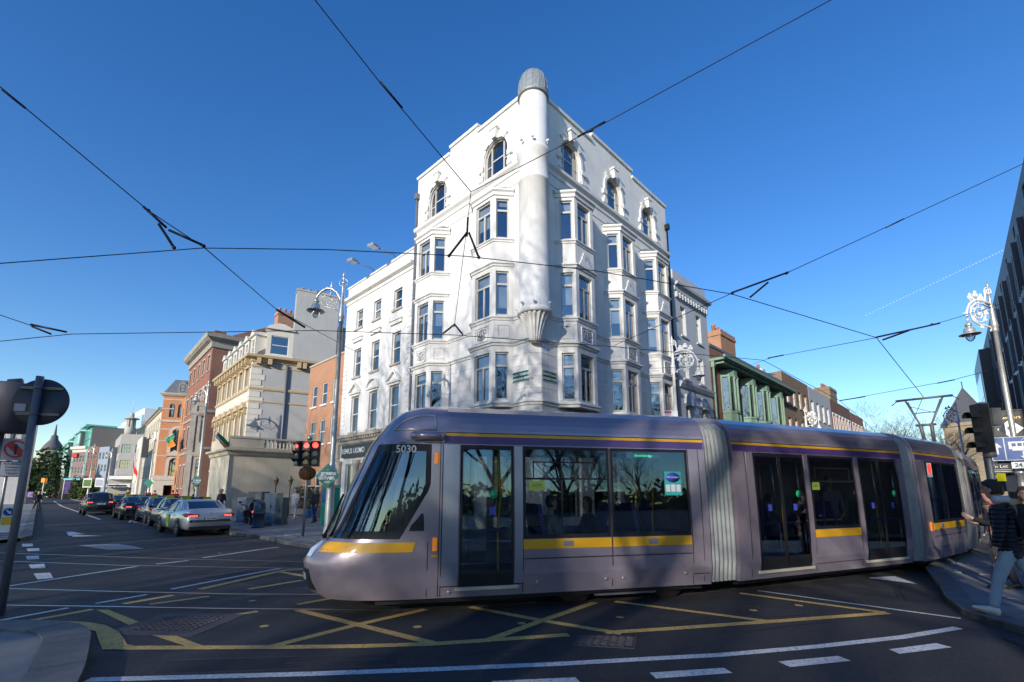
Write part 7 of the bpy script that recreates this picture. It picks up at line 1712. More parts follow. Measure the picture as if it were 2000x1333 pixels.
def car(label, loc, rz, paint, L_=4.85, W=.92, H=1.45, suv=False, taxi=False, lit=True, plate=True, group='cars and taxis queuing on the left street', stripe=False):
    t = thing('parked_car' if not taxi else 'taxi', label, 'taxi' if taxi else 'car', loc, rz, group)
    bl = .98 if not suv else 1.12; r = L_ / 2; b = MB()
    S = [(-r, .74, .44, bl - .30, .0), (-r + .05, .84, .36, bl - .10, .02), (-r + .11, .89, .29, bl + .07, .02), (-r + .22, .93, .26, bl + .09, .03), (-r + .55, .985, .24, bl + .085, .03), (-r + 1.2, 1.0, .22, bl + .04, .03), (-.4, 1.0, .2, bl, .03), (.7, 1.0, .2, bl - .02, .03), (1.2, .99, .2, bl - .04, .05), (r - .6, .97, .22, bl - .16, .07), (r - .2, .90, .26, bl - .26, .05), (r - .03, .78, .32, bl - .4, .02), (r, .66, .4, bl - .48, .0)]
    b.rings([body_ring(y, W * w, zb, zt, c) for y, w, zb, zt, c in S], 0, True, True, True); body = b.obj('car_body', paint, t)
    yr, yf = (-r + .42, 1.3) if not suv else (-r + .2, 1.3)
    yr2, yf2 = (-r + 1.42, .38) if not suv else (-r + .55, .5)
    def ring(z, f, e=0):
        y0, y1 = yr + (yr2 - yr) * f, yf + (yf2 - yf) * f; w = W * (.90 - .20 * f) + e; n = 28; o = []
        for k in range(n): a = 2 * pi * k / n; c, s = cos(a), sin(a); o.append((w * abs(c) ** .35 * (1 if c > 0 else -1), (y0 + y1) / 2 + ((y1 - y0) / 2 + e) * abs(s) ** .5 * (1 if s > 0 else -1), z))
        return o
    b = MB(); b.rings([ring(bl - .02, 0), ring(bl + .2, .45), ring(H - .09, .9), ring(H - .06, .97)], 0, True, True, False); b.obj('windows', car_glass, t)
    b = MB(); R = [ring(H - .095, .905, .012), ring(H - .05, .97, .008), ring(H - .015, 1.1, -.05), ring(H, 1.35, -.2)]; b.rings(R, 0, True); 
    for k in (3, 11, 17, 25, 0, 14): 
        for j in ((k,) if k not in (17, 25) else (k - 1, k, k + 1)): b.tube([ring(z, f, .004)[j % 28] for z, f in ((bl - .02, 0), (bl + .2, .45), (H - .09, .9))], .03 if k not in (17, 25) else .06, 6)
    b.obj('roof', paint, t)
    for y in (-r + 1.02, r - .95):
        for s in (-1, 1):
            w = MB(); w.to((s * (W - .10), y, .33), 0, 0, pi / 2); w.lathe([(.2, -.1), (.30, -.11), (.335, -.07), (.335, .07), (.30, .11), (.2, .1)], 28); w.M = None; wo = w.obj('wheel', tyre_black, t)
            w = MB(); w.to((s * (W - .10), y, .33), 0, 0, pi / 2); w.lathe([(.0, s * .085), (.06, s * .10), (.07, s * .085), (.2, s * .07), (.225, s * .10), (.21, s * .09)], 20, cap=False)
            for k in range(5): a = k * 2 * pi / 5; w.add([(q * cos(a + d), q * sin(a + d), s * .106) for q, d in ((.06, -.5), (.21, -.16), (.21, .16), (.06, .5))], [(0, 1, 2, 3)])
            w.M = None; w.obj('rim', rim_silver, wo)
            a_ = MB(); a_.to((s * (W + .004), y, .34), 0, 0, pi / 2); a_.lathe([(.34, -.01), (.385, -.01), (.385, .004), (.34, .004)], 28, cap=False); a_.M = None; a_.obj('wheel_arch', trim_black, t)
    zt = bl - .13
    for s in (-1, 1):
        l = MB(); l.rings([[(s * W * x, y, z) for x, y, z in q] for q in ([(.46, -r + .02, zt - .06), (.46, -r + .02, zt + .03), (.52, -r + .1, zt)], [(.75, -r + .03, zt - .09), (.75, -r + .03, zt + .06), (.77, -r + .14, zt)], [(.95, -r + .13, zt - .07), (.95, -r + .13, zt + .08), (.9, -r + .3, zt)], [(.995, -r + .42, zt + .0), (.995, -r + .42, zt + .06), (.95, -r + .45, zt)])], 0, True); lo = l.obj('tail_light', tail_red, t)
        if lit: l = MB(); l.rings([[(s * W * x, y, z) for x, y, z in q] for q in ([(.52, -r + .005, zt - .05), (.52, -r + .005, zt - .005), (.56, -r + .06, zt)], [(.80, -r + .025, zt - .065), (.80, -r + .025, zt - .01), (.80, -r + .07, zt)])], 0, False); l.obj('brake_light', tail_lit, lo)
        m = MB(); m.ball((s * (W + .10), .72, bl + .06), (.11, .06, .075), 10, 6); m.tube([(s * (W - .05), .76, bl), (s * (W + .06), .74, bl + .03)], .025, 6); m.obj('mirror', paint, t)
        h = MB(); h.box(*sorted((s * W * 1.0, s * (W * 1.0 + .02))), .1, .3, bl - .18, bl - .15); h.box(*sorted((s * W * 1.0, s * (W * 1.0 + .02))), -.95, -.75, bl - .17, bl - .14); h.obj('door_handle', chrome, t)
    if lit: l = MB(); l.box(-.17, .17, yr + .06, yr + .09, bl + .055, bl + .085); l.obj('high_brake_light', tail_lit, t)
    b = MB(); b.box(-W * .8, W * .8, -r - .012, -r + .2, .27, .40); b.obj('bumper_trim', trim_black, t)
    if plate: b = MB(); b.box(-.26, .26, -r - .02, -r + .03, bl - .33, bl - .22); po = b.obj('number_plate', plate_white, t); lettering(po, '161-D-8358', .075, sign_black, (.02, -r - .022, bl - .275)); b = MB(); b.box(-.258, -.215, -r - .024, -r - .0205, bl - .328, bl - .222); b.obj('blue_band', sign_blue, po)
    b = MB(); b.tube([(-.06, -r + .06, bl - .11), (0, -r + .03, bl - .08), (.06, -r + .06, bl - .11), (0, -r + .04, bl - .14), (-.06, -r + .06, bl - .11)], .01, 5); b.obj('badge', chrome, t)
    if taxi:
        b = MB(); b.box(-.55, .55, -.2, .0, H - .01, H + .10, 0); so = b.obj('roof_sign', taxi_yellow, t)
        for y, rr in ((-.204, 0), (.004, pi)): b = MB(); b.box(-.22, .22, y - .002, y + .002, H + .005, H + .092); b.obj('panel', taxi_blue, so); lettering(so, 'TAXI', .085, sign_white, (0, y - .004 if rr == 0 else y + .004, H + .048), rr)
    if stripe:
        b = MB(); b.quad((-W - .012, -.15, .32), (-W - .012, .1, .32), (-W - .012, .16, bl - .12), (-W - .012, -.12, bl - .12)); b.quad((-W - .012, .14, .35), (-W - .012, .3, .35), (-W - .012, .34, bl - .12), (-W - .012, .2, bl - .12)); b.obj('door_stripe', mat('stripe_yellow', (.62, .74, .06), .4), t)
    return t
paint_silver = mat('paint_silver', (.56, .57, .58), .28, metal=.55, coat=.6); paint_black = mat('paint_black', (.012, .013, .016), .2, coat=1.0); paint_red = mat('paint_red', (.20, .012, .015), .25, coat=.9); paint_grey = mat('paint_grey', (.12, .13, .15), .25, metal=.4, coat=.8); paint_blue = mat('paint_blue', (.03, .06, .13), .25, coat=.9)
def car_at(xy, *a, **k): return car(a[0], (xy[0], xy[1], 0), radians(46) if 'rz' not in k else k.pop('rz'), *a[1:], **k)
car_at((-14.05, 21.05), 'silver taxi with a yellow green door stripe and roof sign nearest in the queue', paint_silver, taxi=True, stripe=True, rz=radians(48))
car_at((-17.3, 24.6), 'dark taxi with a lit yellow roof sign just ahead of the silver taxi', paint_black, taxi=True)
car_at((-25.3, 31.9), 'black taxi saloon with lit brake lights in the outer lane', paint_black, taxi=True, rz=radians(46))
car_at((-33.0, 37.8), 'tall black estate car ahead of the black taxi in the outer lane', paint_black, suv=True, H=1.68, rz=radians(46))
car_at((-45.5, 51.5), 'dark red car further up the outer lane', paint_red, lit=False); car_at((-66, 76), 'black car at the far stop line', paint_black, suv=True, H=1.7, lit=False)
car_at((-20.9, 28.3), 'blue grey taxi third in the kerb lane', paint_blue, taxi=True, lit=False); car_at((-24.5, 32.0), 'black taxi fourth in the kerb lane', paint_black, taxi=True, lit=False); car_at((-29.0, 36.4), 'grey taxi fifth in the kerb lane', paint_grey, taxi=True, lit=False); car_at((-34, 41.2), 'dark taxi sixth in the kerb lane', paint_black, taxi=True, lit=False)
# motorcycle
t = thing('motorcycle', 'dark parked motorcycle with top box and windscreen seen from behind beside the silver taxi', 'motorcycle', (-13.6, 24.7, 0), radians(40))
for y in (-.7, .75): b = MB(); b.to((0, y, .31), 0, 0, pi / 2).lathe([(.2, -.06), (.28, -.07), (.31, -.03), (.31, .03), (.28, .07), (.2, .06)], 20); b.M = None; b.obj('wheel', tyre_black, t)
b = MB(); b.rings([[(.16 * q * cos(a), y, z + .2 * q * sin(a)) for a in [k * pi / 5 for k in range(10)]] for y, z, q in ((-.95, .75, .5), (-.5, .72, .9), (0, .68, 1.0), (.4, .85, 1.1), (.65, .9, .7))], 0, True); b.tube([(-.08, .75, .31), (-.1, .5, 1.0)], .035, 6); b.tube([(.08, .75, .31), (.1, .5, 1.0)], .035, 6); b.tube([(0, -.7, .31), (0, 0, .45)], .05, 6); b.obj('frame', trim_black, t)
b = MB(); b.box(-.24, .24, -1.05, -.65, .92, 1.22); b.obj('top_box', paint_black, t)
for s in (-1, 1): b = MB(); b.box(*sorted((s * .2, s * .42)), -.95, -.45, .5, .85); b.obj('pannier', paint_black, t); b = MB(); b.tube([(s * .1, .48, 1.05), (s * .36, .42, 1.12)], .025, 6); b.ball((s * .4, .5, 1.22), (.09, .04, .06), 8, 5); b.obj('handlebar', trim_black, t)
b = MB(); b.rings([[(x, .62 - .12 * (z - 1.05) + .1 * (1 - x * x * 9), z) for x in (-.24, -.12, 0, .12, .24)] for z in (1.02, 1.25, 1.42)], 0, True, False, False); b.obj('windscreen', glass_clear, t)
b = MB(); b.box(-.11, .11, -1.08, -1.05, .72, .82); b.obj('tail_light', tail_lit, t); b = MB(); b.box(-.1, .1, -1.1, -1.07, .5, .64); b.obj('number_plate', plate_white, t)
b = MB(); b.rings([[(.14 * q * cos(a), y, .9 + .06 * sin(a)) for a in [k * pi / 4 for k in range(8)]] for y, q in ((-.6, .8), (-.2, 1.1), (.2, .8))], 0, True); b.obj('saddle', trim_black, t)
# ------------------------------------------------------------------ people
skin_m = mat('skin', (.50, .30, .22), .55); hair_dark = mat('hair_dark', (.02, .015, .012), .6, bump=.6, bs=90); hair_brown = mat('hair_brown', (.075, .04, .025), .6, bump=.6, bs=80); hair_grey = mat('hair_grey', (.35, .33, .31), .7)
def cloth(name, c, **k): return mat(name, c, .85, var=.2, vs=5, bump=.35, bs=25, **k)
jean_light = cloth('jean_light', (.36, .46, .55)); jean_blue = cloth('jean_blue', (.04, .08, .20)); coat_black = cloth('coat_black', (.016, .017, .02)); coat_navy = cloth('coat_navy', (.025, .03, .05)); coat_pale = cloth('coat_pale', (.46, .47, .47)); coat_olive = cloth('coat_olive', (.20, .22, .18)); shoe_white = mat('shoe_white', (.66, .64, .58), .6); shoe_tan = mat('shoe_sole', (.42, .26, .14), .7); shoe_dark = mat('shoe_dark', (.02, .02, .02), .5); coat_red = cloth('coat_red', (.25, .02, .03))
def puffer_mat():
    m = bpy.data.materials.new('puffer'); m.use_nodes = True; nt = m.node_tree; N = nt.nodes; L = nt.links; p = N['Principled BSDF']; p.inputs['Base Color'].default_value = (.014, .015, .022, 1); p.inputs['Roughness'].default_value = .42
    tc = N.new('ShaderNodeTexCoord'); w = N.new('ShaderNodeTexWave'); w.wave_type = 'BANDS'; w.bands_direction = 'Z'; w.inputs['Scale'].default_value = 5.2; w.inputs['Distortion'].default_value = 1.2; w.inputs['Detail'].default_value = 2; L.new(tc.outputs['Object'], w.inputs[0])
    b = N.new('ShaderNodeBump'); b.inputs['Strength'].default_value = 1.0; b.inputs['Distance'].default_value = .03; L.new(w.outputs[1], b.inputs['Height']); L.new(b.outputs[0], p.inputs['Normal']); return m
puffer = puffer_mat()
def skinned(name, V, E, Rr, sub=2):
    me = bpy.data.meshes.new(name); me.from_pydata([tuple(v) for v in V], E, []); o = bpy.data.objects.new(name, me); COL.objects.link(o)
    sk = o.modifiers.new('skin', 'SKIN'); sk.use_smooth_shade = True
    for d, r in zip(me.skin_vertices[0].data, Rr): d.radius = r if isinstance(r, tuple) else (r, r)
    me.skin_vertices[0].data[0].use_root = True
    s = o.modifiers.new('sub', 'SUBSURF'); s.levels = sub; s.render_levels = sub
    dg = bpy.context.evaluated_depsgraph_get(); out = bpy.data.meshes.new_from_object(o.evaluated_get(dg)); bpy.data.objects.remove(o); bpy.data.meshes.remove(me); out.name = name
    return out
def head_rings(b, c, tilt=0.0, turn=0.0, s=1.0):
    """head facing +y with a nose, brow, chin and ears"""
    b.M = Matrix.Translation(c) @ Matrix.Rotation(turn, 4, 'Z') @ Matrix.Rotation(tilt, 4, 'X') @ Matrix.Scale(s, 4)
    R = []
    for z, rx, yf, yb in ((-.125, .03, .055, .0), (-.115, .045, .08, .03), (-.09, .055, .092, .055), (-.05, .066, .092, .08), (-.01, .072, .092, .095), (.03, .075, .092, .1), (.07, .073, .088, .097), (.105, .056, .066, .075), (.125, .03, .032, .04), (.131, .006, .006, .01)):
        r = []
        for k in range(16):
            a = 2 * pi * k / 16; s_ = sin(a); y = (yf if s_ > 0 else yb) * s_
            if k == 4: y += {-.05: .012, -.01: .02, .03: .008}.get(z, 0) + (.004 if z == -.09 else 0)
            if k in (3, 5) and z == .03: y -= .006
            r.append((rx * cos(a), y, z))
        R.append(r)
    b.rings(R, 0, True)
    for sg in (-1, 1): b.ball((sg * .076, -.008, -.005), (.012, .022, .034), 8, 6)
    b.M = None
def limb(p, L_, a, out=0.0): return p + Vector((out * L_, sin(a) * L_, -sqrt(max(0, 1 - out * out)) * cos(a) * L_))
def person(label, loc, rz, legs=((.3, .1), (-.3, .3)), arms=((.2, .3), (-.2, .3)), top=coat_black, bottom=jean_blue, shoe=shoe_dark, hair=hair_dark, hairstyle='short', h=1.75, lean=0.0, head=(0.0, 0.0), coat_len=.0, bulk=1.0, group=None, sit=False, sole=None):
    s = h / 1.75; t = thing('person', label, 'person', loc, rz, group); t.scale = (s, s, s)
    pel = Vector((0, 0, .93)); up = Vector((0, sin(lean), cos(lean))); spine = pel + up * .2; chest = pel + up * .42; neck = pel + up * .575; hb = neck + up * .07 + Vector((0, .015, 0)); hc = hb + up * .125 + Vector((0, .02 + .05 * sin(head[0]) * -1, 0))
    L = []
    for sg, (a, k) in zip((-1, 1), legs):
        hip = pel + Vector((sg * .095, 0, -.03)); kn = limb(hip, .42, a); an = limb(kn, .42, a - k); L.append((hip, kn, an, a - k))
    A = []
    for sg, ar in zip((-1, 1), arms):
        a, k = ar[:2]; o1 = ar[2] if len(ar) > 2 else .12; o2 = ar[3] if len(ar) > 3 else .02
        sh = chest + up * .085 + Vector((sg * .185, 0, 0)); el = limb(sh, .29, a, sg * o1); wr = limb(el, .25, a + k, sg * o2); A.append((sh, el, wr, a + k))
    low = min(l[2].z for l in L) - .075
    dz = Vector((0, 0, -low if not sit else 0))
    # body: one continuous figure with head and hands
    V = [pel, spine, chest, neck, hb, hc - up * .03]; E = [(0, 1), (1, 2), (2, 3), (3, 4), (4, 5)]; R = [(.12, .10), (.12, .09), (.13, .09), (.055, .055), (.052, .056), (.05, .06)]
    for (sh, el, wr, aa), sg in zip(A, (-1, 1)):
        i = len(V); d = (wr - el).normalized(); V += [sh, el, wr, wr + d * .05]; R += [.05, .04, .028, (.038, .022)]; E += [(2, i), (i, i + 1), (i + 1, i + 2), (i + 2, i + 3)]
        side = Vector((0, 1, 0)) - d * d.y
        if side.length < .2: side = Vector((1, 0, 0))
        side.normalize()
        for f in range(4):
            j = len(V); o = side * (f - 1.5) * .021; ln = (.062, .072, .068, .05)[f]; curl = Vector((-sg * .02, 0, 0)); V += [wr + d * .085 + o, wr + d * (.085 + ln * .55) + o + curl * .5, wr + d * (.085 + ln) + o + curl * 1.4]; R += [.0095, .0085, .007]; E += [(i + 3, j), (j, j + 1), (j + 1, j + 2)]
        j = len(V); V += [wr + d * .04 + side * .038, wr + d * .085 + side * .055]; R += [.011, .009]; E += [(i + 2, j), (j, j + 1)]
    for hip, kn, an, q in L:
        i = len(V); V += [hip, kn, an]; R += [.075, .05, .038]; E += [(0, i), (i, i + 1), (i + 1, i + 2)]
    me = skinned('body', [v + dz for v in V], E, R, 1); b = MB()
    b.v = [tuple(v.co) for v in me.vertices]; b.f = [tuple(p.vertices) for p in me.polygons]; b.m = [0] * len(b.f); b.s = [True] * len(b.f); bpy.data.meshes.remove(me)
    head_rings(b, hc + dz, head[0], head[1]); b.obj('body', skin_m, t)
    # eyes and mouth
    e = MB(); e.M = Matrix.Translation(hc + dz) @ Matrix.Rotation(head[1], 4, 'Z') @ Matrix.Rotation(head[0], 4, 'X')
    for sg in (-1, 1): e.ball((sg * .03, .082, .012), (.012, .006, .006), 8, 5); e.ball((sg * .031, .084, .034), (.02, .005, .004), 6, 4)
    e.ball((0, .089, -.07), (.022, .005, .005), 8, 4); e.M = None; e.obj('face_features', hair_dark, t)
    # jacket
    w = bulk; V = [pel + Vector((0, 0, -.13 - coat_len)), pel + up * .05, spine, chest, chest + up * .1, neck + up * .015]; R = [(.172 * w + coat_len * .05, .135 * w + coat_len * .05), (.17 * w, .135 * w), (.168 * w, .13 * w), (.175 * w, .135 * w), (.12 * w, .105 * w), (.075, .078)]; E = [(i, i + 1) for i in range(5)]
    for sh, el, wr, aa in A:
        i = len(V); V += [sh, el, wr - (wr - el) * .06]; R += [.078 * w, .066 * w, .048 * w]; E += [(3, i), (i, i + 1), (i + 1, i + 2)]
    place(skinned('jacket', [v + dz for v in V], E, R, 2), 'jacket', t).data.materials.append(top)
    V = [pel + Vector((0, 0, .07)), pel + Vector((0, 0, -.03))]; R = [(.155, .13), (.165, .14)]; E = [(0, 1)]
    for hip, kn, an, q in L:
        i = len(V); d_ = (an - kn); V += [hip + (kn - hip) * .12, hip.lerp(kn, .55), kn, kn.lerp(an, .5), an - d_ * .03]; R += [.098, .085, .07, .063, .06]; E += [(1, i), (i, i + 1), (i + 1, i + 2), (i + 2, i + 3), (i + 3, i + 4)]
    place(skinned('trousers', [v + dz for v in V], E, R, 2), 'trousers', t).data.materials.append(bottom)
    for hip, kn, an, q in L:
        f = MB(); rx = max(-.9, min(.9, q)); p = an + dz; f.to(p, 0, rx if q < -.05 or q > .15 else 0)
        def ring(y, w_, z0, z1): return [(w_ * cos(k * pi / 5), y, (z0 + z1) / 2 + (z1 - z0) / 2 * sin(k * pi / 5)) for k in range(10)]
        f.rings([ring(-.075, .025, -.06, .0), ring(-.06, .038, -.068, .03), ring(0, .043, -.068, .045), ring(.07, .045, -.068, .01), ring(.15, .047, -.068, -.015), ring(.19, .035, -.066, -.03), ring(.205, .012, -.06, -.04)], 0, True)
        f.rings([[(w_ * cos(k * pi / 5) , y + w_ * .0, z) for k in range(10)] if False else [(-w_, y, z), (w_, y, z), (w_, y, z - .02), (-w_, y, z - .02)] for y, w_, z in ((-.082, .03, -.052), (-.06, .044, -.052), (.08, .05, -.052), (.16, .05, -.052), (.208, .02, -.05))], 1, False)
        f.M = None; f.obj('shoe', [shoe, sole or shoe_dark], t)
    # hair
    if hairstyle != 'bald':
        b = MB(); b.M = Matrix.Translation(hc + dz) @ Matrix.Rotation(head[1], 4, 'Z') @ Matrix.Rotation(head[0], 4, 'X'); R = []
        long_ = hairstyle == 'long'; o = .016 if long_ else .009
        T = [(-.20, .070, -.02, .075), (-.12, .078, -.01, .092)] if long_ else [(-.075, .058, -.045, .070), (-.05, .068, -.035, .084)]
        for z, rx, yf, yb in T + [(-.01, .074, -.012, .097), (.03, .077, .0 if not long_ else .03, .102), (.062, .077, .052, .101), (.085, .070, .076, .092), (.108, .058, .064, .077), (.127, .036, .036, .046), (.138, .006, .006, .01)]:
            R.append([((rx + o) * cos(2 * pi * k / 18) * (1 + .03 * sin(5 * k + 60 * z)), (yf if k < 9 else yb + o) * sin(2 * pi * k / 18) + (o if z > .05 else 0) * (k < 9), z + o * (z > .1)) for k in range(18)])
        b.rings(R, 0, True); b.M = None; b.obj('hair', hair, t)
    return t
def pdup(src, label, loc, rz, group, sc=None):
    r = dup(src, loc, rz, label, group); return r
# the man crossing at the right, jeans and quilted jacket
man = person('man in a black quilted jacket, light jeans and white shoes striding off the right kerb', (6.95, 6.72, .10), radians(36), legs=((.36, .12), (-.40, .42)), arms=((.05, .25, .2, -.1), (-.18, .85, .32, -.55)), top=puffer, bottom=jean_light, shoe=shoe_white, sole=shoe_tan, h=1.80, head=(-.2, -.35), lean=.05, bulk=1.12, coat_len=.06)
b = MB(); b.lathe([(.085, 1.50), (.10, 1.53), (.088, 1.59), (.075, 1.58)], 18, (0, .02, 0), cap=False); b.obj('collar', cloth('collar_white', (.55, .55, .56)), man)
woman = person('brown haired woman in a striped scarf half hidden by the man in light jeans', (8.72, 8.6, .1), radians(44), legs=((.1, .05), (-.1, .1)), arms=((.35, 1.7), (.1, 1.5)), top=coat_black, bottom=coat_black, hair=hair_brown, hairstyle='long', h=1.66, coat_len=.35, head=(-.35, 0))
b = MB(); b.lathe([(.10, 1.44), (.135, 1.47), (.13, 1.53), (.095, 1.57)], 16, (0, .03, 0), cap=False); b.rings([[(-.12 + u, .17 + .02 * sin(z * 9), z) for u in (0, .05, .1)] for z in (1.5, 1.2, .9, .62)], 0, True, False, False); b.rings([[(-.19, -.02 + u, z) for u in (0, .06, .12)] for z in (1.48, 1.1, .8, .55)], 0, True, False, False)
scarf = bpy.data.materials.new('scarf'); scarf.use_nodes = True; nt = scarf.node_tree; w_ = nt.nodes.new('ShaderNodeTexWave'); w_.bands_direction = 'Z'; w_.inputs['Scale'].default_value = 2.0; rp_ = nt.nodes.new('ShaderNodeValToRGB'); el = rp_.color_ramp.elements; el[0].color = (.42, .03, .03, 1); el[1].color = (.05, .22, .16, 1); q_ = el.new(.5); q_.color = (.03, .03, .03, 1); q_ = el.new(.75); q_.color = (.45, .25, .05, 1); tc_ = nt.nodes.new('ShaderNodeTexCoord'); nt.links.new(tc_.outputs['Object'], w_.inputs[0]); nt.links.new(w_.outputs[0], rp_.inputs[0]); nt.links.new(rp_.outputs[0], nt.nodes['Principled BSDF'].inputs['Base Color']); b.obj('scarf', scarf, woman)
b = MB(); b.box(-.035, .035, .44, .455, 1.26, 1.4); b.obj('phone', trim_black, woman)
w2 = person('woman with glasses and grey brown hair at the right edge behind the man', (9.3, 8.6, .1), radians(140), legs=((.1, .05), (-.1, .1)), top=coat_navy, bottom=coat_black, hair=hair_brown, hairstyle='long', h=1.68, coat_len=.3)
b = MB()
for sg in (-1, 1): b.tube([(sg * .034 + .022 * cos(a), .098, 1.634 + .018 * sin(a)) for a in [k * pi / 5 for k in range(11)]], .004, 4)
b.obj('glasses', trim_black, w2)
person('dark haired person walking just behind the man in light jeans', (9.9, 9.6, .1), radians(60), legs=((.2, .1), (-.25, .3)), top=coat_black, bottom=coat_navy, hair=hair_dark, h=1.74)
t = thing('rucksack', 'black rucksack with pale cords on the back of the man in light jeans', 'rucksack', (6.95, 6.72, .10), radians(36)); b = MB(); R = [[(x * q, y + .03, z) for x, y in ((-.14, -.17), (-.13, -.30), (0, -.34), (.13, -.30), (.14, -.17))] for z, q in ((1.03, .85), (1.12, 1.0), (1.35, 1.0), (1.48, .75))]; b.rings(R, 0, True); b.obj('bag', coat_black, t); b = MB()
for x in (.02, .06, .1): b.tube([(x, -.33, 1.45), (x + .02, -.345, 1.25), (x - .01, -.33, 1.05)], .006, 5)
b.obj('cord', cloth('cord_pale', (.4, .4, .4)), t); t.scale = (1.0, 1.0, 1.03)
# two walkers on the left pavement
person('walker in a pale hooded jacket under a black coat beside the cream annex', (-13.05, 28.6, .12), radians(170), legs=((.2, .1), (-.2, .25)), top=coat_pale, bottom=jean_light, shoe=shoe_white, h=1.78)
pb = person('bald man in a black coat and blue trousers carrying a blue bag', (-10.75, 25.9, .12), radians(165), legs=((.22, .1), (-.2, .3)), top=coat_black, bottom=jean_blue, hairstyle='bald', h=1.76, bulk=1.12)
t = thing('carrier_bag', 'bright blue carrier bag held by the bald man', 'bag', (-11.02, 25.82, .12), radians(165)); b = MB(); b.rings([[(x * q, y * q, z) for x, y in ((-.05, -.15), (.05, -.15), (.05, .15), (-.05, .15))] for z, q in ((.3, .9), (.4, 1.05), (.66, 1.0))], 0, False); b.tube([(0, -.08, .66), (0, 0, .8), (0, .08, .66)], .012, 5); b.obj('bag', mat('bag_blue', (.03, .28, .55), .5), t)
far = person('dark clad person striding across the left street', (-45.6, 45.6, 0), radians(-115), legs=((.42, .1), (-.45, .2)), top=coat_black, bottom=coat_black, h=1.78, bulk=1.1)
# seated passengers, seen through the tram glass
def tpos(k, x, y, z): p = T_O[k] + Matrix.Rotation(T_A[k], 4, 'Z') @ Vector((x, y, z)); return p
sit_legs = ((1.5, 1.5), (1.5, 1.5)); sit_arms = ((.35, .7), (.35, .7))
pz = -.06
pa = person('tram passenger in a pale olive padded jacket at the first window', tpos(0, -.82, -.8, pz), T_A[0] - pi / 2, sit_legs, sit_arms, coat_olive, jean_blue, hairstyle='short', h=1.72, sit=True, lean=-.05, bulk=1.25, group='passengers in the tram')
pc_ = person('tram passenger in a dark coat at the second front window', tpos(0, .88, -.38, pz), T_A[0] - pi / 2, sit_legs, sit_arms, coat_navy, jean_blue, hair=hair_brown, hairstyle='long', h=1.66, sit=True, group='passengers in the tram')
for k, x, y, rz, src, lb_ in ((1, 2.22, -.75, pi / 2, pc_, 'tram passenger by the middle car window near the yellow rail'), (1, 3.2, .7, -pi / 2, pa, 'tram passenger across the aisle of the middle car'), (2, .45, -.78, pi / 2, pc_, 'tram passenger in the third car window'), (0, .42, .6, pi / 2, pc_, 'tram passenger across the aisle of the front car')):
    dup(src, tpos(k, x, y, pz), T_A[k] - pi / 2 + (pi if rz > 0 else 0), lb_, 'passengers in the tram')
std = person('standing passenger in a pale green coat by the second middle tram door', tpos(1, 3.85, -.35, .39), T_A[1] + 2.6, ((.05, .05), (-.05, .05)), ((.1, .3), (1.9, .6)), coat_olive, jean_blue, hair=hair_brown, hairstyle='long', h=1.66, group='passengers in the tram')
dup(std, tpos(1, .75, .3, .39), T_A[1], 'standing tram passenger inside the first middle door', 'passengers in the tram')
dr = person('tram driver at the desk behind the dark cab window', tpos(0, -3.1, 0, .1), T_A[0] + pi / 2, sit_legs, ((.6, .6), (.6, .6)), coat_navy, coat_navy, h=1.78, sit=True, group='passengers in the tram')
# small crowds far off: copies of the walkers
rr_ = random.Random(21); srcs = [pb, far, woman, w2]; n = 0
pale = person('walker in a red coat on the far left pavement', (*on_left(47, 5.2)[:2], .12), radians(40), top=coat_red, bottom=jean_blue, h=1.7, group='walkers far down the left street')
for s, off in ((24, 5.0), (27, 4.2), (29.5, 5.4), (33, 4.6), (36, 5.6), (41, 4.4), (52, 5.0), (58, 4.4), (64, 5.4), (70, 4.8)):
    x, y, _ = on_left(s, off); q = dup(rr_.choice([pb, far, pale]), (x, y, .12), rr_.uniform(0, 6.28), None, 'walkers far down the left street'); q['label'] = 'tiny walker on the pavement beyond the queue of taxis'
for k in range(16):
    p = at(rr_.uniform(20, 150), 960, rr_.uniform(112, 150)); q = dup(rr_.choice([pb, far, pale]), (p.x, p.y, .1), rr_.uniform(0, 6.28), None, 'walkers at the far street end'); q['label'] = 'tiny walker in the crowd at the far street end'
# posters, kiosk and far signals at the street end
for px, Y, w, z0, z1, m, lb_ in ((172, 81, 1.2, 2.4, 4.0, MAT['poster_green'], 'first small poster on the thin far lamp'), (195, 91, 1.3, 2.6, 4.3, sticker_pale, 'second small pale poster on the far lamp by the art deco corner')):
    p = at(px, 960, Y); t = thing('lamp_poster', lb_, 'poster', (p.x, p.y - .4, 0), radians(20)); b = MB(); b.box(-w / 2, w / 2, 0, .05, z0, z1); b.obj('board', sign_white, t); b = MB(); b.box(-w / 2 + .1, w / 2 - .1, -.01, -.001, z0 + .2, z1 - .3); b.obj('picture', m, t)
p = at(135, 960, 108); t = thing('advert_kiosk', 'tall dark advertising kiosk with a purple picture far down the street', 'kiosk', (p.x, p.y, 0), radians(30)); b = MB(); b.box(-1.6, 1.6, -.3, .3, 0, 4.6); b.obj('kiosk_body', paint_black, t); b = MB(); b.box(-.8, .8, -.33, -.301, 1.2, 4.0); b.obj('picture', mat('advert_purple', (.22, .12, .42), .5, var=.7, vs=2), t)
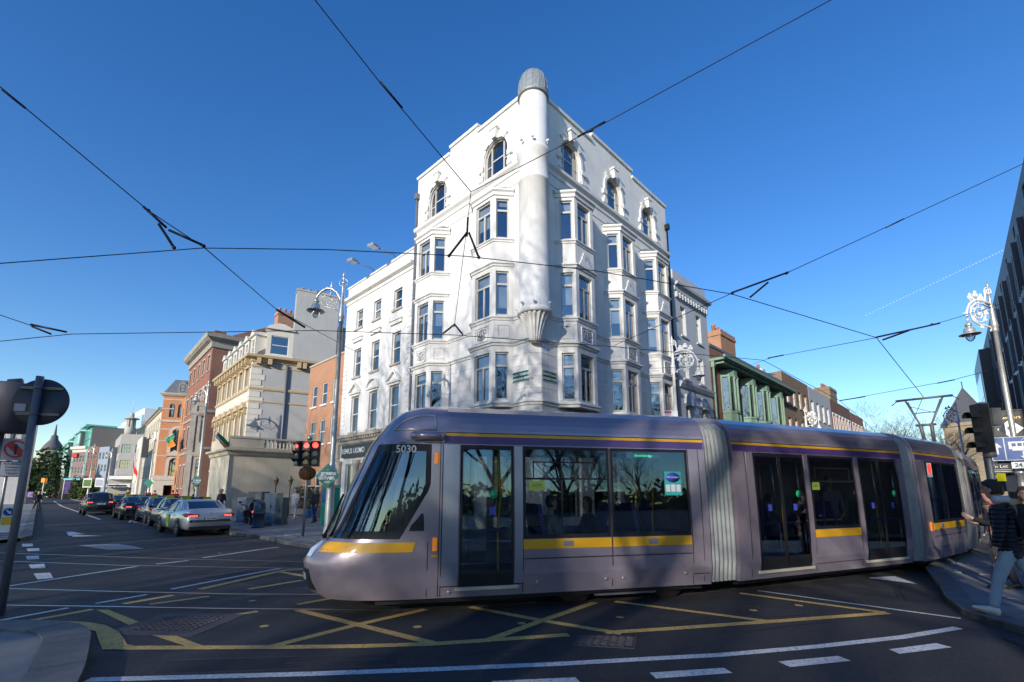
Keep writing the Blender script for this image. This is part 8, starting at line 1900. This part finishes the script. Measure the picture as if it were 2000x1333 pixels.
for px, Y, lb_ in ((83, 100, 'far traffic light with an orange cover before the conifer'), (123, 104, 'far signal pole with a blue direction board')):
    p = at(px, 960, Y); t = thing('traffic_light', lb_, 'traffic light', (p.x, p.y, 0), 0); b = MB(); b.tube([(0, 0, 0), (0, 0, 4.2)], .09, 6); b.obj('pole', frame_white, t); b = MB(); b.box(-.35, .35, -.3, .3, 3.6, 4.5) if px < 100 else b.box(-.2, 3.4, -.1, .1, 4.2, 4.6); b.obj('signal_head', amber if px < 100 else mat('board_teal', (.1, .4, .5), .5), t)
p = at(98, 960, 124); t = thing('planter_wall', 'low red planter wall with boards under the conifer', 'planter', (p.x, p.y, 0), 0); b = MB(); b.box(-4, 9, 0, 1, 0, 1.5); b.obj('wall', brick_red, t)
for k in range(7): b = MB(); b.box(-9 + k * 1.9, -7.6 + k * 1.9, -.6, -.4, .2, 1.6); b.obj('board', [sign_white, MAT['poster_red'], MAT['advert_purple'], taxi_yellow][k % 4], t)
p = at(207, 960, 100); t = thing('shop_canopy', 'white shop canopies with yellow blocks at the foot of the art deco corner', 'canopy', (p.x, p.y, 0), radians(30)); b = MB(); b.box(0, 4.0, -.8, 1, 2.6, 3.3); b.box(.2, 4.2, -.6, 1, 4.3, 5.0); b.obj('canopy', sign_white, t); b = MB(); b.box(.4, 3.4, -.86, -.801, 2.8, 3.1); b.obj('fascia_text', sign_black, t); b = MB(); b.box(.1, 4.0, .6, 1, 0, 2.6); b.box(.1, 4.0, .6, .95, 3.3, 4.3); b.obj('shop_front', stone_grey, t)
for k in range(8): b = MB(); b.box(4.2 + (k % 2) * .8, 4.9 + (k % 2) * .8, -.9, -.5, 2.4 + k * .6, 2.8 + k * .6); b.obj('yellow_block', taxi_yellow, t)
p = at(273, 960, 68); t = thing('hanging_sign', 'vertical black shop sign on the tan stone house', 'sign', (p.x, p.y, 0), radians(20)); b = MB(); b.box(-.35, .35, -.1, .1, 6.6, 9.6); b.obj('board', sign_black, t)
t = thing('letter_kiosk', 'green post kiosk beside the shop front half hidden by the tram nose', 'kiosk', (*on_left(11.3, 3.2)[:2], .12), RL); b = MB(); b.box(-.38, .38, -.3, .3, 0, 1.85); b.prism_y([(-.42, 1.85), (.42, 1.85), (.3, 2.0), (-.3, 2.0)], -.35, .35); b.obj('kiosk_body', green_paint, t); b = MB(); b.box(-.3, .3, -.31, -.301, 1.1, 1.8); b.obj('notice', sign_blue, t)
